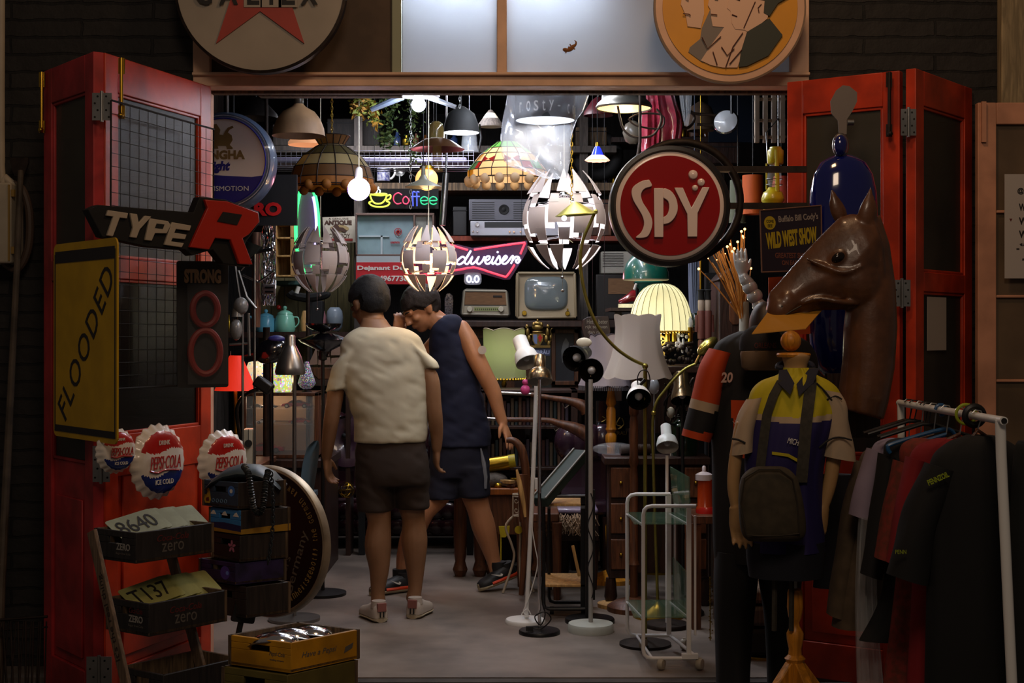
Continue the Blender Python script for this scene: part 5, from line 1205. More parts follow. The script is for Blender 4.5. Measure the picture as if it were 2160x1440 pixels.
# ---------------------------------------------------------------- puzzle-piece pendants
m_pz = shade_mat('puzzle_shell_white','b4a8a4',.14);m_pzs = mat('puzzle_silver_inside','b0b0b8',.3,.6)
def puzzle(label,px,py,rpx,Y,cordp,light_e=0,lc=WHT,open_=0.06,bulb=None,mm=None):
    R = rpx/F_PX*Y;c = W(px,py,Y);mm = mm or m_pz
    t = T('puzzle_pendant_lamp',label,'pendant lamp',c-V((0,0,R)),'white puzzle-piece pendant lamps')
    def shell(lat0,lat1,lonc,w0,w1,Rr,lift=0,bend=0):
        g = G(mm);n = 9;m_ = 6;vs = []
        for s_ in (0,1):
            for j in range(n):
                u = j/(n-1);la = rad(lat0+(lat1-lat0)*u);ww = w0+(w1-w0)*(u if bend == 0 else u**1.6)
                for i in range(m_):
                    lo = rad(lonc+ww*(i/(m_-1)-.5));rr = Rr*(1+bend*u*u)-s_*.0035
                    vs.append(V((rr*math.cos(la)*math.cos(lo),rr*math.cos(la)*math.sin(lo),rr*math.sin(la)+lift))+c)
        fs = [];o = n*m_
        for j in range(n-1):
            for i in range(m_-1):
                a = j*m_+i;fs.append((a,a+1,a+m_+1,a+m_));fs.append((o+a,o+a+m_,o+a+m_+1,o+a+1))
        for i in range(m_-1): fs.append((i,o+i,o+i+1,i+1));b = (n-1)*m_+i;fs.append((b,b+1,o+b+1,o+b))
        for j in range(n-1): a = j*m_;fs.append((a,a+m_,o+a+m_,o+a));b = a+m_-1;fs.append((b,o+b,o+b+m_,b+m_))
        g.add(vs,fs);return g
    N = 10
    for k in range(N):
        lo = 360/N*k+9;e = k % 2
        g = shell(-8 if e else -22,26 if e else 14,lo,31,31,R);h = shell(20,34,lo-8,14,14,R*1.005);g.add(h.v,h.f);h = shell(-32,-14,lo+7,16,16,R*1.005);g.add(h.v,h.f)
        P(t,'belt_piece',g,smooth=50)
        g = shell(24+open_*50,66,lo+(6 if e else -4),21,4,R*1.03,R*open_*1.0,.13);P(t,'upper_petal',g,smooth=50)
        g = shell(-24-open_*60,-70,lo+(-5 if e else 5),22,5,R*1.03,-R*open_*1.3,.09);P(t,'lower_petal',g,smooth=50)
    g = G(m_chrome);g.ell(c+V((0,0,R*.55)),(R*.16,R*.16,R*.12));g.cyl(c+V((0,0,-R*.35)),c+V((0,0,R*.6)),R*.05)
    for k in range(5):
        a = rad(72*k);g.tube([c+V((0,0,R*.5)),c+V((R*.8*math.cos(a),R*.8*math.sin(a),R*.35))],.003,6);g.tube([c+V((0,0,-R*.4)),c+V((R*.75*math.cos(a),R*.75*math.sin(a),-R*.5))],.003,6)
    P(t,'inner_frame',g)
    if bulb: g = G(bulb);g.ell(c+V((0,0,-R*.05)),R*.17);P(t,'bulb',g)
    for (x,y1) in cordp:
        g = G(m_steel);a = W(x,y1,Y-.01);g.cyl(a,V((a.x,Y-.01,c.z-R*.3)),.0012,n=5);g.ell(a,.008);P(t,'pull_cord',g)
    g = G(m_cream);g.tube([c+V((0,0,R*.6)),(c.x,Y,CEIL)],.003,6);P(t,'cord',g)
    if light_e: lamp_in(c+V((0,0,R*.32)),light_e*.5,lc,.03);lamp_in(c-V((0,0,R*.36)),light_e*.5,lc,.03)
    return t
puzzle('unlit white puzzle pendant left of the antique plaque',676,547,61,7.9,[(669,652),(675,623)],mm=m_pz)
puzzle('warm glowing puzzle pendant above the two customers',904,545,60,7.3,[],8,(1,.62,.26),.08,m_bulby)
puzzle('largest puzzle pendant, opened and shining white beside the red SPY sign',1190,463,88,6.9,[(1186,585),(1187,613)],9,(.9,.94,1),.10,m_bulbw)
# green brass reading shade in front of it
Y_ = 6.62
ar = T('arc_floor_lamp','tall green brass arc floor lamp with a leaf-shaped shade','floor lamp',(xx(1361,Y_),Y_,0))
g = G(m_brassg);M = Matrix.Translation(W(1215,443,Y_)) @ Matrix.Rotation(rad(-4),4,'Y')
k = Y_/F_PX;g.T = M;g.lathe([(44*k,-.02),(45*k,-.024),(30*k,0),(16*k,.022),(6*k,.036),(.001,.04)],n=36,sy=.6);g.T = None;P(ar,'shade',g,smooth=60)
g = G(m_brassg);g.tube([W(x,y,Y_) for x,y in ((1256,445),(1245,470),(1230,505),(1224,545),(1228,590),(1240,640),(1262,690),(1295,730),(1330,756),(1360,770))],.008,10,smooth=5);g.ell(W(1361,772,Y_),.014);g.ell(W(1256,446,Y_),.012);P(ar,'arm',g,smooth=60)
g = G(m_brassg);g.cyl(W(1361,772,Y_),(xx(1361,Y_),Y_,.02),.009,n=12);P(ar,'pole',g)
g = G(m_rust);g.lathe([(.12,0),(.12,.012),(.08,.02),(.01,.024)],(xx(1361,Y_),Y_,0),n=40,cap=True);P(ar,'base',g)
g = G(m_bulbw);g.ell(W(1190,460,Y_),.012);P(ar,'bulb',g)
g = G(m_black);g.tube([W(x,y,Y_-.02) for x,y in ((1346,812),(1345,795),(1352,782),(1365,782),(1371,800),(1368,822))],.003,6,smooth=4);P(ar,'cord',g)
# ---------------------------------------------------------------- neon and signs at the back
def ntube(g,pts,Y,r=.005,off=(0,0),sc=1,sm=4): g.tube([W(off[0]+x/sc,off[1]+y/sc,Y) for x,y in pts],r,6,smooth=sm)
Y_ = 9.2;o3 = (840,160);o2 = (420,160)
t = T('coffee_neon_sign','small neon sign of a yellow cup and multicoloured word Coffee','neon sign',W(850,440,Y_))
g = G(mat('neon_yellow_glow','e8f060',emit=.8,ecol='dce850'))
for pl in ([(1625,1125),(1690,1118),(1760,1118),(1780,1125),(1720,1135),(1625,1125)],[(1622,1130),(1640,1180),(1675,1210),(1730,1208),(1765,1175),(1782,1130)],[(1780,1140),(1815,1130),(1812,1165),(1770,1180)],[(1640,1188),(1612,1205),(1650,1235),(1712,1243),(1780,1235),(1808,1205),(1775,1188)]): ntube(g,pl,Y_,.006,o2,4.5)
P(t,'cup_tube',g)
g = G(mat('neon_white_glow','ffffff',emit=1.2,ecol='d0d8e0'));ntube(g,[(1680,1115),(1690,1090),(1676,1070),(1684,1055)],Y_,.005,o2,4.5);ntube(g,[(1712,1115),(1718,1090),(1700,1070),(1705,1052)],Y_,.005,o2,4.5);P(t,'steam_tube',g)
g = G(mat('neon_rose_glow','d04060',emit=.9,ecol='d03c5c'));ntube(g,[(1925,1130),(1890,1110),(1850,1135),(1848,1185),(1880,1215),(1920,1205)],Y_,.0045,o2,4.5);ntube(g,[(1985,1165),(1960,1145),(1935,1170),(1940,1205),(1970,1215),(1990,1190),(1985,1165)],Y_,.0045,o2,4.5);P(t,'red_letters',g)
g = G(mat('neon_blue_glow','5060e0',emit=1.0,ecol='4858e8'));ntube(g,[(165,1105),(140,1100),(138,1150),(140,1235)],Y_,.0045,o3,4.5);ntube(g,[(200,1105),(178,1100),(176,1150),(178,1235)],Y_,.0045,o3,4.5);ntube(g,[(120,1145),(205,1145)],Y_,.0045,o3,4.5);P(t,'blue_letters',g)
g = G(mat('neon_green_glow','20b070',emit=1.0,ecol='18b070'))
for x in (0,85): ntube(g,[(215+x,1185),(280+x,1180),(270+x,1155),(240+x,1148),(213+x,1170),(220+x,1208),(250+x,1220),(280+x,1208)],Y_,.0045,o3,4.5)
P(t,'green_letters',g);g = G(m_blackm);g.box(tuple(W(780,440,Y_+.02)),tuple(W(925,398,Y_+.03)));P(t,'backing_board',g)
for x in (790,915): cord(t,x,400,Y_+.025,r=.002)
# budweiser bow tie
Y_ = 9.4;o7 = (840,440)
t = T('bowtie_neon_sign','bow-tie neon sign with red outline and white script on clear acrylic','neon sign',W(995,595,Y_))
def z7(l): return [(xx(840+x/4.5,Y_),zz(440+y/4.5,Y_)) for x,y in l]
g = G(mat('violet_acrylic','4a3450',.2,alpha=.55));g.prism(z7([(160,300),(560,335),(700,368),(1100,315),(1225,300),(1225,400),(1100,610),(1060,670),(1000,672),(740,600),(400,650),(160,660)]),Y_+.03,Y_+.038);P(t,'acrylic_panel',g)
for x in (900,1100): cord(t,x,516,Y_+.034,r=.0015)
g = G(mat('neon_red_glow','ff3040',emit=3.2,ecol='ff2838'))
for pl in ([(360,300),(560,362),(660,392)],[(720,390),(900,362),(1090,335),(1205,322)],[(1205,322),(1160,430)],[(1105,530),(1075,580),(1030,640),(1000,642),(860,598),(720,556),(600,575),(480,592)],[(480,592),(300,620),(180,632)]): ntube(g,pl,Y_,.007,o7,4.5,2)
P(t,'red_tube',g)
g = G(mat('neon_script_glow','ffffff',emit=3.2,ecol='dcdcff'))
for pl in ([(430,530),(470,430),(450,410),(500,420),(480,460),(505,490),(470,525),(430,525)],[(520,470),(510,515),(540,520),(560,480)],
           [(640,478),(612,455),(575,480),(555,512),(580,528),(620,505),(660,450),(690,398)],[(690,398),(645,470),(632,510),(655,525),(678,500)],[(678,500),(705,455),(690,500),(700,525),(735,500),(765,455),(745,505),(768,525),(800,495),(818,458),(835,490)],
           [(835,492),(862,478),(868,455),(845,452),(825,485),(832,518),(862,520),(890,492)],[(890,492),(905,455),(888,500),(900,524),(928,495)],[(948,405),(940,418)],[(928,495),(958,448),(966,480),(968,515),(940,528),(922,512)],[(968,515),(1010,485),(1032,460),(1015,448),(988,485),(992,518),(1022,520),(1052,490)],[(1052,490),(1085,448),(1092,470),(1070,522)],[(1085,490),(1120,455),(1150,470),(1115,492),(1135,515),(1160,480)]): ntube(g,pl,Y_-.015,.0065,o7,4.5)
P(t,'script_tube',g)
g = G(m_clear);g.prism(z7(rrect(625,605,790,722,35)),Y_+.01,Y_+.016);P(t,'small_acrylic_panel',g)
g = G(MATS['neon_script_glow'])
for cx_ in (672,745): ntube(g,[(cx_+20*math.cos(a),668+30*math.sin(a)) for a in [2*pi*i/12 for i in range(13)]],Y_,.005,o7,4.5,1)
g.ell(W(840+708/4.5,440+695/4.5,Y_),.006);P(t,'digit_tubes',g)
light('neon_sign_light','AREA',W(1010,550,Y_-.1),2.2,(1,.25,.3),.5,W(1010,550,6),.15)
# plaque, cabinet, red board
Y_ = 10.26;k = Y_/F_PX
g = G(mat('plaque_cream','a8a090',.5,var=.12));g.prism(pxp([(680,458),(749,456),(750,511),(683,511)],Y_),Y_,Y_+.01);t = O('antique_plaque','cream tin plaque with a brown horse rider, right of the oval sign','plaque',g)
g = G(mat('plaque_brown','3c2418',.6));g.text('ANTIQUE',xx(713,Y_),zz(470,Y_),58*k,11*k,Y_,.003,bold=.06);g.text('A GENUINE',xx(714,Y_),zz(461,Y_),42*k,4*k,Y_,.002);g.text('COWBOY',xx(716,Y_),zz(497,Y_),44*k,9*k,Y_,.003);P(t,'lettering',g)
g = G(mat('plaque_tan','8c7850',.6));g.prism([(xx(716,Y_)+20*k*math.cos(a),zz(482,Y_)+7.5*k*math.sin(a)) for a in [2*pi*i/24 for i in range(24)]],Y_-.003,Y_);g.m(mat('plaque_brown','3c2418',.6));g.prism(pxp([(699,484),(704,476),(708,470),(713,474),(716,479),(724,480),(732,486),(728,490),(718,487),(708,487),(702,492)],Y_),Y_-.006,Y_-.003)
g.m(mat('plaque_red','7c2420',.6));g.prism(pxp([(688,503),(744,503),(744,508),(688,508)],Y_),Y_-.003,Y_);P(t,'painted_rider',g)
Y_ = 10.07;k = Y_/F_PX
t = T('medicine_cabinet','first-aid cabinet with pale mirrored doors and a red cross emblem','cabinet',W(832,552,Y_))
g = G(mat('brown_grey_frame','5c4840',.5));a = W(750,600,Y_);b = W(916,452,Y_);g.box((a.x,Y_+.05,a.z),(b.x,Y_+.2,b.z))
for x0,x1,y0,y1 in ((750,916,449,454),(750,753,452,556),(872,876,452,556),(912,916,452,556),(750,916,536,541)): p = W(x0,y1,Y_);q = W(x1,y0,Y_);g.box((p.x,Y_,p.z),(q.x,Y_+.05,q.z))
P(t,'frame',g,bevel=.002)
m_mir = mat('pale_blue_mirror','8ca4ac',.3,.3,var=.15)
g = G(m_mir);p = W(753,537,Y_);q = W(872,454,Y_);g.box((p.x,Y_+.04,p.z),(q.x,Y_+.049,q.z));g.m(mat('mirror_frame_white','a8b4b8',.5));
for x0,x1,y0,y1 in ((756,806,496,499),(802,806,496,537),(806,820,497,499)): p = W(x0,y1,Y_);q = W(x1,y0,Y_);g.box((p.x,Y_+.03,p.z),(q.x,Y_+.04,q.z))
P(t,'mirror_door',g);g = G(mat('pale_grey_mirror','a0a49c',.3,.2,var=.3,scale=10));p = W(876,537,Y_);q = W(912,454,Y_);g.box((p.x,Y_+.04,p.z),(q.x,Y_+.049,q.z));P(t,'mirror_door',g)
g = G(mat('emblem_red','a01820',.5));c = W(839,488,Y_);g.tube([(c.x+7.5*k*math.cos(a),Y_+.03,c.z+7.5*k*math.sin(a)) for a in [2*pi*i/32 for i in range(32)]],.0025,6,closed=True);g.box((c.x-5*k,Y_+.03,c.z-1.7*k),(c.x+5*k,Y_+.036,c.z+1.7*k));g.box((c.x-1.7*k,Y_+.03,c.z-5*k),(c.x+1.7*k,Y_+.036,c.z+5*k))
for i in range(6): x = 824+i*3.2;g.tube([W(x,513,Y_+.03),W(x+1,509,Y_+.03),W(x+2.5,510,Y_+.03),W(x+2,513.5,Y_+.03)],.0022,5)
P(t,'red_cross_emblem',g)
g = G(mat('board_white','a8b4b8',.5));Y2 = 10.04;g.prism(pxp([(752,540),(866,540),(866,556),(752,554)],Y2),Y2,Y2+.02);g.m(mat('signboard_red','b8202a',.5));g.prism(pxp([(751,553),(912,553),(912,600),(751,598)],Y2),Y2-.004,Y2+.02);t = O('red_phone_board','red signboard with a white name and phone number under the cabinet','sign',g)
k = Y2/F_PX;g = G(m_letter);g.text('Dejanant DeSign',xx(818,Y2),zz(566,Y2),128*k,12*k,Y2-.004,.003,bold=.03);g.text('089-4967736',xx(814,Y2),zz(587,Y2),92*k,12*k,Y2-.004,.003,bold=.03);P(t,'lettering',g)
# mug and strainer on the shelf
Y_ = 10.35;t = T('enamel_mug','white enamel mug with floral print on the back shelf','mug',W(812,383,Y_));g = G(mat('floral_enamel','a8a8b0',.3,col2='4a4c80',var=.3,scale=60));lathepx(g,[(.1,382),(14,382),(14,350),(12,347),(11,350),(12,380)],809,Y_,28);P(t,'cup',g,smooth=50)
g = G(m_white);g.tube([W(x,y,Y_) for x,y in ((821,354),(831,354),(833,366),(826,376),(820,376))],.008,8,smooth=4);P(t,'handle',g)
g = G(m_steel);c = W(843,360,Y_);g.lathe([(12*Y_/F_PX,0),(11*Y_/F_PX,.012),(6*Y_/F_PX,.03),(.001,.034)],c,Matrix.Rotation(pi/2,4,'X') @ Matrix.Rotation(pi,4,'X'),n=28);g.tube([c+V((.03,0,.02)),W(875,372,Y_),W(905,385,Y_)],.004,6);g.cyl(W(843,386,Y_),W(843,370,Y_),.006);O('tea_strainer','round steel strainer beside the floral mug','strainer',g,smooth=50)
# ---------------------------------------------------------------- hi-fi, radio, television
def knob(g,px,py,Y,r,d=.02): c = W(px,py,Y);g.lathe([(r,0),(r,d*.8),(r*.85,d),(.001,d)],c,Matrix.Rotation(pi/2,4,'X'),n=20)
Y_ = 10.1;k = Y_/F_PX;t = T('stereo_receiver','silver stereo receiver with dark tuning window on the back shelf','receiver',W(1050,497,Y_))
g = G(mat('brushed_silver','9c9ca4',.3,.5));a = W(992,497,Y_);b = W(1200,466,Y_);g.box((a.x,Y_,a.z),(b.x,Y_+.25,b.z));P(t,'case',g,bevel=.004)
g = G(m_black);a = W(1022,480,Y_);b = W(1150,468,Y_);g.box((a.x,Y_-.003,a.z),(b.x,Y_,b.z));P(t,'tuning_window',g)
for x,y,r in ((1007,474,.016),(998,488,.007),(1007,489,.006),(1075,489,.008),(1084,489,.008),(1098,489,.008),(1109,489,.005)): g = G(m_chrome);knob(g,x,y,Y_,r);P(t,'knob',g)
t = T('grey_speaker_set','grey slotted tuner speaker unit standing on the silver receiver','speaker',W(1050,465,Y_));g = G(mat('grey_plastic','54545c',.5));a = W(989,465,Y_);b = W(1130,420,Y_);g.box((a.x,Y_,a.z),(b.x,Y_+.2,b.z));P(t,'case',g,bevel=.005)
g = G(m_black)
for i in range(8):
    for x0,x1 in ((996,1043),(1083,1126)): y = 426+i*4.7;p = W(x0,y+1.6,Y_);q = W(x1,y,Y_);g.box((p.x,Y_-.002,p.z),(q.x,Y_,q.z))
P(t,'grille_slots',g);g = G(m_blackm);c = W(1063,442,Y_);g.lathe([(11*k,0),(10*k,.006),(5*k,.002),(2*k,.008),(.001,.008)],c,Matrix.Rotation(pi/2,4,'X'),n=28);P(t,'speaker_cone',g)
Y_ = 10.2;k = Y_/F_PX
t = T('table_radio','vintage rounded table radio with brown cloth grille on the dresser','radio',W(1024,674,Y_))
g = G(mat('radio_bakelite','5c5850',.35));M = Matrix.Translation((0,0,0));g.prism(pxp([(976,612),(984,608),(1064,610),(1072,614),(1077,664),(1072,670),(976,668),(971,662)],Y_),Y_,Y_+.2);P(t,'case',g,bevel=.012)
g = G(mat('radio_bezel','a09884',.4));q_ = pxp([(980,613),(1068,614),(1072,664),(976,662)],Y_);
for i in range(4): a,b = q_[i],q_[(i+1) % 4];g.tube([(a[0],Y_-.004,a[1]),(b[0],Y_-.004,b[1])],.007,8)
a = W(978,663,Y_);b = W(1071,645,Y_);g.box((a.x,Y_-.006,a.z),(b.x,Y_,b.z));P(t,'bezel',g)
mrg = mat('radio_cloth','7c5a3c',.8,var=.3,scale=20,stretch=(1,1,40));g = G(mrg);g.prism(pxp([(982,616),(1067,617),(1069,643),(979,642)],Y_),Y_-.004,Y_);P(t,'cloth_grille',g)
g = G(mat('dial_green','8c9460',.4));a = W(1000,656,Y_);b = W(1052,648,Y_);g.box((a.x,Y_-.009,a.z),(b.x,Y_-.006,b.z));g.m(m_letterb)
for i in range(12): p = W(1002+i*4.2,654,Y_);g.box((p.x,Y_-.010,p.z),(p.x+.005,Y_-.009,p.z+.012))
g.box(tuple(W(1040,627,Y_-.008)),tuple(W(1059,623,Y_-.004)));P(t,'tuning_dial',g)
for x in (991,1057): g = G(m_cream);knob(g,x,652,Y_-.006,.02,.025);P(t,'knob',g)
Y_ = 9.9;k = Y_/F_PX
t = T('television_set','cream portable television with rounded grey screen on the dresser','television',W(1151,674,Y_))
m_tv = mat('tv_cream_case','8c7c60',.45);g = G(m_tv);g.prism(pxp([(1092,576),(1212,576),(1216,580),(1215,668),(1210,673),(1092,671),(1087,666),(1088,580)],Y_),Y_+.03,Y_+.22)
bz = pxp([(1092,576),(1212,576),(1215,668),(1092,670)],Y_)
for i in range(4): a,b = bz[i],bz[(i+1) % 4];g.tube([(a[0],Y_,a[1]),(b[0],Y_,b[1])],.011,8)
P(t,'case',g,bevel=.01)
g = G(mat('tv_bezel_tan','9c8c70',.4));g.prism(pxp([(1094,578),(1211,578),(1213,668),(1094,669)],Y_),Y_+.012,Y_+.03);P(t,'bezel',g)
g = G(mat('tv_screen_grey','6c7474',.12,coat=1));rr = []
for j,(f,dy) in enumerate(((1,.0),(.97,-.012),(.85,-.022),(.6,-.03),(.3,-.034),(.02,-.035))):
    c = W(1152,619,Y_);rr.append([V((c.x+x_,Y_+.014+dy,c.z+z_)) for x_,z_ in [(f*46*k*math.copysign(abs(math.cos(a))**.45,math.cos(a)),f*36*k*math.copysign(abs(math.sin(a))**.45,math.sin(a))) for a in [2*pi*i/48 for i in range(48)]]])
g.loft(rr);P(t,'screen',g,smooth=70)
for x,y,r in ((1106,660,.017),(1197,661,.017),(1197,652,.006)): g = G(m_brass);knob(g,x,y,Y_+.01,r,.03);P(t,'knob',g)
# old radios on the right shelf
for label,x0,y0,x1,y1,Y_,cm in (('white-grilled old radio half hidden behind the SPY sign',1268,530,1335,577,10.3,'a09c90'),('dark wooden valve radio with brown cloth behind the lit dome shade',1257,578,1346,674,10.3,'1c1714')):
    k = Y_/F_PX;t = T('old_radio',label,'radio',W((x0+x1)/2,y1,Y_),'old radios on the right-hand shelf');g = G(mat('radio_case_'+cm,cm,.5));a = W(x0,y1,Y_);b = W(x1,y0,Y_);g.box((a.x,Y_,a.z),(b.x,Y_+.22,b.z));P(t,'case',g,bevel=.008)
    if cm[0] == 'a':
        g = G(m_blackm)
        for i in range(9): p = W(x0+3,y0+5+i*3.4,Y_);q = W(x1-20,y0+4+i*3.4,Y_);g.box((p.x,Y_-.003,p.z),(q.x,Y_,q.z))
    else: g = G(mrg);g.box(tuple(W(1283,620,Y_-.003)),tuple(W(1340,587,Y_)))
    P(t,'grille',g)
# dresser under the tv, crest, picture
Y_ = 9.85;t = T('dresser','large dark wooden dresser carrying the radio and television','dresser',(xx(1110,Y_),Y_+.2,0))
g = G(m_woodd);a = W(955,690,Y_);b = W(1228,676,Y_);g.box((a.x,Y_-.06,a.z),(b.x,Y_+.42,b.z));P(t,'top',g,bevel=.006)
g = G(m_woodd);g.box((a.x+.04,Y_+.2,.08),(b.x-.04,Y_+.4,a.z)); P(t,'carcass',g)
for x0,x1 in ((960,1085),(1105,1222)):
    g = G(m_woodm);p = W(x0,990,Y_);q = W(x1,694,Y_)
    for A,B in (((p.x,p.z),(p.x+.06,q.z)),((q.x-.06,p.z),(q.x,q.z)),((p.x,q.z-.06),(q.x,q.z)),((p.x,p.z),(q.x,p.z+.06))): g.box((A[0],Y_+.17,A[1]),(B[0],Y_+.2,B[1]))
    g.m(m_glass);g.box((p.x+.06,Y_+.185,p.z+.06),(q.x-.06,Y_+.19,q.z-.06));P(t,'glazed_door',g)
Y_ = 9.2;k = Y_/F_PX;m_gold = mat('antique_gold','8c7440',.35,.8,var=.3,scale=30)
t = T('brewery_crest','gilt crest with crown and two lions over pale blue-backed letters','crest',W(1134,757,Y_))
g = G(m_gold);c = W(1134,715,Y_)
def blob(x,y,rx,rz,ry=.012): g.ell(W(x,y,Y_),(rx*k,ry,rz*k),n=12,m=8)
for x,y,rx,rz in ((1134,690,12,6),(1134,682,9,5),(1126,684,4,5),(1142,684,4,5),(1134,676,2.5,3.5),(1112,688,4,4.5),(1156,688,4,4.5),(1113,700,4,9),(1155,700,4,9),(1116,714,5,8),(1152,714,5,8),(1110,725,4,7),(1158,725,4,7),(1120,706,4,2.5),(1148,706,4,2.5),(1107,712,2,6),(1161,712,2,6),(1134,700,11,3)): blob(x,y,rx,rz)
for s_ in (-1,1): g.tube([W(1134+s_*26,722,Y_),W(1134+s_*30,710,Y_),W(1134+s_*27,698,Y_),W(1134+s_*31,692,Y_)],.004,6,smooth=3)
a = W(1108,733,Y_);b = W(1161,728,Y_);g.box((a.x,Y_-.01,a.z),(b.x,Y_+.01,b.z));P(t,'gilt_figures',g,smooth=60)
g = G(m_gold);g.prism(pxp([(1123,703),(1145,703),(1145,718),(1140,727),(1134,730),(1128,727),(1123,718)],Y_),Y_-.012,Y_+.005);g.m(mat('crest_blue','5a6890',.5));g.prism(pxp([(1125,705),(1133,705),(1133,726),(1128,724),(1125,717)],Y_),Y_-.015,Y_-.012);g.m(m_capr);g.prism(pxp([(1137,706),(1141,706),(1141,710),(1144,710),(1144,714),(1141,714),(1141,720),(1137,720),(1137,714),(1135,714),(1135,710),(1137,710)],Y_),Y_-.015,Y_-.012);P(t,'shield',g)
g = G(mat('crest_board_blue','1c2440',.5));g.prism(pxp([(1110,735),(1162,733),(1160,750),(1112,752)],Y_),Y_,Y_+.01);g.m(mat('pale_blue_letter','8c94b0',.5));g.text('HOFBRÄU',xx(1136,Y_),zz(742,Y_),46*k,10*k,Y_,.003,bold=.04);P(t,'lettering',g)
g = G(mat('wall_prop_iron','1c1a18',.6));g.cyl(W(1134,752,Y_+.01),(xx(1134,Y_),Y_+.01,.0),.012);g.lathe([(.12,0),(.12,.015),(.01,.02)],(xx(1134,Y_),Y_+.01,0),n=24,cap=True);P(t,'stand',g)
Y_ = 9.98;t = T('framed_picture','brown framed dark picture of a pale figure leaning below the television','picture',W(1192,810,Y_));g = G(m_woodm)
for x0,x1,y0,y1 in ((1163,1220,694,703),(1163,1172,694,812),(1211,1220,694,812),(1163,1220,803,812)): p = W(x0,y1,Y_);q = W(x1,y0,Y_);g.box((p.x,Y_,p.z),(q.x,Y_+.03,q.z))
P(t,'frame',g,bevel=.003);g = G(mat('dark_picture','1c1c22',.5));p = W(1172,803,Y_);q = W(1211,703,Y_);g.box((p.x,Y_+.015,p.z),(q.x,Y_+.02,q.z));g.m(mat('pale_picture_figure','6c6c6c',.6));g.prism(pxp([(1186,765),(1184,740),(1188,722),(1194,712),(1200,722),(1198,745),(1202,768),(1192,760)],Y_),Y_+.012,Y_+.015);P(t,'canvas',g)
# wooden proverb sign
Y_ = 8.5;k = Y_/F_PX;g = G(m_woodd);g.prism(pxp([(1230,674),(1240,668),(1284,666),(1288,700),(1280,716),(1232,714),(1227,690)],Y_),Y_,Y_+.02);t = O('wooden_proverb_sign','dark wooden plank sign with pale gothic proverb lettering','sign',g,bevel=.003)
g = G(mat('aged_letter','7c7468',.6));g.text('Het is beter',xx(1260,Y_),zz(678,Y_),44*k,9*k,Y_,.002);g.m(m_black);g.cyl(W(1250,670,Y_+.01),(xx(1250,Y_),Y_+.01,CEIL),.0015);g.cyl(W(1275,670,Y_+.01),(xx(1275,Y_),Y_+.01,CEIL),.0015);g.m(mat('aged_letter','7c7468'));g.text('rijk te leven',xx(1258,Y_),zz(690,Y_),46*k,9*k,Y_,.002);g.text('dan rijk',xx(1256,Y_),zz(701,Y_),32*k,8*k,Y_,.002);P(t,'lettering',g)
def FX(px,Y): return (px-CX)/F_PX*Y
# ---------------------------------------------------------------- left side: teapots, chrome column, small lamps
def teapot(label,px,pyb,Y,r,h,m,knobm=None):
    k = Y/F_PX;t = T('enamel_teapot',label,'teapot',W(px,pyb,Y),'enamel teapots on the left shelf')
    z0 = zz(pyb,Y);x0 = xx(px,Y);R = r*k;H = h*k
    g = G(m);g.lathe([(R*.9,0),(R,H*.08),(R*.98,H*.35),(R*.86,H*.62),(R*.72,H*.72)],(x0,Y,z0),n=32,cap=True);P(t,'body',g,smooth=50)
    g = G(m);g.lathe([(R*.76,0),(R*.74,H*.05),(R*.4,H*.14),(R*.14,H*.17),(R*.12,H*.2)],(x0,Y,z0+H*.72),n=28,cap=True);P(t,'lid',g,smooth=50)
    g = G(knobm or m);g.ell((x0,Y,z0+H*.98),R*.2);P(t,'lid_knob',g,smooth=60)
    g = G(m);g.tube([(x0-R*.8,Y,z0+H*.22),(x0-R*1.25,Y,z0+H*.35),(x0-R*1.35,Y,z0+H*.62),(x0-R*1.6,Y,z0+H*.72)],[R*.24,R*.18,R*.13,R*.12],12,smooth=5);P(t,'spout',g,smooth=60)
    g = G(m);g.tube([(x0+R*.8,Y,z0+H*.6),(x0+R*1.25,Y,z0+H*.58),(x0+R*1.3,Y,z0+H*.35),(x0+R*.95,Y,z0+H*.18)],R*.07,8,smooth=5);P(t,'handle',g,smooth=60)
    return t
Y_ = 10.35
teapot('sky blue enamel teapot, left one on the dark shelf',561,700,Y_,21,45,mat('sky_blue_enamel','68b4d0',.25,coat=.6))
teapot('mint green enamel teapot with dark red ball behind its lid',601,700,Y_,22,52,mat('mint_enamel','78b8a0',.25,coat=.6))
g = G(m_capr);g.ell(W(588,648,Y_+.1),.018);O('red_ball','small shiny red ball behind the mint teapot lid','ball',g,smooth=60)
g = G(m_woodp);lathepx(g,[(9,698),(10,680),(6,660),(4,655)],643,Y_,20,cap=True);O('wooden_vase','slim pale wooden vase right of the mint teapot','vase',g,smooth=50)
t = T('white_jar','squat pale blue-white jar lamp behind the standing customer','jar',W(706,698,10.4));g = G(mat('pale_blue_opal','7c8894',.3));lathepx(g,[(10,698),(16,690),(18,670),(16,656),(10,648)],706,10.4,28,cap=True);P(t,'body',g,smooth=60)
g = G(mat('pink_paper','8c5c64',.6));g.prism(pxp([(680,698),(684,655),(694,698)],10.4),10.4,10.42);P(t,'pink_tag',g)
g = G(m_blackm);g.tube([W(x,y,9.5) for x,y in ((610,617),(618,623),(650,628),(686,622),(692,616))],[.03,.028,.03,.028,.02],8,smooth=4);g.m(m_letter);g.cyl(W(625,618,9.45),W(630,604,9.45),.015);g.m(m_blackm);g.cyl(W(655,628,9.5),(FX(655,9.5),9.5,0),.012)
O('grinder_handle','dark curved iron grinder arm with a white grip above the jar','grinder',g)
g = G(m_blackm);a = W(650,699,10.4);b = W(680,634,10.4);g.box((a.x,10.4,a.z),(b.x,10.5,b.z));O('black_coffee_grinder','black box grinder standing below the unlit puzzle pendant','grinder',g,bevel=.006)
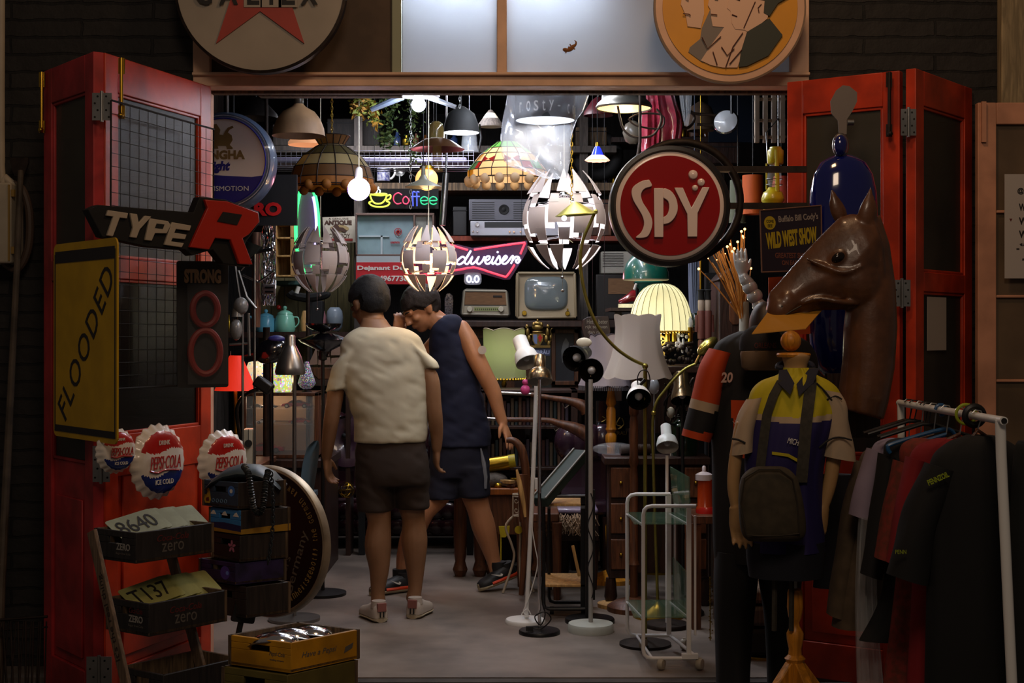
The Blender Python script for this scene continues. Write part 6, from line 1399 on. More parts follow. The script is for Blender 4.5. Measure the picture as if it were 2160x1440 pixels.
# chrome column with cables
Y_ = 8.3;t = T('chrome_lamp_column','tangle of chrome rods and pale cables hung round a bronze column','lamp column',(FX(560,Y_),Y_,0))
g = G(mat('bronze_column','8c6c5c',.35,.6));lathepx(g,[(9,690),(10,640),(8,600),(9,560),(10,500),(11,490)],540,Y_,18,cap=True);P(t,'column',g,smooth=60)
g = G(m_chrome);rnd = random.Random(7)
for i in range(26):
    x0 = rnd.uniform(556,582);pts = [W(x0+rnd.uniform(-2,2),470,Y_+rnd.uniform(-.05,.05))]
    for j in range(1,7): pts.append(W(max(552,min(580,x0+rnd.uniform(-9,9))),470+j*29,Y_+rnd.uniform(-.05,.05)))
    g.tube(pts,.0035,5,smooth=3)
P(t,'cable_bundle',g)
g = G(m_chrome)
for a,b in (((560,570),(580,575)),((512,580),(545,595)),((545,595),(579,572)),((560,630),(579,575)),((508,570),(530,545))): g.cyl(W(*a,Y_-.08),W(*b,Y_-.08),.007)
P(t,'chrome_rods',g);g = G(m_rust);g.cyl((FX(562,Y_),Y_,0),W(562,690,Y_),.02);g.cyl((FX(562,Y_),Y_,1.9),(FX(562,Y_),Y_,CEIL),.01);P(t,'pole',g)
g = G(mat('grey_switch','7c7470',.4));g.cbox(W(568,610,Y_-.1),(.07,.03,.055));g.m(m_blackm);g.cbox(W(568,606,Y_-.118),(.05,.006,.01));g.cbox(W(568,615,Y_-.118),(.05,.006,.01));P(t,'socket_strip',g,bevel=.003)
Y_ = 7.6;t = T('studio_lamp','dark adjustable dish lamp poking out below the red R sign','lamp',W(530,540,Y_));g = G(mat('green_black_enamel','1e2422',.3));M = Matrix.Translation(W(530,512,Y_)) @ Matrix.Rotation(rad(200),4,'Y')
g.lathe([(.07,0),(.055,.035),(.025,.07),(.012,.10)],(0,0,0),M,n=28);P(t,'dish',g,smooth=50);g = G(m_black);g.cyl(W(500,540,Y_),W(575,525,Y_),.010);g.m(m_steel);g.cyl(W(537,530,Y_),(FX(537,Y_),Y_+.0,.0),.007);P(t,'arm',g)
Y_ = 7.4;t = T('grey_spot_cluster','cluster of grey ceramic spot heads on a branching stand by the left door','lamp',(FX(508,Y_),Y_,0));m_gs = mat('grey_ceramic','6c6864',.3,coat=.4)
g = G(m_gs);g.ell(W(508,645,Y_),(.04,.04,.045));lathepx(g,[(6,640),(10,655),(12,668)],500,Y_,16);P(t,'spot_head',g,smooth=60);g = G(m_gs);g.ell(W(498,695,Y_),(.035,.035,.055));P(t,'spot_head',g,smooth=60)
g = G(m_steel);g.tube([W(496,560,Y_),W(503,610,Y_),W(512,660,Y_),(FX(512,Y_),Y_,.0)],.007,8);g.tube([W(503,570,Y_),W(520,625,Y_),W(540,650,Y_)],.006,8);g.cyl(W(524,660,Y_),W(526,750,Y_),.008);g.cyl(W(484,726,Y_),W(526,724,Y_),.006);P(t,'branch_stand',g)
# low counter, glass case with model cars
Y_ = 8.7;ct = T('low_counter','long low dark wooden counter under the glass model-car case','counter',(FX(560,Y_),Y_,0))
g = G(m_woodd);zt_ = zz(968,8.55);g.box((-2.3,8.5,zt_-.05),(FX(690,8.5),9.2,zt_));P(ct,'counter_top',g,bevel=.005)
g = G(m_woodd);g.box((-2.28,8.55,0),(FX(688,8.55),9.15,zt_-.05));P(ct,'carcass',g)
t = T('small_desk','small brown desk corner with a white strip beside the crown-cap signs','desk',(FX(560,7.9),7.9,0));g = G(m_woodm);z_ = zz(975,7.9)
g.box((FX(450,7.9),7.7,z_-.03),(FX(558,7.9),8.3,z_));P(t,'top',g,bevel=.004)
for x in (460,548):
    for y in (7.75,8.2): g = G(m_woodm);g.box((FX(x,7.9)-.02,y-.02,0),(FX(x,7.9)+.02,y+.02,z_-.03));P(t,'leg',g)
Yc = 8.6;k = Yc/F_PX;t = T('glass_display_case','glass display case of model cars with mosaic lamps on top','display case',W(592,966,Yc))
a = W(512,966,Yc);b = W(672,828,Yc);g = G(m_woodm)
g.box((a.x,Yc,a.z),(b.x,Yc+.35,a.z+.02));g.box((a.x,Yc,b.z-.02),(b.x,Yc+.35,b.z));g.box((b.x-.025,Yc,a.z),(b.x,Yc+.35,b.z));g.box((a.x,Yc,a.z),(a.x+.02,Yc+.02,b.z));P(t,'case_frame',g,bevel=.002)
g = G(mat('cream_backboard','9c7c5c',.6));g.box((a.x,Yc+.34,a.z),(b.x,Yc+.35,b.z));P(t,'back_board',g)
g = G(m_clear);
for y in (862,895): z_ = zz(y,Yc);g.box((a.x+.02,Yc+.02,z_-.003),(b.x-.025,Yc+.34,z_+.003))
P(t,'glass_shelf',g);g = G(mat('case_glass','c8d0d0',.05,alpha=.12));g.box((a.x+.02,Yc+.004,a.z+.02),(b.x-.025,Yc+.008,b.z-.02));P(t,'front_glass',g)
lamp_in(((a.x+b.x)/2-.1,Yc+.12,b.z-.05),1.6,(1,.75,.5),.03)
def car(label,px,pyb,L,m,Y=Yc+.12):
    k = Y/F_PX;l = L*k;o = W(px,pyb,Y);t = T('model_car',label,'model car',o,'model cars in the glass case');h = l*.28
    g = G(m);g.prism([(o.x+x*l,o.z+z*l) for x,z in ((-.5,.06),(-.49,.13),(-.30,.17),(-.14,.27),(.14,.27),(.30,.18),(.48,.16),(.5,.06))],Y-.03,Y+.03);P(t,'car_body',g,bevel=.003)
    g = G(m_blackm)
    for s_ in (-.3,.3):
        for yy in (-.034,.026): g.cyl((o.x+s_*l,Y+yy,o.z+.075*l),(o.x+s_*l,Y+yy+.008,o.z+.075*l),.075*l,n=18)
    g.m(m_chrome)
    for s_ in (-.3,.3): g.cyl((o.x+s_*l,Y-.036,o.z+.075*l),(o.x+s_*l,Y-.034,o.z+.075*l),.045*l,n=14)
    P(t,'wheels',g);g = G(m_glass);g.prism([(o.x+x*l,o.z+z*l) for x,z in ((-.26,.18),(-.14,.255),(.13,.255),(.25,.19))],Y-.031,Y+.031);P(t,'windows',g)
m_cr1 = mat('car_red','8c141c',.25,coat=.6);m_cg = mat('car_grey','3c3c40',.3,coat=.6)
car('dark grey model car at upper left of the glass case',542,860,32,m_cg);car('black model car next to the grey one on the upper glass shelf',571,860,28,m_black);car('red model sports car at upper right of the glass case',625,860,62,m_cr1)
car('white model truck at left of the middle glass shelf',560,893,40,m_white);car('red model car on the middle glass shelf',632,893,46,m_cr1);car('long red model sports car at the bottom of the glass case',560,955,80,m_cr1,Yc+.10)
def mosaic(name,c1,c2,em,sc=55):
    m = mat(name,c1,.3,emit=em);nt = m.node_tree;vo = nt.nodes.new('ShaderNodeTexVoronoi');vo.inputs['Scale'].default_value = sc;tc = nt.nodes.new('ShaderNodeTexCoord');nt.links.new(tc.outputs['Object'],vo.inputs['Vector'])
    hs = nt.nodes.new('ShaderNodeHueSaturation');hs.inputs['Saturation'].default_value = .8;nt.links.new(vo.outputs['Color'],hs.inputs['Color']);r = nt.nodes.new('ShaderNodeValToRGB');r.color_ramp.elements[0].position = c2;r.color_ramp.elements[0].color = (1,1,1,1);r.color_ramp.elements[1].position = c2+.06;r.color_ramp.elements[1].color = (0,0,0,1)
    nt.links.new(vo.outputs['Distance'],r.inputs[0]);mx = nt.nodes.new('ShaderNodeMixRGB');mx.inputs[1].default_value = lin(c1);nt.links.new(r.outputs[0],mx.inputs[0]);nt.links.new(hs.outputs[0],mx.inputs[2])
    b = nt.nodes['Principled BSDF'];nt.links.new(mx.outputs[0],b.inputs['Base Color']);nt.links.new(mx.outputs[0],b.inputs['Emission Color']);return m
Y_ = 8.7
for label,px,prof,mm in (('cream mosaic table lamp with coloured dots, behind the red lampshade',540,[(8,762),(16,764),(22,780),(25,800),(22,812),(10,818)],mosaic('dotted_mosaic_glow','f0d0a0',.30,.75,62)),('bright multicoloured mushroom mosaic lamp beside the brushed steel lamp',590,[(18,764),(26,772),(28,786),(24,792),(26,800),(26,822),(24,826)],mosaic('bright_mosaic_glow','c8d060',.5,.8,95)),('unlit purple grey mosaic lamp given a faint glow, right of the steel lamp',647,[(4,762),(8,775),(14,792),(19,808),(14,816),(8,820)],mosaic('dim_mosaic_glow','5c5870',.5,.10,150))):  # purple grey shade has faint emission added though its lamp is off
    k = Y_/F_PX;t = T('mosaic_lamp',label,'table lamp',W(px,828,Y_),'mosaic lamps on the glass case');g = G(mm);lathepx(g,prof,px,Y_,36,cap=True);P(t,'mosaic_shade',g,smooth=60)
    g = G(m_rust);lathepx(g,[(12,828),(10,824),(6,820)],px,Y_,20,cap=True);P(t,'foot',g)
# red shade lamp
Y_ = 7.75;t = T('table_lamp','table lamp with a glowing red cone shade by the left door','table lamp',(FX(497,Y_),Y_,zz(975,7.9)))
m_rs = mat('red_shade_glow','d02818',.6,emit=.55,ecol='e83018');g = G(m_rs);lathepx(g,[(13,750),(44,823)],497,Y_,40);P(t,'lamp_shade',g,smooth=60)
g = G(m_brass);g.cyl((FX(497,Y_),Y_,zz(975,7.9)),W(497,780,Y_),.010);g.lathe([(.07,0),(.065,.015),(.015,.03)],(FX(497,Y_),Y_,zz(975,7.9)),n=24,cap=True);P(t,'stem',g);g = G(m_steel);g.cyl(W(486,752,Y_),W(486,740,Y_),.003);P(t,'finial',g)
lamp_in(W(497,815,Y_),2.5,(1,.6,.35),.03)
# desk lamp black gooseneck + black showpiece
Y_ = 7.5;t = T('gooseneck_lamp','black gooseneck desk lamp bending right below the red shade','desk lamp',(FX(502,Y_),Y_+.2,zz(975,7.9)));g = G(m_black);g.tube([(FX(502,Y_),Y_+.2,zz(975,7.9)),W(500,880,Y_+.1),W(506,845,Y_+.05),W(525,828,Y_),W(545,820,Y_)],.010,10,smooth=5);P(t,'gooseneck',g,smooth=60)
g = G(m_black);M = Matrix.Translation(W(556,812,Y_)) @ Euler((0,rad(35),0)).to_matrix().to_4x4();g.box((-.05,-.04,-.03),(.05,.04,.03),M);P(t,'lamp_head',g,bevel=.01)
Y_ = 7.9;t = T('black_torchiere','black wide-brimmed floor uplighter behind the customer','floor lamp',(FX(680,Y_),Y_,0))
g = G(mat('gloss_black','0c0c10',.2,coat=1));lathepx(g,[(6,752),(10,742),(16,738),(50,722),(56,716),(50,714),(24,704),(.1,702)],685,Y_,44);lathepx(g,[(38,682),(34,690),(20,697),(8,700),(8,704)],682,Y_,40);P(t,'bowl',g,smooth=50)
g = G(m_black);g.cyl((FX(681,Y_),Y_,.02),W(681,740,Y_),.010);lathepx(g,[(9,740),(9,758),(5,760)],681,Y_,16,cap=True);P(t,'pole',g);g = G(m_black);g.lathe([(.13,0),(.13,.015),(.02,.025)],(FX(681,Y_),Y_,0),n=36,cap=True);P(t,'base',g)
Y_ = 8.0;g = G(MATS['gloss_black']);g.ell(W(572,740,Y_),(.10,.06,.07),Matrix.Rotation(rad(-20),4,'Y'));g.tube([W(495,752,Y_),W(530,745,Y_),W(560,740,Y_)],[.012,.02,.03],10);g.m(mat('violet_frill','2c2c70',.5));g.ell(W(583,715,Y_),(.05,.04,.022));g.m(MATS['gloss_black'])
g.cyl(W(572,745,Y_+.03),(FX(572,Y_),Y_+.03,0),.012);g.lathe([(.1,0),(.1,.012),(.01,.02)],(FX(572,Y_),Y_+.03,0),n=24,cap=True)
O('black_bird_lamp','glossy black long-beaked bird ornament with violet frill on a stand','ornament',g,smooth=60)
# brushed steel floor lamp
Y_ = 7.2;t = T('steel_floor_lamp','brushed steel reading lamp with bell shade on a slim pole','floor lamp',(FX(621,Y_),Y_,0));m_br = mat('brushed_steel','8c8884',.3,.9,var=.15)
g = G(m_br);lathepx(g,[(9,706),(11,710),(11,727),(14,732),(24,752),(30,774),(32,784),(30,790),(28,786),(22,760),(8,735)],612,Y_,40);P(t,'bell_shade',g,smooth=50)
g = G(m_br);g.tube([W(621,790,Y_),(FX(621,Y_),Y_,.02)],.010,12);P(t,'pole',g);g = G(m_br);g.lathe([(.13,0),(.13,.015),(.02,.022)],(FX(621,Y_),Y_,0),n=36,cap=True);P(t,'base',g)
lamp_in(W(612,800,Y_),.5,WARM,.03)
# ship model
Y_ = 9.36;t = T('ship_model','model sailing ship with tan sails behind the standing customer','ship model',W(690,800,Y_));g = G(m_woodm);g.prism(pxp([(655,775),(735,775),(725,800),(672,800),(662,790)],Y_),Y_-.03,Y_+.05);P(t,'hull',g,bevel=.006)
g = G(mat('tan_sailcloth','8c7060',.7));g.prism(pxp([(650,770),(668,730),(670,768)],Y_),Y_,Y_+.004);
for x,y,w_,h_ in ((682,742,20,16),(684,762,24,14),(708,740,18,18),(710,762,22,14)): g.prism(pxp([(x-w_/2,y-h_/2),(x+w_/2,y-h_/2-2),(x+w_/2+2,y+h_/2),(x-w_/2-1,y+h_/2)],Y_),Y_,Y_+.004)
P(t,'sails',g);g = G(m_woodd)
for x in (672,695,718): g.cyl(W(x,775,Y_+.01),W(x,722,Y_+.01),.004)
P(t,'masts',g)
g = G(m_woodd);p = W(640,812,9.36);q = W(745,800,9.36);g.box((p.x,9.25,p.z),(q.x,9.5,q.z));
for x in (p.x+.01,q.x-.04): g.box((x,9.28,0),(x+.03,9.48,p.z))
O('ship_table','small dark table carrying the model ship','table',g)
# chesterfield sofa
Y_ = 9.6;m_ox = mat('oxblood_leather','2c1218',.25,coat=.5,bump=.2,var=.2);sf = T('chesterfield_sofa','dark oxblood buttoned leather sofa with rolled arms behind the customers','sofa',(FX(830,Y_),Y_+.3,0))
xl,xr = FX(610,Y_),FX(1010,Y_)
g = G(m_ox);g.box((xl+.1,Y_,.08),(xr-.1,Y_+.42,.34));P(sf,'seat_base',g,bevel=.02)
g = G(m_ox)
for i in range(11):
    for j in range(2): g.ell((xl+.2+i*(xr-xl-.4)/10,Y_-.005,.15+j*.10),(.065,.03,.06),n=12,m=8)
P(sf,'tufted_front',g,smooth=60)
g = G(m_ox);g.box((xl+.1,Y_+.02,.34),(xr-.1,Y_+.40,.42));P(sf,'seat_cushion',g,bevel=.03)
for x in (xl+.12,xr-.12):
    g = G(m_ox);g.cyl((x,Y_-.04,zz(940,Y_)),(x,Y_+.40,zz(940,Y_)),48*Y_/F_PX,n=28);g.box((x-.10,Y_-.0,.1),(x+.10,Y_+.40,zz(940,Y_)));P(sf,'arm',g,bevel=.02)
g = G(m_ox)
for i in range(8): g.ell((xl+.28+i*(xr-xl-.56)/7,Y_+.34,zz(925,Y_)),(.115,.09,.17),n=16,m=10)
g.box((xl+.1,Y_+.34,.3),(xr-.1,Y_+.42,zz(935,Y_)));P(sf,'back',g,smooth=60)
for x in (xl+.14,xr-.14): g = G(m_woodd);g.lathe([(.03,0),(.045,.04),(.03,.08)],(x,Y_+.06,0),n=16,cap=True);P(sf,'foot',g)
for x,lab in ((734,'round buttoned purple leather pouffe cushion by the left customer arm'),):
    g = G(mat('plum_leather','34202c',.25,coat=.5));g.lathe([(.01,-.03),(.06,-.055),(.16,-.05),(.185,0),(.16,.05),(.06,.055),(.01,.03)],W(x,935,9.35),Matrix.Rotation(rad(80),4,'X'),n=40);t = O('round_cushion',lab,'cushion',g,smooth=60);g = G(m_blackm);g.ell(W(x-8,918,9.29),.016);P(t,'button',g)
g = G(m_blackm);a = zz(1048,9.3);g.box((FX(752,9.3),9.28,a-.02),(FX(1000,9.3),9.5,a+.06));
for x in (756,985): g.box((FX(x,9.3),9.3,0),(FX(x,9.3)+.04,9.34,a))
O('low_bench','long low black bench in front of the leather sofa','bench',g)
g = G(m_brass)
for i in range(6):
    M = Matrix.Translation(W(731,1033,9.22)) @ Euler((rad(20*i),rad(35*i),rad(70*i))).to_matrix().to_4x4();g.tube([M @ V((.05*math.cos(a),0,.05*math.sin(a))) for a in [2*pi*j/24 for j in range(24)]],.002,5,closed=True)
O('brass_wire_ball','brass wire ornament ball on the low bench','ornament',g)
# grey blue shell chair
Y_ = 8.3;t = T('shell_chair','grey-blue moulded shell chair just left of the standing customer','chair',(FX(645,Y_),Y_+.2,0));g = G(mat('grey_blue_shell','4c5c64',.4));rr = []
for y,xl_,xr_ in spline([(930.,662.,672.),(945.,648.,674.),(980.,638.,670.),(1020.,634.,664.),(1045.,632.,660.)],5): rr.append([W(xl_+(xr_-xl_)*i/10,y,Y_)+V((0,.05*math.sin(pi*i/10),0)) for i in range(11)]+[W(xr_-(xr_-xl_)*i/10,y,Y_+.012)+V((0,.05*math.sin(pi*i/10),0)) for i in range(11)])
g.loft(rr);g.m(MATS['grey_blue_shell']);p = W(600,1050,Y_);q = W(662,1040,Y_);g.box((p.x-.1,Y_,p.z),(q.x,Y_+.18,p.z+.03));P(t,'shell',g,smooth=60)
for x in (p.x-.05,q.x-.03):
    for y in (Y_+.03,Y_+.16): g = G(m_steel);g.cyl((x,y,0),(x,y,p.z),.010);P(t,'leg',g)
# small guitar-case like white/black panel beside cap signs
g = G(m_cream);Y_ = 7.6;p = W(510,985,Y_);q = W(533,905,Y_);g.box((p.x,Y_,zz(975,7.9)),(q.x,Y_+.1,q.z));t = O('cream_box','cream upright box with a black knob beside the crown-cap sign','box',g,bevel=.006);g = G(m_black);g.cyl(W(524,935,Y_-.02),W(524,935,Y_),.02);g.cyl(W(524,905,Y_-.01),W(524,935,Y_-.01),.002);P(t,'knob',g)
# ---------------------------------------------------------------- right side: spot lamps on poles
def spot(t,px,py,Y,r,L,tilt,yaw,mo,mi,neck=.6):
    """reflector whose mouth centre sits at the pixel; axis from mouth to back"""
    k = Y/F_PX;R = r*k;l = L*k;M = Matrix.Translation(W(px,py,Y)) @ Matrix.Rotation(yaw,4,'Z') @ Matrix.Rotation(tilt,4,'X')
    g = G(mo,M);g.lathe([(R*1.02,0),(R,l*.15),(R*.85,l*.38),(R*neck,l*.5),(R*neck*.96,l*.95),(R*neck*.7,l),(.001,l)],n=40);P(t,'lamp_head',g,smooth=50)
    g = G(mi,M);g.lathe([(R*1.0,-.002),(R*.9,l*.12),(R*.76,l*.34),(R*.4,l*.45),(.001,l*.46)],n=36);P(t,'reflector',g,smooth=50)
    g = G(m_bulboff,M);g.ell((0,0,l*.22),(R*.34,R*.34,R*.40));P(t,'bulb',g,smooth=60)
def pole(t,px,y0,Y,r,m): g = G(m);g.cyl((FX(px,Y),Y,.015),W(px,y0,Y),r,n=14);P(t,'pole',g)
def base(t,px,Y,r,h,m): g = G(m);g.lathe([(r,0),(r,h*.7),(r*.96,h),(r*.1,h*1.1),(.01,h*1.1)],(FX(px,Y),Y,0),n=44,cap=True);P(t,'base',g,smooth=40)
m_refw = mat('white_reflector','a8a8a0',.4);m_refk = mat('dark_reflector','141210',.15,.6,coat=.5);m_nick = mat('aged_nickel_head','7c6a50',.25,.9)
Y_ = 7.13;t = T('spot_floor_lamp','white pole floor lamp with a white upper spot head on white base','floor lamp',(FX(1124,Y_),Y_,0),'floor-standing spot lamps')
spot(t,1114,764,Y_,26,66,rad(-38),rad(28),m_white,m_refw,.62);g = G(m_white);g.tube([(FX(1110,Y_),Y_,.02),W(1122,1060,Y_),W(1131,830,Y_),W(1132,785,Y_)],.011,12,smooth=4);P(t,'pole',g);base(t,1108,Y_,.10,.02,m_white)
g = G(m_white);g.tube([W(x,y,Y_-.03) for x,y in ((1120,1100),(1128,1150),(1134,1190),(1122,1240),(1112,1270),(1104,1290),(1116,1300),(1100,1296),(1112,1284),(1120,1296))],.003,6,smooth=4);g.cbox(W(1133,1020,Y_-.01),(.022,.02,.055));P(t,'cord',g)
Y_ = 6.88;t = T('spot_floor_lamp','chrome pole floor lamp with nickel spot head on black disc base','floor lamp',(FX(1138,Y_),Y_,0),'floor-standing spot lamps')
spot(t,1139,804,Y_,26,60,rad(-24),rad(0),m_nick,m_refw,.5);pole(t,1138,800,Y_+.0,.009,m_chrome);base(t,1138,Y_,.10,.018,m_black)
g = G(m_black);g.tube([W(x,y,Y_-.03) for x,y in ((1140,1040),(1146,1150),(1143,1260),(1150,1295),(1140,1318),(1128,1300),(1150,1290),(1162,1306),(1140,1326),(1118,1322))],.0035,6,smooth=4);g.cbox(W(1117,1325,Y_-.05),(.035,.02,.02));P(t,'cord',g)
Y_ = 6.98;t = T('spot_floor_lamp','black pole floor lamp with black chrome spot, left of the round grey spot','floor lamp',(FX(1240,7.15),7.15,0),'floor-standing spot lamps')
spot(t,1211,757,7.15,27,62,rad(-76),rad(-30),m_black,m_refk,.5);pole(t,1240,775,7.15,.014,m_black);base(t,1244,7.15,.125,.022,m_black)
g = G(m_cream);g.ell(W(1232,722,7.3),(.04,.012,.025));P(t,'bulb_cover',g)
Y_ = 6.93;t = T('spot_floor_lamp','pale pole floor lamp with round grey spot on thick white disc base','floor lamp',(FX(1246,Y_),Y_,0),'floor-standing spot lamps')
spot(t,1247,782,Y_,26,46,rad(-84),rad(-8),m_br,m_refk,.5);pole(t,1246,800,Y_,.011,mat('white_grey_tube','9a9894',.4));base(t,1246,Y_,.112,.04,mat('white_marble','b0b4ac',.4))
g = G(m_blackm);g.tube([W(1246+6*math.sin(i*.9),1040+i*13,Y_-.02) for i in range(18)],.003,6,smooth=3);P(t,'cord',g)
Y_ = 6.56;t = T('clip_spot_lamp','white spot head with black interior clipped to the arc lamp pole','spot lamp',W(1348,868,Y_),'floor-standing spot lamps')
spot(t,1348,842,Y_,25.5,60,rad(-62),rad(0),m_white,m_refk,.52);g = G(m_black);g.tube([W(1350,812,Y_+.05),W(1361,800,Y_+.05)],.008,8);P(t,'clip',g)
Y_ = 7.3;t = T('spot_floor_lamp','bronze cylinder spot lamp left of the orange sleeve','floor lamp',(FX(1440,Y_),Y_+.05,0),'floor-standing spot lamps')
spot(t,1440,845,Y_,24,66,rad(-30),rad(0),m_nick,m_refk,.72);pole(t,1440,830,Y_+.05,.009,m_black);base(t,1440,Y_+.05,.11,.02,m_black)
Y_ = 7.0;t = T('spot_floor_lamp','low white spot lamp above the white trolley','floor lamp',(FX(1407,Y_+.03),Y_+.03,0),'floor-standing spot lamps')
spot(t,1408,943,Y_,23,58,rad(-40),rad(0),mat('pale_blue_white','b4bcbc',.35),m_refw,.5);pole(t,1407,960,Y_+.03,.008,m_white);base(t,1407,Y_+.03,.11,.02,m_rust)
Y_ = 7.28;t = T('brass_reading_lamp','slim brass floor lamp with a leaf shade arching left over the trolley','floor lamp',(FX(1390,Y_),Y_,0))
g = G(m_brassg);g.tube([W(1466,768,Y_),W(1440,782,Y_),W(1405,820,Y_),W(1379,870,Y_),W(1379,1000,Y_),(FX(1388,Y_),Y_,.02)],.008,10,smooth=5);P(t,'pole',g,smooth=60)
g = G(mat('brass_shade','a89c4c',.25,.9));g.ell(W(1492,730,Y_),(.065,.04,.032),Matrix.Rotation(rad(-42),4,'Y'));g.tube([W(1478,745,Y_),W(1466,770,Y_)],.008,8);g.ell(W(1379,871,Y_),.014);P(t,'shade',g,smooth=60)
g = G(m_brass);g.lathe([(.13,0),(.13,.012),(.10,.02),(.05,.045),(.03,.06),(.01,.08)],(FX(1388,Y_),Y_,0),n=40,cap=True);P(t,'base',g,smooth=50)
# ---------------------------------------------------------------- cloth lampshades
def scallop(t,px,Y,lv,n_,m,pname='lamp_shade',edge=None):
    """lv: (radius px, y px); panels meet at ribs, bottom edge scalloped"""
    k = Y/F_PX;g = G(m);N = n_*8;rings = []
    for j,(r,y) in enumerate(lv):
        rr = []
        for i in range(N):
            a = 2*pi*i/N;u = (i % 8)/8;sc = abs(math.sin(pi*u));last = j == len(lv)-1;first = j == 0
            q = r*(1-.05*sc*(0 if not (0 < j) else 1));dz = (-5*sc if last else (5*sc-3 if first else 0))
            rr.append(V((xx(px,Y)+q*k*math.cos(a),Y+q*k*math.sin(a),zz(y-dz if last else y-dz,Y))))
        rings.append(rr)
    g.loft(rings,cap=False);o = P(t,pname,g,smooth=35)
    if edge:
        g = G(edge);g.tube(rings[0],.003,6,closed=True);g.tube(rings[-1],.003,6,closed=True);P(t,'trim',g)
    return o
m_ivs = shade_mat('ivory_silk','b4aaa0',.3);m_ivg = shade_mat('pale_green_silk','a0a878',.45);m_grs = shade_mat('grey_silk','94888c',.3)
Y_ = 7.45;t = T('turned_floor_lamp','large white bell lampshade with scalloped edge on a turned wooden post','floor lamp',(FX(1340,Y_),Y_,0))
scallop(t,1345,Y_,[(50,664),(47,690),(49,720),(56,752),(66,778),(74,794)],8,m_ivs)
g = G(m_woodm);pr = []
for i,(r,y) in enumerate([(5,790),(6,850),(10,858),(10,872),(7,878),(9,890),(9,960),(11,975),(7,985),(9,1000),(9,1180),(12,1190),(8,1200),(9,1280)]): pr.append((r,y))
lathepx(g,pr,1337,Y_,20);P(t,'turned_post',g);g = G(m_woodm);g.lathe([(.14,0),(.14,.025),(.10,.05),(.03,.07)],(FX(1337,Y_),Y_,0),n=36,cap=True);P(t,'base',g)
Y_ = 8.3;t = T('turned_floor_lamp','grey lampshade with dark scalloped trim and fringe, behind the white one','floor lamp',(FX(1288,Y_),Y_,0));scallop(t,1278,Y_,[(34,706),(36,740),(44,780),(58,812)],8,m_grs,edge=mat('dark_trim','2c2028',.7))
g = G(m_woody);lathepx(g,[(6,812),(8,830),(11,850),(7,858),(10,864),(10,900),(12,905),(8,912),(12,918),(12,930),(9,940),(9,1100),(12,1110),(9,1200)],1289,Y_,20);P(t,'turned_post',g);g = G(m_woody);g.lathe([(.14,0),(.14,.025),(.03,.07)],(FX(1289,Y_),Y_,0),n=36,cap=True);P(t,'base',g)
g = G(mat('grey_fringe','4c4648',.8));k = Y_/F_PX
for i in range(90): a = 2*pi*i/90;x = xx(1278,Y_)+57*k*math.cos(a);y = Y_+57*k*math.sin(a);g.cyl((x,y,zz(812,Y_)),(x,y,zz(822,Y_)),.003,n=4)
P(t,'fringe',g)
Y_ = 9.2;t = T('pale_green_lamp','pale green drum lampshade with wavy cream top beside the brewery crest','floor lamp',(FX(1062,Y_),Y_,0));scallop(t,1063,Y_,[(44,694),(43,740),(47,794)],6,m_ivg,edge=mat('cream_trim','a8a084',.7));g = G(m_brass);lathepx(g,[(3,720),(3,800),(6,810),(3,820)],1063,Y_,12);g.cyl((FX(1063,Y_),Y_,.02),W(1063,820,Y_),.010);g.lathe([(.12,0),(.12,.015),(.02,.03)],(FX(1063,Y_),Y_,0),n=32,cap=True);P(t,'stem',g)
g = G(m_brass);k = Y_/F_PX
for i in range(44): a = 2*pi*i/44;g.ell((xx(1063,Y_)+46*k*math.cos(a),Y_+46*k*math.sin(a),zz(799,Y_)),.010,n=6,m=4)
P(t,'bead_fringe',g);lamp_in(W(1063,740,Y_),.9,(.95,1,.7),.04)
# lit dome shade lamp on carved stand
Y_ = 8.0;t = T('dome_shade_lamp','large lit ribbed cream dome lampshade with beaded brass edge','table lamp',(FX(1394,Y_),Y_,zz(770,8.0)))
k = Y_/F_PX;g = G(mat('lit_ribbed_silk','e8dca8',.7,emit=.78,ecol='f0e8b0'));rings = []
for j in range(11):
    u = j/10;r = 67*math.sin(pi/2*(.06+.94*u))**.9;y = 598+98*(1-math.cos(pi/2*u*1.0)) if u < 1 else 697
    rings.append([V((xx(1394,Y_)+r*k*(1-.025*abs(math.sin(12*a)))*math.cos(a),Y_+r*k*(1-.025*abs(math.sin(12*a)))*math.sin(a),zz(y,Y_))) for a in [2*pi*i/120 for i in range(120)]])
g.loft(rings,cap=False);P(t,'lamp_shade',g,smooth=60)
g = G(mat('rib_thread','6c6440',.7))
for i in range(24): a = 2*pi*i/24;g.tube([V((xx(1394,Y_)+(67*math.sin(pi/2*(.06+.94*u))**.9)*k*1.003*math.cos(a),Y_+(67*math.sin(pi/2*(.06+.94*u))**.9)*k*1.003*math.sin(a),zz(598+98*(1-math.cos(pi/2*u)),Y_))) for u in [j/10 for j in range(11)]],.0016,5)
P(t,'ribs',g)
g = G(m_brass)
for i in range(60): a = 2*pi*i/60;g.ell((xx(1394,Y_)+67*k*math.cos(a),Y_+67*k*math.sin(a),zz(700,Y_)),.009,n=6,m=4)
P(t,'bead_fringe',g)
g = G(mat('gilded_fretwork','b89c50',.35,.4));g.T = None;c = W(1394,722,Y_);g.tube([c+V((9*k*math.cos(a),-.02,9*k*math.sin(a)+.01)) for a in [2*pi*i/20 for i in range(20)]],.006,6,closed=True);g.cbox(c+V((0,-.02,.01)),(.045,.01,.008));g.cbox(c+V((0,-.02,.01)),(.008,.01,.045));g.box(tuple(W(1387,760,Y_)),tuple(W(1401,732,Y_+.03)));g.cyl(W(1394,768,Y_+.02),W(1394,640,Y_+.02),.006);P(t,'stem',g)
light('dome_lamp_glow','POINT',W(1394,720,Y_-.12),1.4,(1,.9,.65),.05)
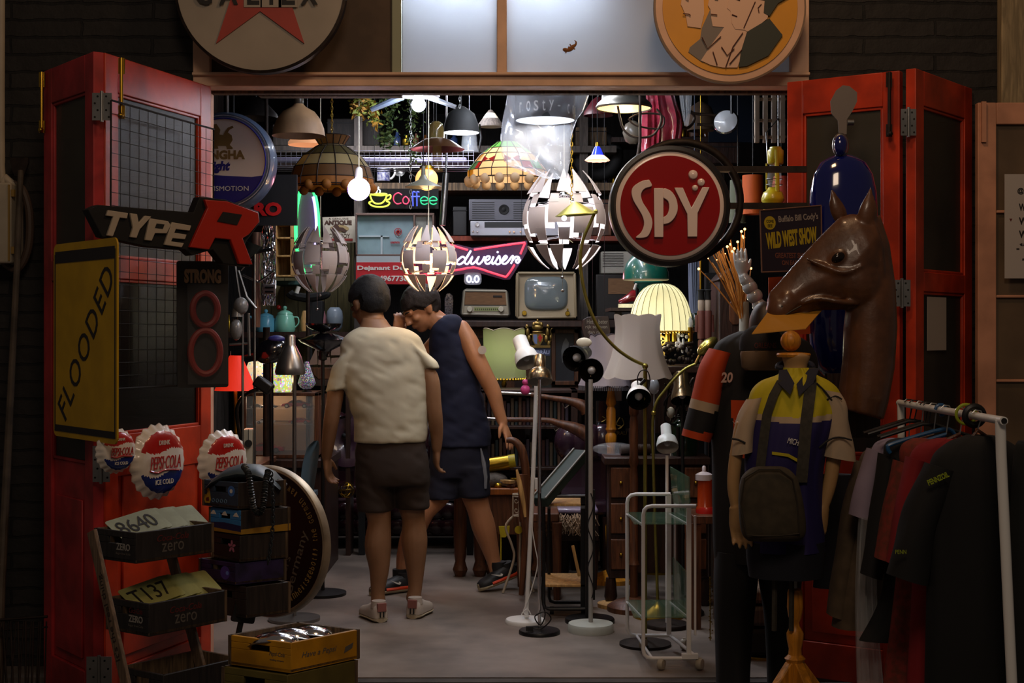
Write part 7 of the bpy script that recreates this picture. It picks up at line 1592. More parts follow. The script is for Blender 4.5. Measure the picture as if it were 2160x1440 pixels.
Y_ = 7.95;tb = T('hall_table','dark carved wooden hall table under the lit dome lamp','table',(FX(1420,Y_),Y_,0));g = G(m_woodd);zt_ = zz(770,Y_)-.001;g.box((FX(1330,Y_),Y_-.15,zt_-.04),(FX(1530,Y_),Y_+.35,zt_));P(tb,'top',g,bevel=.006)
g = G(m_woodd);g.box((FX(1340,Y_),Y_-.1,.9),(FX(1525,Y_),Y_+.3,zt_-.04));P(tb,'apron',g)
for x in (1345,1518):
    for y in (-.08,.28): g = G(m_woodd);g.box((FX(x,Y_)-.025,Y_+y-.02,0),(FX(x,Y_)+.025,Y_+y+.02,.9));P(tb,'leg',g)
# candle chandelier with glass
t = T('candle_lamp','brass candle lamp with glass flame bulbs and flowers beside the lit dome','lamp',(FX(1430,7.6),7.6,zt_));Y_ = 7.9;k = Y_/F_PX
g = G(m_brass)
for x in (1408,1422,1456): g.cyl(W(x,720,Y_),W(x,690,Y_),.014,n=14)
P(t,'candle_tube',g);g = G(m_bulboff)
for x in (1408,1422,1456): c = W(x,680,Y_);g.lathe([(.008,-.03),(.017,-.01),(.014,.012),(.004,.03),(.001,.035)],c,n=14)
P(t,'flame_bulb',g);g = G(m_rust);g.tube([W(x,y,Y_) for x,y in ((1404,722),(1430,728),(1462,722))],.012,8);rnd = random.Random(5)
for i in range(30): g.ell(W(rnd.uniform(1402,1465),rnd.uniform(728,765),Y_+rnd.uniform(-.06,.04)),rnd.uniform(.008,.018),n=8,m=5)
P(t,'iron_foliage',g);g = G(m_letter);c = W(1431,726,Y_-.07)
for i in range(5): a = 2*pi*i/5;g.ell(c+V((.012*math.cos(a),0,.012*math.sin(a))),(.009,.005,.009),n=8,m=5)
P(t,'porcelain_flower',g)
g = G(m_bulboff);rnd = random.Random(9)
for i in range(14): g.ell(W(rnd.uniform(1430,1450),rnd.uniform(685,745),Y_+rnd.uniform(-.05,.05)),(rnd.uniform(.006,.012),.008,rnd.uniform(.01,.022)),n=8,m=6)
P(t,'crystal_drops',g)
# green domes + boot display
Y_ = 7.8;m_grn = mat('green_enamel','0c4c40',.3,coat=.5)
t = T('green_dome_lamp','dark green enamel dome pendant partly behind the red SPY sign','pendant lamp',W(1362,591,Y_),'pendant lamps over the shop floor');g = G(m_grn);lathepx(g,[(10,528),(26,537),(40,554),(48,574),(49,589)],1362,Y_,40);P(t,'dome',g,smooth=60);g = G(m_cream);lathepx(g,[(49,589),(47,591),(30,585),(8,560)],1362,Y_,36);P(t,'inner_lining',g,smooth=60);cord(t,1362,530,Y_)
Y_ = 8.9;t = T('green_figure_bust','green bust-shaped stand with a white stripe behind the lit dome','bust',W(1360,690,Y_));g = G(m_grn);lathepx(g,[(24,690),(26,650),(20,610),(32,596),(20,585)],1368,Y_,28,cap=True);P(t,'body',g,smooth=60);g = G(m_letter);g.tube([W(1338,610,Y_-.06),W(1342,598,Y_-.07)],.008,8);P(t,'stripe',g)
Y_ = 8.7;t = T('red_shoe','shiny dark red leather shoe on a silver-edged stand','shoe',W(1320,645,Y_));g = G(mat('oxblood_patent','7c1c20',.2,coat=1));rr = []
for x,w_,h_,y in ((1305,.02,.02,636),(1312,.035,.03,634),(1322,.038,.045,630),(1332,.034,.06,624),(1340,.03,.06,624)): rr.append([W(x,y,Y_)+V((0,w_*math.cos(a),h_*.6*math.sin(a))) for a in [2*pi*i/16 for i in range(16)]])
g.loft(rr);P(t,'upper',g,smooth=60);g = G(m_chrome);p = W(1303,649,Y_);q = W(1345,641,Y_);g.box((p.x,Y_-.04,p.z),(q.x,Y_+.05,q.z));P(t,'sole',g)
g = G(m_woodd);g.box((p.x-.05,Y_-.08,p.z-.02),(FX(1385,Y_),Y_+.4,p.z));g.box((p.x,Y_+.2,0),(p.x+.04,Y_+.25,p.z));g.box((FX(1380,Y_)-.04,Y_+.2,0),(FX(1380,Y_),Y_+.25,p.z));O('tall_dark_stand','tall dark stand carrying the red shoe and green bust','stand',g)
# nutcrackers, curtain, clock
for px,lab in ((1479,'left wooden nutcracker soldier beside the lit dome lamp'),(1493,'right wooden nutcracker soldier nearer the dark clock')):
    Y_ = 7.9;k = Y_/F_PX;t = T('nutcracker',lab,'nutcracker',W(px,768,Y_),'nutcracker soldiers');g = G(mat('nut_red_brown','5c3028',.5));lathepx(g,[(4,764),(5,740),(7,738),(7,720),(5,716),(8,714),(9,660),(8,655)],px,Y_,16,cap=True);P(t,'body',g);g = G(mat('nut_cream','9c8c7c',.5));lathepx(g,[(6,655),(7,648),(7,635),(5,630)],px,Y_,16,cap=True);P(t,'head',g)
    g = G(m_blackm);lathepx(g,[(7,632),(6,616),(8,612),(5,610)],px,Y_,16,cap=True);P(t,'hat',g);g = G(MATS['nut_red_brown']);g.tube([W(px-9,664,Y_),W(px-10,700,Y_)],.010,8);g.tube([W(px+9,664,Y_),W(px+10,700,Y_)],.010,8);P(t,'arms',g)
g = G(mat('grey_blue_cloth','5c6478',.8));cloth(g,[(545,1452,1478,.03),(600,1452,1478,.03),(660,1454,1480,.03)],8.6,n=40,rip=.15,seed=4,fold=4);g.cyl(W(1465,545,8.6),(FX(1465,8.6),8.6,CEIL),.003);O('hanging_cloth','grey blue cloth hanging behind the nutcrackers','cloth',g,smooth=60)
g = G(m_brass);g.cyl(W(1478,620,8.5),W(1478,540,8.5),.008);g.cyl(W(1478,540,8.5),(FX(1478,8.5),8.5,CEIL),.003);O('brass_rod','slim brass rod hanging beside the grey blue cloth','rod',g)
Y_ = 7.8;t = T('longcase_clock','dark brown longcase clock cabinet with carved door behind the golden stems','clock',(FX(1540,Y_),Y_+.1,0));g = G(m_woodd);p = FX(1515,Y_);q = FX(1580,Y_);g.box((p,Y_,0),(q,Y_+.3,zz(590,Y_)));g.prism(pxp([(1510,592),(1588,592),(1575,575),(1550,562),(1525,575)],Y_),Y_-.02,Y_+.3);P(t,'case',g,bevel=.01)
g = G(m_woodm);pl = pxp([(1538,640),(1545,630),(1556,630),(1563,640),(1563,675),(1556,685),(1545,685),(1538,675)],Y_);g.prism(pl,Y_-.012,Y_);P(t,'carved_panel',g,bevel=.004)
g = G(m_blackm);p = FX(1490,8.6);g.box((p,8.6,0),(FX(1512,8.6),8.7,zz(575,8.6)));g.m(m_glass);g.box((FX(1512,8.6),8.63,1.3),(FX(1520,8.6),8.65,zz(590,8.6)));O('dark_mirror_frame','tall narrow dark mirror frame left of the longcase clock','mirror',g)
# fibre stems with glowing tips, vase
Y_ = 6.75;t = T('glowing_stem_lamp','bunch of golden stems with glowing tips in a pale vase','lamp',W(1572,690,Y_));g = G(mat('straw_stem','a8702c',.5));b_ = G(mat('orange_tip_glow','ffb070',emit=5,ecol='ffa860'));rnd = random.Random(3)
tips = [(1474,567),(1521,507),(1534,520),(1541,515),(1545,530),(1549,524),(1556,510),(1564,488),(1571,483),(1566,498),(1569,501),(1584,566),(1540,500),(1510,520),(1500,530),(1494,545),(1530,535),(1512,548),(1553,536),(1562,530)]
for i,(x,y) in enumerate(tips):
    a = W(1566+rnd.uniform(-5,5),672,Y_+rnd.uniform(-.02,.02));e = W(x,y,Y_+rnd.uniform(-.08,.08));m_ = a.lerp(e,.55)+V((rnd.uniform(-.01,.01),0,rnd.uniform(0,.015)));g.tube([a,m_,e],[.004,.0035,.0025],5,smooth=4);b_.ell(e,.0062 if i < 12 else .003,n=8,m=6)
for i in range(26):
    a = W(1566+rnd.uniform(-6,6),672,Y_+rnd.uniform(-.02,.02));e = W(1490+rnd.uniform(0,80),500+rnd.uniform(0,60),Y_+rnd.uniform(-.08,.08));g.tube([a,a.lerp(e,.5)+V((.01,0,0)),a.lerp(e,.9)],.0025,5)
P(t,'stems',g);P(t,'glowing_tips',b_)
g = G(mat('pale_stone_vase','8c8c84',.4));lathepx(g,[(7,790),(9,740),(11,700),(10,636),(8,636),(8,660)],1570,Y_,24,cap=True);P(t,'vase',g,smooth=50);g = G(m_woodd);g.cyl((FX(1570,Y_),Y_,0),W(1570,790,Y_),.03);P(t,'pedestal',g)
lamp_in(W(1545,510,Y_-.1),.35,(1,.6,.3),.05)
# white porcelain hand on a jointed forearm
Y_ = 6.4;k = Y_/F_PX;t = T('porcelain_hand','white glazed jointed forearm with raised open hand beside the poster','ornament',W(1614,665,Y_));m_por = mat('white_porcelain','8c9090',.2,coat=.7)
g = G(m_por);hand(g,W(1566,578,Y_),(-.12,0,1),(1,-.2,0),62*k,curl=.12,thumb_out=.55);g.tube([W(1566,580,Y_),W(1572,590,Y_),W(1580,600,Y_)],[10*k,13*k,14*k],14)
h = remesh(g,.0035,3);P(t,'hand',h,smooth=80)
for x,y,r,q in ((1582,606,16,18),(1592,624,17,17),(1602,645,15,17)):
    g = G(m_por);g.ell(W(x,y,Y_),(r*k,r*k,q*k),Matrix.Rotation(rad(-28),4,'Y'),n=20,m=14);P(t,'forearm_joint',g,smooth=60)
g = G(m_brass);g.cyl(W(1608,655,Y_),(FX(1608,Y_),Y_,0),.01);g.lathe([(.1,0),(.1,.012),(.01,.02)],(FX(1608,Y_),Y_,0),n=24,cap=True);P(t,'stand',g)
# yellow lantern
Y_ = 6.35;k = Y_/F_PX;m_ly = mat('lantern_yellow','a89c10',.35,coat=.4,var=.2,scale=15)
t = T('storm_lantern','acid yellow storm lantern hanging at the right door edge','lantern',W(1632,455,Y_));g = G(m_ly);lathepx(g,[(17,455),(20,440),(20,428),(24,424),(24,418),(20,406),(14,402),(10,395)],1630,Y_,30,cap=True);P(t,'fuel_tank',g,smooth=50)
g = G(m_ly);lathepx(g,[(15,346),(17,344),(17,318),(13,314),(12,310)],1636,Y_,30,cap=True);P(t,'chimney_cap',g,smooth=50)
g = G(m_ly);g.cyl(W(1640,404,Y_-.03),W(1638,316,Y_-.03),.010);g.cyl(W(1617,400,Y_),W(1617,345,Y_),.004);P(t,'side_tube',g);g = G(m_clear);lathepx(g,[(11,398),(16,375),(11,348)],1633,Y_,24);P(t,'glass_globe',g,smooth=60)
g = G(m_steel);g.tube([W(1620,345,Y_),W(1616,280,Y_+.1),W(1642,250,Y_+.2)],.003,6);g.tube([W(1642,345,Y_),W(1642,250,Y_+.2),(FX(1642,6.5),6.5,CEIL)],.003,6)
for y in (362,378,390): g.tube([(xx(1633,Y_)+17*k*math.cos(a),Y_+17*k*math.sin(a),zz(y,Y_)) for a in [2*pi*i/20 for i in range(20)]],.002,5,closed=True)
P(t,'wire_guard',g)
# coloured paper shades at the right
for label,px,Y_,pr,col in (('orange cylinder shade behind the yellow lantern',1588,7.4,[(22,370),(22,452)],'b85010'),('grey green cylinder shade left of the orange one',1556,7.6,[(16,380),(18,470)],'5c6450'),('brick red shade beside the yellow lantern',1648,7.0,[(16,372),(24,420),(26,470)],'9c3420')):
    t = T('cylinder_shade',label,'lamp shade',W(px,pr[-1][1],Y_));g = G(mat('shade_'+col,col,.6));lathepx(g,pr,px,Y_,28);P(t,'shade',g,smooth=60);cord(t,px,pr[0][1],Y_)
# ---------------------------------------------------------------- upper right clutter
Y_ = 7.7;g = G(mat('pink_foil','8c2c3c',.25,coat=.5,bump=.6,var=.3,scale=14));cloth(g,[(130,1352,1400,.06),(210,1354,1425,.08),(260,1352,1440,.07),(320,1352,1432,.06)],Y_,n=50,rip=.25,seed=3,fold=3);t = O('foil_wrapped_bundle','crumpled pink foil bundle hanging above the SPY sign','bundle',g,smooth=60);g = G(m_black);g.cyl(W(1380,135,Y_),(FX(1380,Y_),Y_,CEIL),.004);P(t,'string',g)
g = G(m_clear);cloth(g,[(180,1430,1460,.03),(225,1436,1458,.03),(265,1444,1452,.01)],7.5,n=36,rip=.3,seed=6,fold=3);t = O('plastic_scrap','clear plastic scrap hanging right of the pink foil','plastic',g);g = G(m_black);g.cyl(W(1445,182,7.5),(FX(1445,7.5),7.5,CEIL),.003);P(t,'string',g)
Y_ = 7.8;t = T('iron_scroll_bracket','dark iron scroll hanging rack above the SPY sign','bracket',W(1430,290,Y_));g = G(mat('brown_iron','3c3028',.5,.5))
for pts in (((1400,190),(1402,240),(1420,262),(1450,270),(1465,250),(1455,236),(1435,240),(1432,262)),((1450,190),(1456,235),(1500,242),(1530,250)),((1470,262),(1500,264),(1520,262)),((1400,240),(1460,236))): g.tube([W(x,y,Y_) for x,y in pts],.008,8,smooth=4)
g.cyl(W(1402,190,Y_),(FX(1402,Y_),Y_,CEIL),.008);P(t,'scrolls',g)
Y_ = 7.5;t = T('chrome_spotlight','chrome headlamp-like spot hanging at upper right','spot lamp',W(1530,285,Y_));g = G(m_chrome);M = Matrix.Translation(W(1530,255,Y_)) @ Matrix.Rotation(rad(-105),4,'X') @ Matrix.Rotation(rad(20),4,'Y');g.lathe([(.065,0),(.07,.01),(.06,.04),(.03,.08),(.01,.09)],(0,0,0),M,n=32);P(t,'shell',g,smooth=50);g = G(m_bulboff);g.lathe([(.062,.005),(.04,-.008),(.001,-.012)],(0,0,0),M,n=32);P(t,'lens',g,smooth=50);cord(t,1543,240,Y_,r=.008)
Y_ = 9.9
t = T('dark_wall_hanging','dark blue wrapped panel hanging high on the right','panel',W(1540,300,Y_));g = G(mat('dark_blue_wrap','141c28',.3,coat=.4));p = W(1495,300,Y_);q = W(1590,130,Y_);g.box((p.x,Y_,p.z),(q.x,Y_+.05,CEIL));P(t,'panel',g)
for label,x0,y0,x1,y1,Y_,m in (('dark brown suitcase on the top right shelf',1430,300,1560,345,9.9,'woodd'),('grey old carton on the upper left shelf',575,262,640,307,10.35,'gry'),('dark crate on the upper shelf behind the ferns',690,250,800,307,10.4,'dk'),('pale carton at the far end of the upper shelf',1215,268,1280,307,10.4,'wo'),('small dark carton on the upper shelf under the blue lamp',1110,262,1180,307,10.4,'dk2'),('black loudspeaker box left of the silver receiver',955,435,985,497,10.4,'blk'),('dark cupboard box right of the opened puzzle pendant',1232,420,1290,497,10.4,'wd3')):
    m = {'woodd': m_woodd,'gry': m_gry,'dk': m_inner,'wo': m_woodo,'dk2': m_inner,'blk': m_black,'wd3': m_woodm}[m];g = G(m);p = W(x0,y1,Y_);q = W(x1,y0,Y_);g.box((p.x,Y_,p.z),(q.x,Y_+.25,q.z));t = O('storage_box',label,'box',g,bevel=.006);g = G(m_blackm);g.box((p.x-.002,Y_-.004,q.z-.035),(q.x+.002,Y_,q.z-.028));P(t,'lid_line',g)
# grey pipe, skateboard-like silver ornament
g = G(m_steel);g.cyl(W(933,475,8.9),W(941,365,8.9),.02);g.cyl(W(941,365,8.9),(FX(944,8.9),8.9,CEIL),.006);O('grey_tube','grey metal tube hanging right of the Coffee neon','tube',g)
g = G(mat('glitter_board','4c5060',.2,.7,var=.5,scale=80));g.prism(pxp([(938,665),(938,630),(942,620),(948,618),(954,622),(956,632),(954,668)],9.9),9.9,9.93);O('glitter_bottle','glittering slim blue bottle left of the table radio','bottle',g)
# cables
for i,pts in enumerate((((905,260),(1000,420),(1010,300)),((1010,240),(1045,330),(1090,380)),((900,385),(960,372),(1000,352)))):
    pass
# ---------------------------------------------------------------- lower middle and right furniture
Y_ = 8.45;t = T('orange_wood_desk','orange brown pedestal desk covered with trinkets behind the striding customer','desk',(FX(1130,Y_),Y_+.3,0));zt_ = zz(1030,Y_)
g = G(mat('orange_wood','8c4c18',.4,var=.3,kind='wood'));g.box((FX(960,Y_),Y_,zt_-.04),(FX(1150,Y_),Y_+.23,zt_));P(t,'top',g,bevel=.006)
g = G(m_woodm);g.box((FX(1030,Y_),Y_+.03,.25),(FX(1140,Y_),Y_+.22,zt_-.04));P(t,'drawer_box',g,bevel=.004)
for x in (970,1012,1040,1136):
    for y in ((.05,) if x < 1030 else (.05,.18)): g = G(m_woodm);g.lathe([(.03,0),(.045,.04),(.03,.09),(.035,.12),(.04,.25),(.035,zt_-.04 if x < 1030 else .27)],(FX(x,Y_),Y_+y,0),n=18,cap=True);P(t,'leg',g)
rnd = random.Random(12)
LB = ['stacked','leaning']
items = [('brass tankard lying on the orange desk','tankard',1044,m_brass,(.06,.04,.04)),('grey crumpled cloth bundle on the orange desk','cloth bundle',1046,mat('grey_rag','5c544c',.8,bump=1,var=.3,scale=20),(.08,.06,.03)),('pile of brown leather scraps on the orange desk','leather scraps',1085,mat('leather_scrap','5c3420',.6,var=.4,scale=20),(.07,.05,.03))]
g = G(m_brass);c = W(1052,978,Y_+.12);g.cyl(c+V((-.07,0,-.01)),c+V((.06,0,.01)),.045,n=24);g.m(mat('lemon_yellow','a89410',.5));g.cyl(c+V((.04,0,.012)),c+V((.10,0,.02)),.04,n=20);O('brass_trumpet_cup','brass and yellow cylinder lying across the desk trinkets','cup',g)
g = G(mat('grey_rag','5c544c',.8,bump=1,var=.3,scale=20));g.ell(W(1040,1012,Y_+.12),(.09,.08,.05));O('grey_rag','crumpled grey rag lying on the orange desk','rag',g,smooth=60)
for i in range(16):
    c = V((FX(1000+i*8.5,Y_),Y_+.04+rnd.random()*.15,zt_));g = G([m_woodm,m_brass,m_steel,m_woodp,mat('leather_scrap','5c3420',.6,var=.4,scale=20)][i % 5]);M = Matrix.Translation(c+V((0,0,.012+.012*(i % 3)))) @ Matrix.Rotation(rnd.random()*3,4,'Z')
    if i % 3: g.box((-.05,-.02,-.011),(.05,.02,.011),M)
    else: g.ell((0,0,0),(.035,.03,.02),M,n=12,m=8)
    O('desk_trinket','small assorted trinket of wood, metal or leather scattered on the orange desk','trinket',g,'trinkets scattered on the orange desk',bevel=.003)
g = G(mat('lemon_yellow','a89410',.5));g.prism(pxp([(1052,1110),(1075,1109),(1074,1124),(1066,1133),(1056,1133)],8.3),8.3,8.31);g.box((FX(1055,8.3),8.305,0),(FX(1058,8.3),8.31,zz(1130,8.3)));O('yellow_price_board','small yellow board standing below the orange desk','board',g)
# carved chair in front
Y_ = 7.75;t = T('carved_armchair','brown carved wooden armchair the striding customer touches','chair',(FX(1110,Y_),Y_+.2,0));g = G(m_woodm);g.tube([W(x,y,Y_) for x,y in ((1068,928),(1085,930),(1100,948),(1108,985),(1112,1040),(1112,1100))],[.014,.02,.024,.024,.02,.018],10,smooth=5);P(t,'back_rail',g,smooth=60)
g = G(m_woodm);g.tube([W(x,y,Y_-.02) for x,y in ((1102,1000),(1106,1080),(1114,1120),(1108,1160),(1104,1200),(1100,1254))],[.03,.028,.034,.022,.018,.016],10,smooth=5);P(t,'leg',g,smooth=60)
g = G(m_woodp);g.tube([W(x,y,Y_-.05) for x,y in ((1090,990),(1096,1020),(1104,1060),(1108,1090))],[.006,.014,.012,.008],8,smooth=4);P(t,'carving',g,smooth=60)
g = G(m_woodm);g.box((FX(1095,Y_),Y_,.42),(FX(1180,Y_),Y_+.45,.47));P(t,'seat',g,bevel=.008)
for x,y in ((1175,0),(1175,.4),(1100,.4)): g = G(m_woodm);g.cyl((FX(x,Y_),Y_+y,0),(FX(x,Y_),Y_+y,.42),.02,.028);P(t,'leg',g)
# scroll plant stand
Y_ = 7.95;t = T('scroll_plant_stand','white wrought iron plant stand with scrolls beside the striding customer','plant stand',(FX(1094,Y_),Y_,0));m_iw = mat('old_white_iron','9a8c78',.5);g = G(m_iw);k = Y_/F_PX
for y in (1042,1046): g.tube([(xx(1095,Y_)+13*k*math.cos(a),Y_+13*k*math.sin(a),zz(y,Y_)) for a in [2*pi*i/24 for i in range(24)]],.005,6,closed=True)
g.tube([(xx(1095,Y_)+12*k*math.cos(a),Y_+12*k*math.sin(a),zz(1087,Y_)) for a in [2*pi*i/24 for i in range(24)]],.005,6,closed=True)
for x in (1082,1095,1107): g.cyl(W(x,1046,Y_-.03),W(x,1087,Y_-.03),.004)
for x,y in ((1089,1056),(1089,1076),(1101,1056),(1101,1076)): g.tube([W(x+5*math.cos(a)*(1-a/9),y+6*math.sin(a)*(1-a/9),Y_-.03) for a in [j*.5 for j in range(13)]],.003,5)
P(t,'scroll_ring',g)
for dx,dy in ((-1,-.2),(.1,-.9),(.9,.2)):
    g = G(m_iw);c = V((xx(1095,Y_),Y_,0));g.tube([c+V((dx*.03,dy*.03,zz(1087,Y_))),c+V((dx*.075,dy*.06,zz(1110,Y_))),c+V((dx*.04,dy*.04,zz(1150,Y_))),c+V((dx*.03,dy*.03,zz(1180,Y_))),c+V((dx*.09,dy*.09,.004))],.007,8,smooth=5);P(t,'leg',g,smooth=60)
g = G(MATS['lemon_yellow']);g.lathe([(.001,0),(.022,0),(.022,.004),(.001,.004)],W(1094,1117,Y_-.07),Matrix.Rotation(pi/2,4,'X'),n=24);P(t,'price_disc',g)
# black frame trolley with wooden shelves
Y_ = 7.25;t = T('tube_frame_trolley','black tube-framed trolley with pale wooden shelves','trolley',(FX(1192,Y_),Y_+.15,0));g = G(m_black)
def hoop(g,x0,x1,y0,y1,Y,r,rad_=12): g.tube([W(x,y,Y) for x,y in ((x1,y0),(x0+rad_,y0),(x0+3,y0+3),(x0,y0+rad_),(x0,y1-rad_),(x0+3,y1-3),(x0+rad_,y1),(x1,y1))],r,10)
hoop(g,1147,1238,1046,1284,Y_,.009);hoop(g,1158,1240,1048,1270,Y_+.3,.009);g.box((FX(1225,Y_)-.0,Y_,.04),(FX(1240,Y_),Y_+.03,zz(1046,Y_)));g.box((FX(1256,Y_)-.02,Y_+.28,.04),(FX(1262,Y_),Y_+.31,zz(1046,Y_)));P(t,'frame',g)
for y in (1062,1232): g = G(m_woodp);p = W(1150,y+6,Y_);q = W(1240,y,Y_);g.box((p.x,Y_,p.z),(q.x,Y_+.34,q.z));P(t,'shelf',g,bevel=.003)
g = G(m_clear);p = W(1150,1072,Y_);q = W(1238,1066,Y_);g.box((p.x,Y_-.005,p.z),(q.x,Y_,q.z));P(t,'acrylic_edge',g)
for x in (1165,1232): g = G(m_black);g.cyl((FX(x,Y_)-.01,Y_+.1,.02),(FX(x,Y_)+.01,Y_+.1,.02),.02,n=16);P(t,'caster',g)
g = G(m_woodp);g.tube([W(1208,1150,Y_-.02),W(1222,1215,Y_-.02)],.008,4);O('wooden_ruler','thin pale wooden stick leaning inside the black trolley','stick',g)
# fringed cushion stool
Y_ = 8.0;t = T('fringed_footstool','footstool with shaggy cream fringed cushion behind the black trolley','stool',(FX(1190,Y_),Y_+.2,0));g = G(mat('lilac_cover','7c7088',.4,coat=.3));p = W(1150,1084,Y_);q = W(1262,1072,Y_);g.box((p.x,Y_,p.z),(q.x,Y_+.4,q.z));P(t,'cushion',g,bevel=.012)
g = G(mat('cream_fringe','8c745c',.8,var=.3,scale=40));rnd = random.Random(2)
for i in range(220):
    x = rnd.uniform(1152,1255);y = rnd.uniform(1082,1108);a = W(x,y,Y_-.01-rnd.random()*.02);g.tube([a,a+V((rnd.uniform(-.015,.015),-.02,-.02)),a+V((rnd.uniform(-.03,.03),-.01,-.06))],.003,4)
P(t,'fringe',g);g = G(m_woodd);p = W(1150,1140,Y_);g.box((p.x,Y_,p.z),(q.x,Y_+.4,q.z-.04));P(t,'seat_frame',g)
for x in (1160,1185,1255):
    g = G(m_woodd);g.cyl((FX(x,Y_),Y_+.05+.3*(x == 1185),0),(FX(x,Y_),Y_+.05+.3*(x == 1185),p.z),.012,.03);P(t,'leg',g)
# slanted dark green lid (instrument case) above it
M,L = Q((1152,1056,7.15),(1240,952,7.5));g = G(mat('dark_green_case','1c2c28',.75));g.T = M;g.box((0,0,-.04),(L,.08,.012));t = O('slanted_green_case','long dark green case propped diagonally above the black trolley','case',g,bevel=.006);g = G(mat('worn_alloy','6c6a64',.7,.3));g.T = M;g.box((0,-.004,.012),(L,.004,.02));g.box((0,.076,.012),(L,.084,.02));P(t,'metal_edge',g)
# gun-shaped wooden stocks on dark rack
Y_ = 8.7;t = T('dark_display_cabinet','dark glazed cabinet with shelves behind the spot lamps','cabinet',(FX(1120,Y_),Y_+.3,0));g = G(m_woodd);x0,x1 = FX(1010,Y_),FX(1248,Y_)
for y in (822,898,985): z_ = zz(y,Y_);g.box((x0,Y_,z_-.02),(x1,Y_+.35,z_))
g.box((x0,Y_+.33,0),(x1,Y_+.36,zz(822,Y_)))
for x in (x0,x1-.04,FX(1205,Y_)): g.box((x,Y_,0),(x+.04,Y_+.35,zz(822,Y_)))
P(t,'carcass',g,bevel=.003);g = G(mat('cabinet_maroon_panel','3c1c1c',.4,coat=.3));g.box((x0+.05,Y_+.3,.3),(x1-.05,Y_+.32,zz(840,Y_)));P(t,'back_panel',g)
for lab,pts in (('upper wooden rifle stock mounted among the spot lamps',((1120,832),(1170,840),(1200,845),(1230,856),(1240,868))),('lower wooden rifle stock mounted among the spot lamps',((1060,885),(1150,886),(1180,893),(1215,904),(1240,918)))):
    Yg = 8.3;t = T('wooden_rifle',lab,'rifle',W(1180,880,Yg),'rifles across the dark cabinet');g = G(m_woodm);g.tube([W(x,y,Yg) for x,y in pts],[.014,.016,.022,.036,.042],12,smooth=5);P(t,'stock',g,smooth=60);g = G(m_steel);g.cyl(W(pts[0][0]-70,pts[0][1]-4,Yg),W(pts[0][0]+10,pts[0][1],Yg),.010);g.tube([W(pts[2][0]-14,pts[2][1]+6,Yg),W(pts[2][0]-8,pts[2][1]+16,Yg),W(pts[2][0]+2,pts[2][1]+8,Yg)],.004,6);P(t,'barrel',g)
    g = G(m_rust);g.cyl(W(pts[1][0],pts[1][1],Yg),W(pts[1][0],pts[1][1],8.7),.006);P(t,'mounting_peg',g)
g = G(mat('hot_pink_rubber','b83c78',.5));g.ell(W(1108,822,8.2),(.028,.028,.03));g.ell(W(1108,806,8.2),.018);g.cyl(W(1106,822,8.2),W(1106,822,8.68),.004);O('pink_figurine','small hot pink figurine left of the nickel spot lamp','figurine',g,smooth=60)
# black mirror sign with gold lettering
Y_ = 8.68;k = Y_/F_PX;g = G(mat('black_mirror','0c0c10',.08,coat=1));p = W(1258,925,Y_);q = W(1328,845,Y_);g.box((p.x,Y_,0.02),(q.x,Y_+.02,q.z));t = O('pub_mirror','black brewery mirror with gold lettering behind the turned posts','mirror',g);g = G(m_gold);g.text('OBERBRAU',xx(1296,Y_),zz(913,Y_),52*k,8*k,Y_,.002);g.tube([W(x,y,Y_-.004) for x,y in ((1308,880),(1300,895),(1312,900),(1304,905),(1316,895),(1312,882))],.004,6,smooth=3);g.tube([W(x,y,Y_-.004) for x,y in ((1270,878),(1278,884),(1268,890))],.003,6,smooth=3);P(t,'gold_lettering',g)
g = G(mat('plum_leather','34202c',.25,coat=.5));rr = []
t = T('buttoned_bench_seat','buttoned plum leather chair behind the black lamp pole','armchair',(FX(1240,8.1),8.5,0))
for i in range(4): g.ell((FX(1205+i*26,8.1),8.55,zz(945,8.1)),(.085,.07,.11),n=18,m=12)
g.box((FX(1190,8.1),8.56,.4),(FX(1300,8.1),8.64,zz(945,8.1)));P(t,'buttoned_back',g,smooth=60);g = G(MATS['plum_leather']);g.box((FX(1190,8.1),8.45,.36),(FX(1300,8.1),8.62,.46));P(t,'seat',g,bevel=.03)
for x in (1198,1290):
    for y in (8.47,8.6): g = G(m_woodd);g.cyl((FX(x,8.1),y,0),(FX(x,8.1),y,.36),.018,.03);P(t,'leg',g)
# chest of drawers right
Y_ = 7.52;t = T('carved_sideboard','dark carved wooden sideboard behind the white glass trolley','sideboard',(FX(1360,Y_),Y_+.2,0));zt_ = zz(965,Y_);g = G(m_woodd);g.box((FX(1275,Y_),Y_,zt_-.04),(FX(1500,Y_),Y_+.26,zt_));P(t,'top',g,bevel=.006)
g = G(m_woodd);g.box((FX(1285,Y_),Y_+.03,.15),(FX(1335,Y_),Y_+.25,zt_-.04));g.box((FX(1440,Y_),Y_+.03,.15),(FX(1495,Y_),Y_+.25,zt_-.04));g.box((FX(1285,Y_),Y_+.2,.15),(FX(1495,Y_),Y_+.25,zt_-.04));P(t,'carcass',g,bevel=.004)
for x0,x1 in ((1289,1331),(1445,1491)):
    for i in range(3):
        g = G(m_woodm);z0 = .2+i*.19;g.box((FX(x0,Y_),Y_+.01,z0),(FX(x1,Y_),Y_+.03,z0+.16));d = P(t,'drawer',g,bevel=.004);g = G(m_brass);g.ell((FX((x0+x1)/2,Y_),Y_,z0+.08),.010);P(d,'knob',g)
for x in (1290,1490): g = G(m_woodd);g.lathe([(.02,0),(.035,.05),(.025,.15)],(FX(x,Y_),Y_+.06,0),n=16,cap=True);P(t,'leg',g)
rnd = random.Random(21)
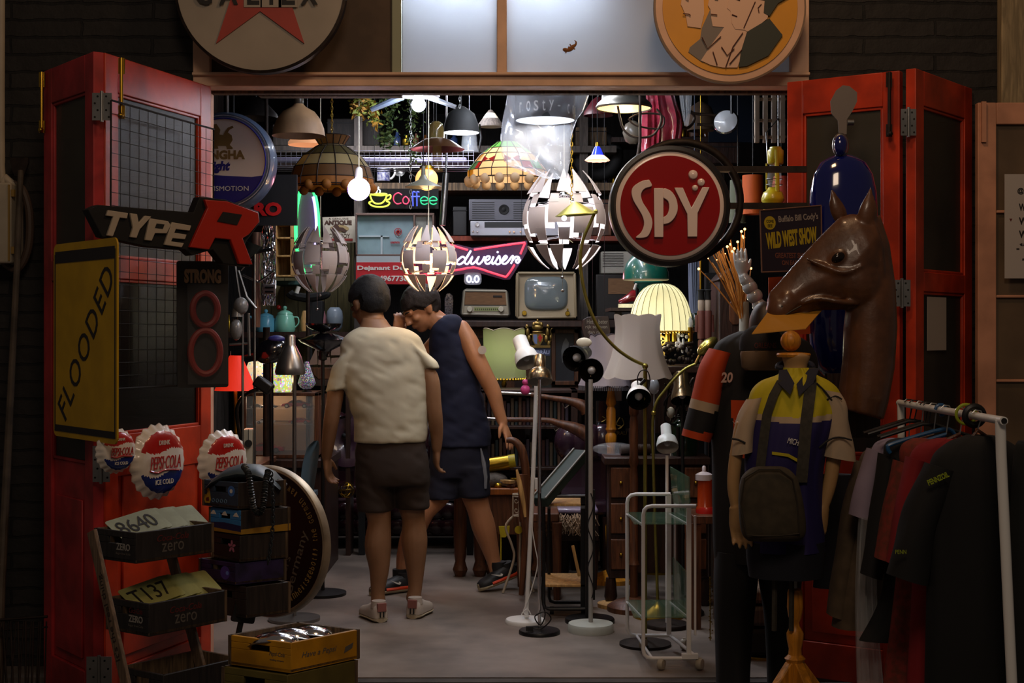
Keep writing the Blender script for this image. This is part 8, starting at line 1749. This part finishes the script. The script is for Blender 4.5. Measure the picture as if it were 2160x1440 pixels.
for i,(x,y,lab) in enumerate(((1300,940,'plastic-wrapped parcel on the sideboard left end'),(1345,945,'dark leather roll on the sideboard'),(1450,900,'green glass jar on the sideboard beside the low white spot'))):
    g = G([m_clear,m_woodd,mat('bottle_green','14301c',.2,coat=1)][i]);c = V((FX(x,Y_),Y_+.15,zt_))
    if i == 0: g.ell(c+V((0,0,.035)),(.12,.06,.035),n=14,m=8)
    elif i == 1: g.cyl(c+V((-.08,0,.03)),c+V((.08,.02,.03)),.03)
    else: g.lathe([(.07,0),(.08,.05),(.08,.16),(.03,.2),(.03,.24)],c,n=24,cap=True)
    O(['wrapped_parcel','leather_roll','glass_jar'][i],lab,['parcel','leather roll','jar'][i],g,smooth=50)
rnd = random.Random(33)
g = G(m_rust);
for i in range(14): g.tube([W(rnd.uniform(1400,1470),rnd.uniform(800,900),7.6),W(rnd.uniform(1400,1470),rnd.uniform(800,900),7.6),W(rnd.uniform(1400,1470),rnd.uniform(860,920),7.65)],.005,6,smooth=4)
g.cyl(W(1430,900,7.6),(FX(1430,7.6),7.6,zt_),.01);O('iron_flower_sculpture','tangled dark iron flower sculpture behind the bronze spot','sculpture',g)
for x,y,r,lab in ((1380,815,.03,'pale blown glass float behind the white clip spot'),(1415,870,.022,'pinkish white porcelain rose above the low white spot')):
    g = G(m_cream if x == 1415 else m_bulboff);g.ell(W(x,y,7.62),(r,r,r*1.4));g.cyl(W(x,y,7.64),(FX(x,7.64),7.64,zz(965,7.75)),.004);O('glass_ornament' if x == 1380 else 'porcelain_rose',lab,'ornament',g,smooth=60)
# red plastic dispenser on a side table
Y_ = 6.95;t = T('side_table','narrow wooden side table behind the white trolley','table',(FX(1490,Y_),Y_+.15,0));zt_ = zz(1088,Y_);g = G(m_woodm);g.box((FX(1462,Y_),Y_,zt_-.04),(FX(1540,Y_),Y_+.3,zt_));P(t,'top',g,bevel=.004)
for x in (1470,1532):
    for y in (.03,.27): g = G(m_woodm);g.box((FX(x,Y_)-.022,Y_+y-.02,0),(FX(x,Y_)+.022,Y_+y+.02,zt_-.04));P(t,'leg',g)
t = T('red_dispenser','translucent red and orange sweets dispenser with white lid','dispenser',(FX(1487,Y_+.12),Y_+.12,zt_));g = G(mat('translucent_orange','a8380c',.25,alpha=.85,coat=.5));Y2 = Y_+.12;lathepx(g,[(19,1082),(19,1070),(16,1066),(16,1015),(17,1010)],1487,Y2,28,cap=True);P(t,'body',g,smooth=50)
g = G(m_capr);lathepx(g,[(22,1085),(23,1076),(20,1068)],1490,Y2,28,cap=True);P(t,'foot_ring',g);g = G(mat('white_lid','b0a8ac',.3));lathepx(g,[(18,1012),(18,1000),(10,996),(4,994),(4,984),(2,982)],1485,Y2,28,cap=True);lathepx(g,[(23,1089),(24,1086),(20,1084)],1490,Y2,28);P(t,'lid',g,smooth=50)
g = G(m_brass);g.lathe([(.13,0),(.13,.012),(.1,.02),(.05,.045),(.03,.07),(.012,.1),(.012,.25)],(FX(1388,8.66),8.66,0),n=40,cap=True);O('brass_bell_stand','brass bell-shaped stand on the floor behind the glass trolley','stand',g,smooth=50)
# tinsel
g = G(mat('gold_tinsel','a88c40',.2,1));rnd = random.Random(8)
for i in range(60): a = W(rnd.uniform(1494,1502),rnd.uniform(1220,1350),6.7+rnd.uniform(-.02,.02));g.box(tuple(a),tuple(a+V((.006,.002,.004))))
g.cyl(W(1498,1355,6.72),W(1498,1215,6.72),.003);O('tinsel_strand','gold tinsel strand hanging beside the black trousers','tinsel',g)
# white trolley with glass shelves
YF,YR = 6.13,6.52;m_tw = mat('trolley_white','d4d4d4',.4)
t = T('glass_serving_trolley','white tubular serving trolley with folding green glass shelves','trolley',(FX(1420,6.3),6.3,0))
for (x0,x1,y0,y1,Y_) in ((1357,1468,1067,1388,YF),(1323,1414,1042,1340,YR)):
    g = G(m_tw);R_ = 18;g.tube([W(x,y,Y_) for x,y in ((x1,y0),(x0+R_,y0),(x0+R_*.45,y0+R_*.12),(x0+R_*.12,y0+R_*.45),(x0,y0+R_),(x0,y1-R_),(x0+R_*.12,y1-R_*.45),(x0+R_*.45,y1-R_*.12),(x0+R_,y1),(x1,y1))],.0085,12);P(t,'tube_hoop',g,smooth=60)
    g = G(m_tw);p = W(x1-20 if Y_ == YF else x1-8,y1,Y_);q = W(x1-10 if Y_ == YF else x1+2,y0,Y_);g.box((p.x,Y_-.006,p.z),(q.x,Y_+.006,q.z));g.box((q.x+.012,Y_-.004,p.z+.1),(q.x+.022,Y_+.004,q.z-.04));P(t,'upright_bar',g,bevel=.002)
m_gg = mat('green_tinted_glass','5c8068',.06,alpha=.42,coat=1)
for y in (1100,1297):
    za = zz(y+6,YF);g = G(m_gg);g.box((FX(1322,YR),YF,za),(FX(1456,YF),YR,za+.006));P(t,'glass_shelf',g,bevel=.001)
    g = G(m_tw);g.cyl((FX(1357,YF),YF,za-.005),(FX(1323,YR),YR,za-.005),.006);g.cyl((FX(1455,YF),YF,za-.005),(FX(1412,YR),YR,za-.005),.006);P(t,'cross_bar',g)
for pl in ([(1413,984),(1452,1006),(1455,1110),(1421,1090)],[(1418,1175),(1446,1205),(1450,1300),(1420,1280)]):
    g = G(m_gg);A = [W(pl[0][0],pl[0][1],YR),W(pl[1][0],pl[1][1],YF+.1),W(pl[2][0],pl[2][1],YF+.1),W(pl[3][0],pl[3][1],YR)];g.add(A+[p+V((.006,0,0)) for p in A],[(0,1,2,3),(7,6,5,4),(0,4,5,1),(1,5,6,2),(2,6,7,3),(3,7,4,0)]);P(t,'folded_glass_leaf',g)
for x,Y_,y in ((1395,YF,1388),(1476,YF,1386),(1357,YR,1340),(1443,YR,1345)):
    g = G(mat('caster_cream','9c9484',.5));c = V((FX(x,Y_),Y_,.026));g.lathe([(.001,-.014),(.022,-.012),(.026,-.006),(.026,.006),(.022,.012),(.001,.014)],c,Matrix.Rotation(pi/2,4,'Y') @ Matrix.Rotation(rad(30),4,'X'),n=24);g.box((c.x-.006,c.y-.006,.03),(c.x+.006,c.y+.006,zz(y,Y_)));P(t,'caster',g,smooth=50)
g = G(m_tw);g.cyl((FX(1376,YF),YF,zz(1388,YF)),(FX(1343,YR),YR,zz(1340,YR)),.006);g.cyl((FX(1468,YF),YF,zz(1384,YF)),(FX(1414,YR),YR,zz(1340,YR)),.008);g.cbox(W(1455,1383,YF),(.07,.03,.02));P(t,'bottom_rail',g)
# bits on the floor
g = G(m_cream);g.tube([V((FX(1300,7.4),7.4,.01))]+[V((FX(1310+14*math.cos(a),7.4),7.4+.06*math.sin(a),.012)) for a in [i*.5 for i in range(14)]],.004,6,smooth=3);O('coiled_cable','pale cable coiled on the floor behind the white trolley','cable',g)
g = G(m_woodp);g.lathe([(.1,0),(.1,.02),(.02,.03)],(FX(1300,7.55),7.55,0),n=30,cap=True);O('round_wood_base','round tan wooden base lying on the floor by the cable','base',g)
# ---------------------------------------------------------------- people
def limb(g,pts,n=16): g.tube([p for p,r in pts],[r for p,r in pts],n,smooth=4);[g.ell(p,r*.99,n=16,m=10) for p,r in (pts[0],pts[-1])]
def torso(g,rows,Y,n=32):
    rs = spline([tuple(map(float,r)) for r in rows],5);rings = []
    for py,xl,xr,d,yo in rs:
        z = zz(py,Y);cx = (xx(xl,Y)+xx(xr,Y))/2;rx = abs(xx(xr,Y)-xx(xl,Y))/2
        rings.append([V((cx+rx*math.copysign(abs(math.cos(a))**.85,math.cos(a)),Y+yo+d*math.sin(a),z)) for a in [2*pi*i/n for i in range(n)]])
    g.loft(rings)
def head(g,M,s=1):          # local: +y face forward, z up, origin at head centre
    def E(c,r,R=None): g.ell(M @ V([q*s for q in c]),tuple(q*s for q in r),(M.to_3x3().to_4x4() @ R) if R is not None else M.to_3x3().to_4x4(),n=24,m=16)
    E((0,-.015,.025),(.077,.095,.092));E((0,.018,-.035),(.062,.072,.075));E((0,.045,-.085),(.034,.034,.026));E((0,.03,-.06),(.05,.052,.045))
    E((0,.082,.03),(.055,.016,.014));E((.04,.062,-.015),(.022,.024,.02));E((-.04,.062,-.015),(.022,.024,.02))
    R = Matrix.Rotation(rad(22),4,'X');E((0,.098,-.004),(.011,.016,.03),R);E((0,.108,-.024),(.013,.014,.011));E((.012,.1,-.028),(.008,.01,.008));E((-.012,.1,-.028),(.008,.01,.008))
    E((0,.084,-.052),(.024,.012,.006));E((0,.083,-.062),(.021,.011,.007))
    for q in (-1,1): E((q*.076,-.012,-.005),(.009,.02,.032),Matrix.Rotation(rad(10),4,'X'));E((q*.082,-.014,.004),(.008,.018,.02));E((q*.032,.084,.016),(.017,.009,.005))
def eyes(par,M,s=1):
    g = G(mat('eye_white','c8c0b4',.3));[g.ell(M @ V((q*.031*s,.066*s,.004*s)),(.010*s,.007*s,.0045*s),M.to_3x3().to_4x4()) for q in (-1,1)]
    g.m(mat('iris_dark','1c100a',.2));[g.ell(M @ V((q*.031*s,.0690*s,.003*s)),.0040*s) for q in (-1,1)]
    return P(par,'eyes',g,smooth=60)
def hairdo(M,m,s=1,seed=0,low=-.045,front=.045,amp=.006,fr=22,vol=1.0):
    g = G(m);n = 90;mm = 54;vs = []
    for j in range(mm+1):
        for i in range(n):
            a = 2*pi*i/n;t = pi*j/mm;d = V((math.sin(t)*math.cos(a),math.sin(t)*math.sin(a),math.cos(t)))
            # lower limit of the hair: high over the face, low at the nape
            yy = d.y;lim = low+(front-low)*(max(0,min(1,(yy+.30)/.9)))**.8
            p = V((d.x*.083*vol,d.y*.102*vol-.015,d.z*.100*vol+.026))
            ear_ = abs(d.x) > .80 and -.5 < d.y < .5 and p.z < .012
            if p.z < lim or ear_: p = V((p.x*.86,(p.y+.015)*.86-.015,max(p.z,lim-.02)*.9))
            else:
                q = noise.noise(p*fr+V((seed,0,0)))*amp+noise.noise(p*fr*3.1+V((seed,3,0)))*amp*.6
                p += d*(q+.003)
            vs.append(M @ (p*s))
    fs = [(j*n+i,j*n+(i+1) % n,(j+1)*n+(i+1) % n,(j+1)*n+i) for j in range(mm) for i in range(n)]
    g.add(vs,fs);return g
def shoe(t,ankle,heel,toe,m_up,m_sole,w_=.046,h=.10,lift=0,wedge=None,sh=.014):
    """heel, toe: points on the floor"""
    heel = V(heel);toe = V(toe);d = toe-heel;L = d.length;d.normalize();s_ = d.cross(V((0,0,1))).normalized();u_ = s_.cross(d)
    rr = [];so = []
    for u,hh,ww in ((0,.055,.6),(.06,.075,.82),(.2,.078,.9),(.38,.07,.88),(.55,.055,.95),(.72,.045,1.02),(.88,.036,.9),(.97,.026,.6),(1,.015,.3)):
        c = heel+d*(u*L);sh_ = [(-1,0),(-1,.35),(-.85,.75),(-.5,.97),(0,1),(.5,.97),(.85,.75),(1,.35),(1,0),(.5,-.02),(-.5,-.02)]
        rr.append([c+s_*(x*ww*w_)+u_*(.022+z*hh) for x,z in sh_]);so.append([c+s_*(math.cos(a)*ww*w_*1.06)+u_*(sh+sh*math.sin(a)) for a in [2*pi*i/12 for i in range(12)]])
    g = G(m_up);g.loft(rr);
    g.tube([heel+d*(.18*L)+u_*.07,heel+d*(.18*L)+u_*.105],[.040,.036],16);sh_ = P(t,'shoe',g,smooth=60)
    g = G(m_sole);g.loft(so);
    if wedge: g.m(wedge);g.loft([[p+u_*.008+(s_*(.004 if (p-(heel+d*((p-heel).dot(d)))).dot(s_) > 0 else -.004)) for p in r] for r in so[:6]])
    P(sh_,'sole',g,smooth=60);return sh_,heel,d,s_,u_,L
def bodycloth(g,rows,Y,n=80,rip=.035,seed=0,sub=8,wr=0,pw=.85,cap=False):
    rs = spline([tuple(map(float,r)) for r in rows],sub);rings = []
    for py,xl,xr,d,yo in rs:
        z = zz(py,Y);cx = (xx(xl,Y)+xx(xr,Y))/2;rx = abs(xx(xr,Y)-xx(xl,Y))/2;rr = []
        for i in range(n):
            a = 2*pi*i/n;c_,s_ = math.copysign(abs(math.cos(a))**pw,math.cos(a)),math.sin(a)
            q = noise.noise(V((c_*2.2+seed,s_*2.2,z*5)))*.5+noise.noise(V((c_*5+seed,s_*5,z*12+4)))*.3
            dg = noise.noise(V(((c_*1.5+z*7)*1.6+seed,s_*2,(z*9-c_*2))))*wr
            rr.append(V((cx+rx*c_*(1+rip*q),Y+yo+d*s_*(1+(rip*3)*q+dg),z+.004*q)))
        rings.append(rr)
    return g.loft(rings,cap=cap)
# --- customer with his back to us
Y1 = 7.30;k1 = Y1/F_PX;YT = Y1
p1 = T('person','person seen from behind in a pale T-shirt, dark brown shorts and white sneakers','person',(FX(830,Y1),Y1,0))
g = G(m_skin)
torso(g,[(672,762,812,.060,.05),(690,756,826,.068,.035),(705,742,852,.070,.02),(725,726,888,.080,.01),(770,730,898,.095,0),(850,746,895,.10,0),(930,757,890,.105,.0),(1000,758,893,.105,.0),(1020,766,890,.08,0)],Y1)
# neck and head, tipped down and turned a little left
Mh = Matrix.Translation(W(779,643,Y1+.10)) @ Matrix.Rotation(rad(36),4,'Z') @ Matrix.Rotation(rad(-28),4,'X')
limb(g,[(W(795,712,Y1+.02),.066),(W(786,668,Y1+.08),.058)])
head(g,Mh,1.12)
def arm1(pts,rs,yo): limb(g,[(W(x,y,Y1+o),r) for (x,y),r,o in zip(pts,rs,yo)])
arm1([(742,754),(714,800),(704,855),(698,892),(692,935),(689,962)],[.036,.045,.042,.040,.034,.027],[0,-.01,-.01,0,.03,.05])
arm1([(878,754),(907,795),(914,850),(918,885),(921,915),(921,945)],[.034,.044,.042,.040,.034,.027],[0,-.01,-.01,0,.02,.03])
hand(g,W(689,968,Y1+.055),(.08,.25,-1),(.2,1,.1),.175,curl=.45)
hand(g,W(921,947,Y1+.035),(-.05,.2,-1),(-.3,1,.1),.175,curl=.55)
for xs_,yo in (([(792,1010),(795,1060),(800,1100),(797,1150),(800,1200),(797,1245),(798,1268)],-.02),([(866,1010),(868,1060),(872,1095),(874,1140),(876,1190),(876,1235),(872,1260)],.05)):
    limb(g,[(W(x,y,Y1+yo),r) for (x,y),r in zip(xs_,(.080,.074,.060,.069,.052,.037,.039))])
b = remesh(g,.0062,5);bd1 = P(p1,'body',b,smooth=80)
h = hairdo(Mh,m_hair,1.17,3,low=-.062,front=.05,amp=.0025,fr=30,vol=1.04);P(p1,'hair',h,smooth=60);eyes(p1,Mh,1.12)
m_tee = mat('pale_sage_tshirt','b0a890',.85,var=.05,scale=9)
def wrinkle(r,amp,seed,sx=4,sz=13):
    me = r.mesh('x',(0,0,0));me.update();nn = [v.normal.copy() for v in me.vertices];bpy.data.meshes.remove(me)
    for i,p in enumerate(r.v):
        n_ = nn[i];q = noise.noise(V((p.x*sx+p.z*5+seed,p.y*sx,p.z*sz-p.x*8)))+.5*noise.noise(V((p.x*sx*2.4-p.z*9+seed,p.y*sx*2,p.z*sz*2.1+p.x*14)))
        r.v[i] = p+n_*(amp*(q-abs(q)*.4))
    return r
def fused(m,parts,Y,amp=.007,seed=0,vox=.008,it=7):
    g = G(m)
    for kind,rows,*a in parts:
        if kind == 't': bodycloth(g,rows,Y,n=48,rip=.01,seed=seed,cap=True)
        else:
            k = Y/F_PX;rr = []
            for x,y,r,d,ang,yo in spline([tuple(map(float,p)) for p in rows],5):
                c = W(x,y,Y+yo);u = V((math.cos(rad(ang)),0,math.sin(rad(ang))));rr.append([c+u*(r*k*math.cos(2*pi*i/28))+V((0,d*math.sin(2*pi*i/28),0)) for i in range(28)])
            g.loft(rr)
    return wrinkle(remesh(g,vox,it),amp,seed)
g = fused(m_tee,[('t',[(687,764,836,.072,.045),(692,752,854,.080,.035),(702,736,874,.090,.02),(716,722,890,.098,.012),(740,716,900,.108,.008),(790,718,904,.118,0),(850,735,904,.126,0),(890,745,902,.130,0),(915,748,902,.134,0),(932,747,899,.136,0)]),
    ('s',[(752,730,24,.075,28,0),(736,752,29,.080,20,0),(725,780,29,.076,12,0),(716,812,27,.070,10,0),(714,822,27,.070,10,0)]),('s',[(870,722,22,.070,-35,0),(886,740,25,.076,-25,0),(900,758,22,.074,-12,0),(908,776,20,.068,-6,0)])],Y1,.006,4)
sh1 = P(p1,'tshirt',g,smooth=80)
g = G(m_tee);g.tube([W(x,y,Y1+o) for x,y,o in ((766,692,.0),(785,697,-.025),(805,697,-.028),(828,691,-.01))],.005,8,smooth=4);P(sh1,'collar',g)
m_sho = mat('dark_brown_shorts','2c2018',.85,var=.1)
g = fused(m_sho,[('t',[(912,756,894,.116,0),(940,751,899,.125,0),(970,748,904,.134,0),(1000,748,905,.134,0),(1022,750,904,.126,0)]),('t',[(990,748,834,.116,0),(1030,750,832,.112,0),(1060,753,830,.108,0),(1076,755,829,.106,0)]),('t',[(990,822,906,.118,.02),(1030,826,906,.112,.04),(1060,832,905,.108,.045),(1074,834,904,.106,.05)])],Y1,.006,8)
P(p1,'shorts',g,smooth=80)
m_snk = mat('white_leather_shoe','a89c90',.5);m_snks = mat('off_white_sole','9c9078',.6);m_hl = mat('dusty_pink_heel','7c4c44',.6)
for i,(hx,hy,tx,ty) in enumerate((((FX(808,7.2)),7.13,FX(770,7.35),7.33),(FX(872,7.3),7.22,FX(903,7.5),7.44))):
    s_,hl,d,sd,u_,L = shoe(p1,None,(hx,hy,0),(tx,ty,0),m_snk,m_snks,.047)
    g = G(m_hl);M = Matrix((sd*-1 if False else sd,d,u_)).transposed().to_4x4();M.translation = hl
    g.T = M;g.box((-.024,-.006,.055),(.024,.010,.098));g.m(m_blackm);g.box((-.012,-.008,.028),(-.006,.0,.055));g.box((.006,-.008,.028),(.012,.0,.055));P(s_,'heel_tab',g,bevel=.002)
# --- customer in the navy tank top, striding and bending left
Y2 = 8.05;k2 = Y2/F_PX
p2 = T('person','person in a navy tank top and shorts bending forward, one hand on a chair','person',(FX(960,Y2),Y2,0))
g = G(m_skin2)
torso(g,[(668,910,950,.05,-.02),(685,912,965,.065,-.01),(710,915,988,.08,0),(760,920,995,.095,0),(830,930,1004,.10,0),(900,925,1015,.105,0),(950,920,1018,.11,0),(1000,922,1015,.09,0)],Y2)
Mh2 = Matrix.Translation(W(888,652,Y2-.03)) @ Matrix.Rotation(rad(118),4,'Z') @ Matrix.Rotation(rad(-34),4,'X')
limb(g,[(W(940,695,Y2),.068),(W(915,672,Y2-.01),.060),(W(900,660,Y2-.02),.058)])
head(g,Mh2,1.05)
limb(g,[(W(x,y,Y2+o),r) for x,y,r,o in ((974,692,.046,-.03),(990,722,.054,-.06),(1003,752,.053,-.085),(1022,790,.049,-.10),(1040,825,.045,-.10),(1050,860,.036,-.10),(1060,890,.030,-.10))])
hand(g,W(1060,892,Y2-.10),(.42,-.2,-1),(-.4,-1,0),.18,curl=.12,spread=.5,thumb_out=1.1)
limb(g,[(W(x,y,Y2+o),r) for x,y,r,o in ((925,720,.055,.10),(885,760,.048,.16),(850,775,.043,.12),(843,745,.037,.05),(838,715,.031,.0),(837,704,.028,-.01))])
hand(g,W(837,704,Y2-.01),(.22,0,1),(1,.6,0),.16,curl=.5)
limb(g,[(W(x,y,Y2+o),r) for x,y,r,o in ((985,990,.082,0),(1000,1040,.076,-.02),(1010,1075,.066,-.02),(1020,1110,.068,0),(1032,1150,.052,.02),(1042,1185,.040,.03),(1048,1204,.042,.02))])
limb(g,[(W(x,y,Y2+o),r) for x,y,r,o in ((945,990,.082,.02),(925,1040,.074,-.01),(895,1075,.066,-.04),(872,1120,.066,-.03),(855,1170,.050,.0),(850,1205,.040,.0),(846,1222,.042,-.01))])
b = remesh(g,.0062,5);P(p2,'body',b,smooth=80)
h = hairdo(Mh2,m_hairb,1.08,9,low=-.055,front=.048,amp=.006,fr=18,vol=1.05);P(p2,'hair',h,smooth=60);eyes(p2,Mh2,1.05)
g = G(mat('brow_dark','1c0f0a',.7))
for q in (-1,1): g.tube([Mh2 @ (V((q*x,y,z))*1.05) for x,y,z in ((.014,.0965,.032),(.030,.093,.036),(.046,.082,.034))],.004,6,smooth=3)
P(p2,'eyebrows',g)
m_tank = mat('navy_tank','101630',.85,var=.1)
g = fused(m_tank,[('t',[(663,934,962,.06,-.01),(670,922,972,.084,-.01),(682,914,978,.100,-.01),(700,908,976,.112,-.01),(720,905,984,.118,0),(760,907,1003,.120,0),(830,915,1018,.128,0),(880,912,1030,.134,0),(920,905,1036,.140,0),(940,904,1037,.142,0)])],Y2,.008,14)
tk = P(p2,'tank_top',g,smooth=80)
g = fused(mat('navy_shorts','0e1226',.85,var=.1),[('t',[(928,910,1028,.130,0),(970,905,1032,.136,0),(1006,904,1033,.134,0)]),('t',[(980,950,1033,.12,-.02),(1020,958,1034,.116,-.02),(1046,966,1034,.113,-.02)]),('t',[(980,903,990,.12,.02),(1020,900,977,.116,0),(1050,898,967,.113,-.01)])],Y2,.006,15)
so_ = P(p2,'shorts',g,smooth=70);g = G(mat('grey_camo_stripe','6c7078',.8));g.tube([W(x,y,Y2-.10) for x,y in ((1014,945),(1020,975),(1024,1005),(1024,1030))],[.004,.012,.012,.008],8);P(so_,'side_stripe',g)
g = G(mat('vaccination_patch','b0a8a0',.5));g.lathe([(.001,.001),(.024,.001),(.024,-.002)],W(1017,738,Y2-.150),Matrix.Rotation(rad(90),4,'X'),n=24);P(p2,'arm_patch',g)
m_run = mat('black_runner','101012',.6);m_runs = mat('cream_midsole','a89c80',.6);m_orw = mat('orange_midsole','b83810',.5)
# front foot flat, rear foot on its toe
s1,hl,d,sd,u_,L = shoe(p2,None,(FX(868,8.0),8.02,0),(FX(786,8.0),7.86,0),m_run,m_runs,.047,wedge=m_orw,sh=.021)
g = G(m_letter);M = Matrix((d,-sd if (-sd).y > 0 else sd,u_)).transposed().to_4x4();M.translation = hl
side = -1
def swoosh(M,s_):
    g = G(m_letter,M);g.prism([(.10,.062),(.108,.052),(.125,.056),(.175,.085),(.128,.066),(.115,.062),(.112,.070)],s_*.048-.002,s_*.048+.002);return g
Ms = Matrix((d,u_.cross(d),u_)).transposed().to_4x4();Ms.translation = hl
g = swoosh(Ms,-1 if (u_.cross(d)).y > 0 else 1);P(s1,'check_emblem',g)
s2_,hl,d,sd,u_,L = shoe(p2,None,(FX(1088,8.05),8.10,.062),(FX(1012,8.05),7.98,.002),m_run,m_runs,.047,wedge=m_orw,sh=.021)
Ms = Matrix((d,u_.cross(d),u_)).transposed().to_4x4();Ms.translation = hl;g = swoosh(Ms,-1 if (u_.cross(d)).y > 0 else 1);P(s2_,'check_emblem',g)
for ft in ((846,1215,Y2-.01),(1052,1200,Y2+.02)):
    g = G(m_run);g.tube([W(ft[0],ft[1]+8,ft[2]),W(ft[0]-1,ft[1]-16,ft[2])],[.048,.046],18);P(p2,'sock',g)
# ---------------------------------------------------------------- more stock in the shop
def hang(name,label,cat,px,Y,prof,m,gr=None,n=28,m2=None):
    t = T(name,label,cat,W(px,prof[-1][1],Y),gr);g = G(m);lathepx(g,prof,px,Y,n);P(t,'shade',g,smooth=50)
    if m2: g = G(m2);lathepx(g,[(r*.96,y-1) for r,y in prof[1:]],px,Y,n);P(t,'inner_lining',g,smooth=50)
    cord(t,px,prof[0][1],Y);return t
PG = 'pendant lamps over the shop floor'
hang('pendant_lamp','wide dark iron pendant left of the dusty cream dome','pendant lamp',540,8.6,[(6,206),(18,212),(44,240),(48,250)],mat('soot_iron','24201e',.5,.4),PG)
hang('pendant_lamp','small grey pendant high between the fern and the black dome','pendant lamp',1035,9.2,[(4,232),(10,240),(26,262),(27,268)],m_gry,PG,m2=m_cream)
hang('pendant_lamp','dark red pendant above the small blue ruffled lamp','pendant lamp',1262,8.8,[(5,205),(14,212),(30,236),(31,244)],mat('dark_maroon','4c1820',.4),PG)
hang('pendant_lamp','pale lit shade under the dusty cream dome','pendant lamp',648,8.2,[(16,282),(30,288),(40,300),(40,306)],mat('peach_shade_glow','e0a070',.5,emit=.5,ecol='f0a878'),PG)
hang('pendant_lamp','brown basket pendant high to the right of the pink foil','pendant lamp',1478,8.9,[(6,215),(22,226),(34,258),(28,276)],mat('basket_brown','4c3826',.8,bump=.6),PG)
hang('pendant_lamp','milky round-bellied lamp left of the pink foil bundle','pendant lamp',1335,8.4,[(5,255),(16,262),(22,280),(16,298),(6,304)],mat('smoky_opal','6c6458',.3),PG)
# motor tyre and rope coils on the top shelf
g = G(m_blackm);c = W(1262,334,10.45);g.tube([c+V((.14*math.cos(a),0,.14*math.sin(a)+.02)) for a in [2*pi*i/32 for i in range(32)]],.045,12,closed=True);O('rubber_tyre','black rubber tyre standing behind the largest puzzle pendant','tyre',g,smooth=60)
rnd = random.Random(17)
def jar(px,pyb,Y,r,h,m,lab,gr,cat='bottle',name='glass_bottle'):
    g = G(m);lathepx(g,[(r*.95,pyb),(r,pyb-h*.1),(r,pyb-h*.6),(r*.45,pyb-h*.76),(r*.4,pyb-h),(r*.1,pyb-h)],px,Y,18,cap=True);O(name,lab,cat,g,gr,smooth=50)
cols = [mat('amber_bottle','4c2808',.15,coat=.8),mat('bottle_green','14301c',.2,coat=1),mat('stone_jar','6c6050',.5),mat('blue_jar','28385c',.3,coat=.6),m_brass,m_woodm]
for i in range(9): jar(1345+i*24,289,10.4,7+3*(i % 3),22+rnd.random()*12,cols[i % 6],'assorted bottle or jar standing along the top right shelf','bottles along the top right shelf')
for i in range(8): jar(812+i*20+6,307,10.45,6+2*(i % 3),18+rnd.random()*14,cols[(i+2) % 6],'assorted bottle or jar on the upper shelf behind the pendants','bottles along the upper middle shelf')
for i in range(6): jar(1246+i*16,386,10.55,5+2*(i % 2),20+rnd.random()*14,cols[(i+1) % 6],'small bottle on the shelf behind the largest puzzle pendant','bottles behind the largest puzzle pendant')
for i in range(5): jar(474+i*9,699,10.5,4,24+rnd.random()*12,cols[(i+3) % 6],'narrow bottle at the far left end of the teapot shelf','bottles left of the teapots')
for i in range(6): jar(1352+i*38,689,10.4,9+3*(i % 2),34+rnd.random()*20,cols[(i+4) % 6],'dark jar on the lower right back shelf','jars on the lower right back shelf')
for i in range(7): jar(1288+i*14,937 if i % 2 else 941,7.6,4+i % 3,16+rnd.random()*10,cols[i % 6],'small metal or glass piece standing on the carved sideboard','small pieces on the carved sideboard','ornament','small_ornament') if 0 else None
# books leaning in the dark cabinet
BG = 'books in the dark glazed cabinet'
for row,(yb,n_) in enumerate(((897,22),(984,24))):
    for i in range(n_):
        h = 46+rnd.random()*16;x = 1020+i*8.2
        if x > 1196: continue
        g = G(mat('book_%d' % (i % 5),['3c1c18','2c2430','4c4030','1c2c30','5c4434'][i % 5],.6));a = W(x,yb,8.8);b = W(x+6.5,yb-h,8.8);g.box((a.x,8.8,a.z+.001),(b.x,8.95,b.z));O('old_book','old cloth-bound book on the %s shelf of the dark glazed cabinet' % ('upper' if row == 0 else 'lower'),'book',g,BG+(', upper row' if row == 0 else ', lower row'),bevel=.002)
# straps below the canvas bag
g = G(MATS['olive_webbing'])
for x in (1632,1668): g.tube([W(x,1138,4.93),W(x+2,1240,4.92),W(x+1,1330,4.92)],.009,4)
P(bg,'hanging_strap',g)
# floor-level stock on the right, seen between the trouser legs
for i,(z0,z1,lab) in enumerate(((.02,.14,'lowest dark folded cloth pile seen between the black trouser legs'),(.15,.24,'middle grey folded cloth pile seen between the black trouser legs'),(.25,.32,'topmost brown folded cloth pile seen between the black trouser legs'))):
    g = G([m_gar,m_gry,m_woodo][i]);g.box((FX(1560,6.3),6.3,z0),(FX(1640,6.3),6.6,z1));O('folded_cloth',lab,'cloth',g,'folded cloths on the floor by the right door',bevel=.02)
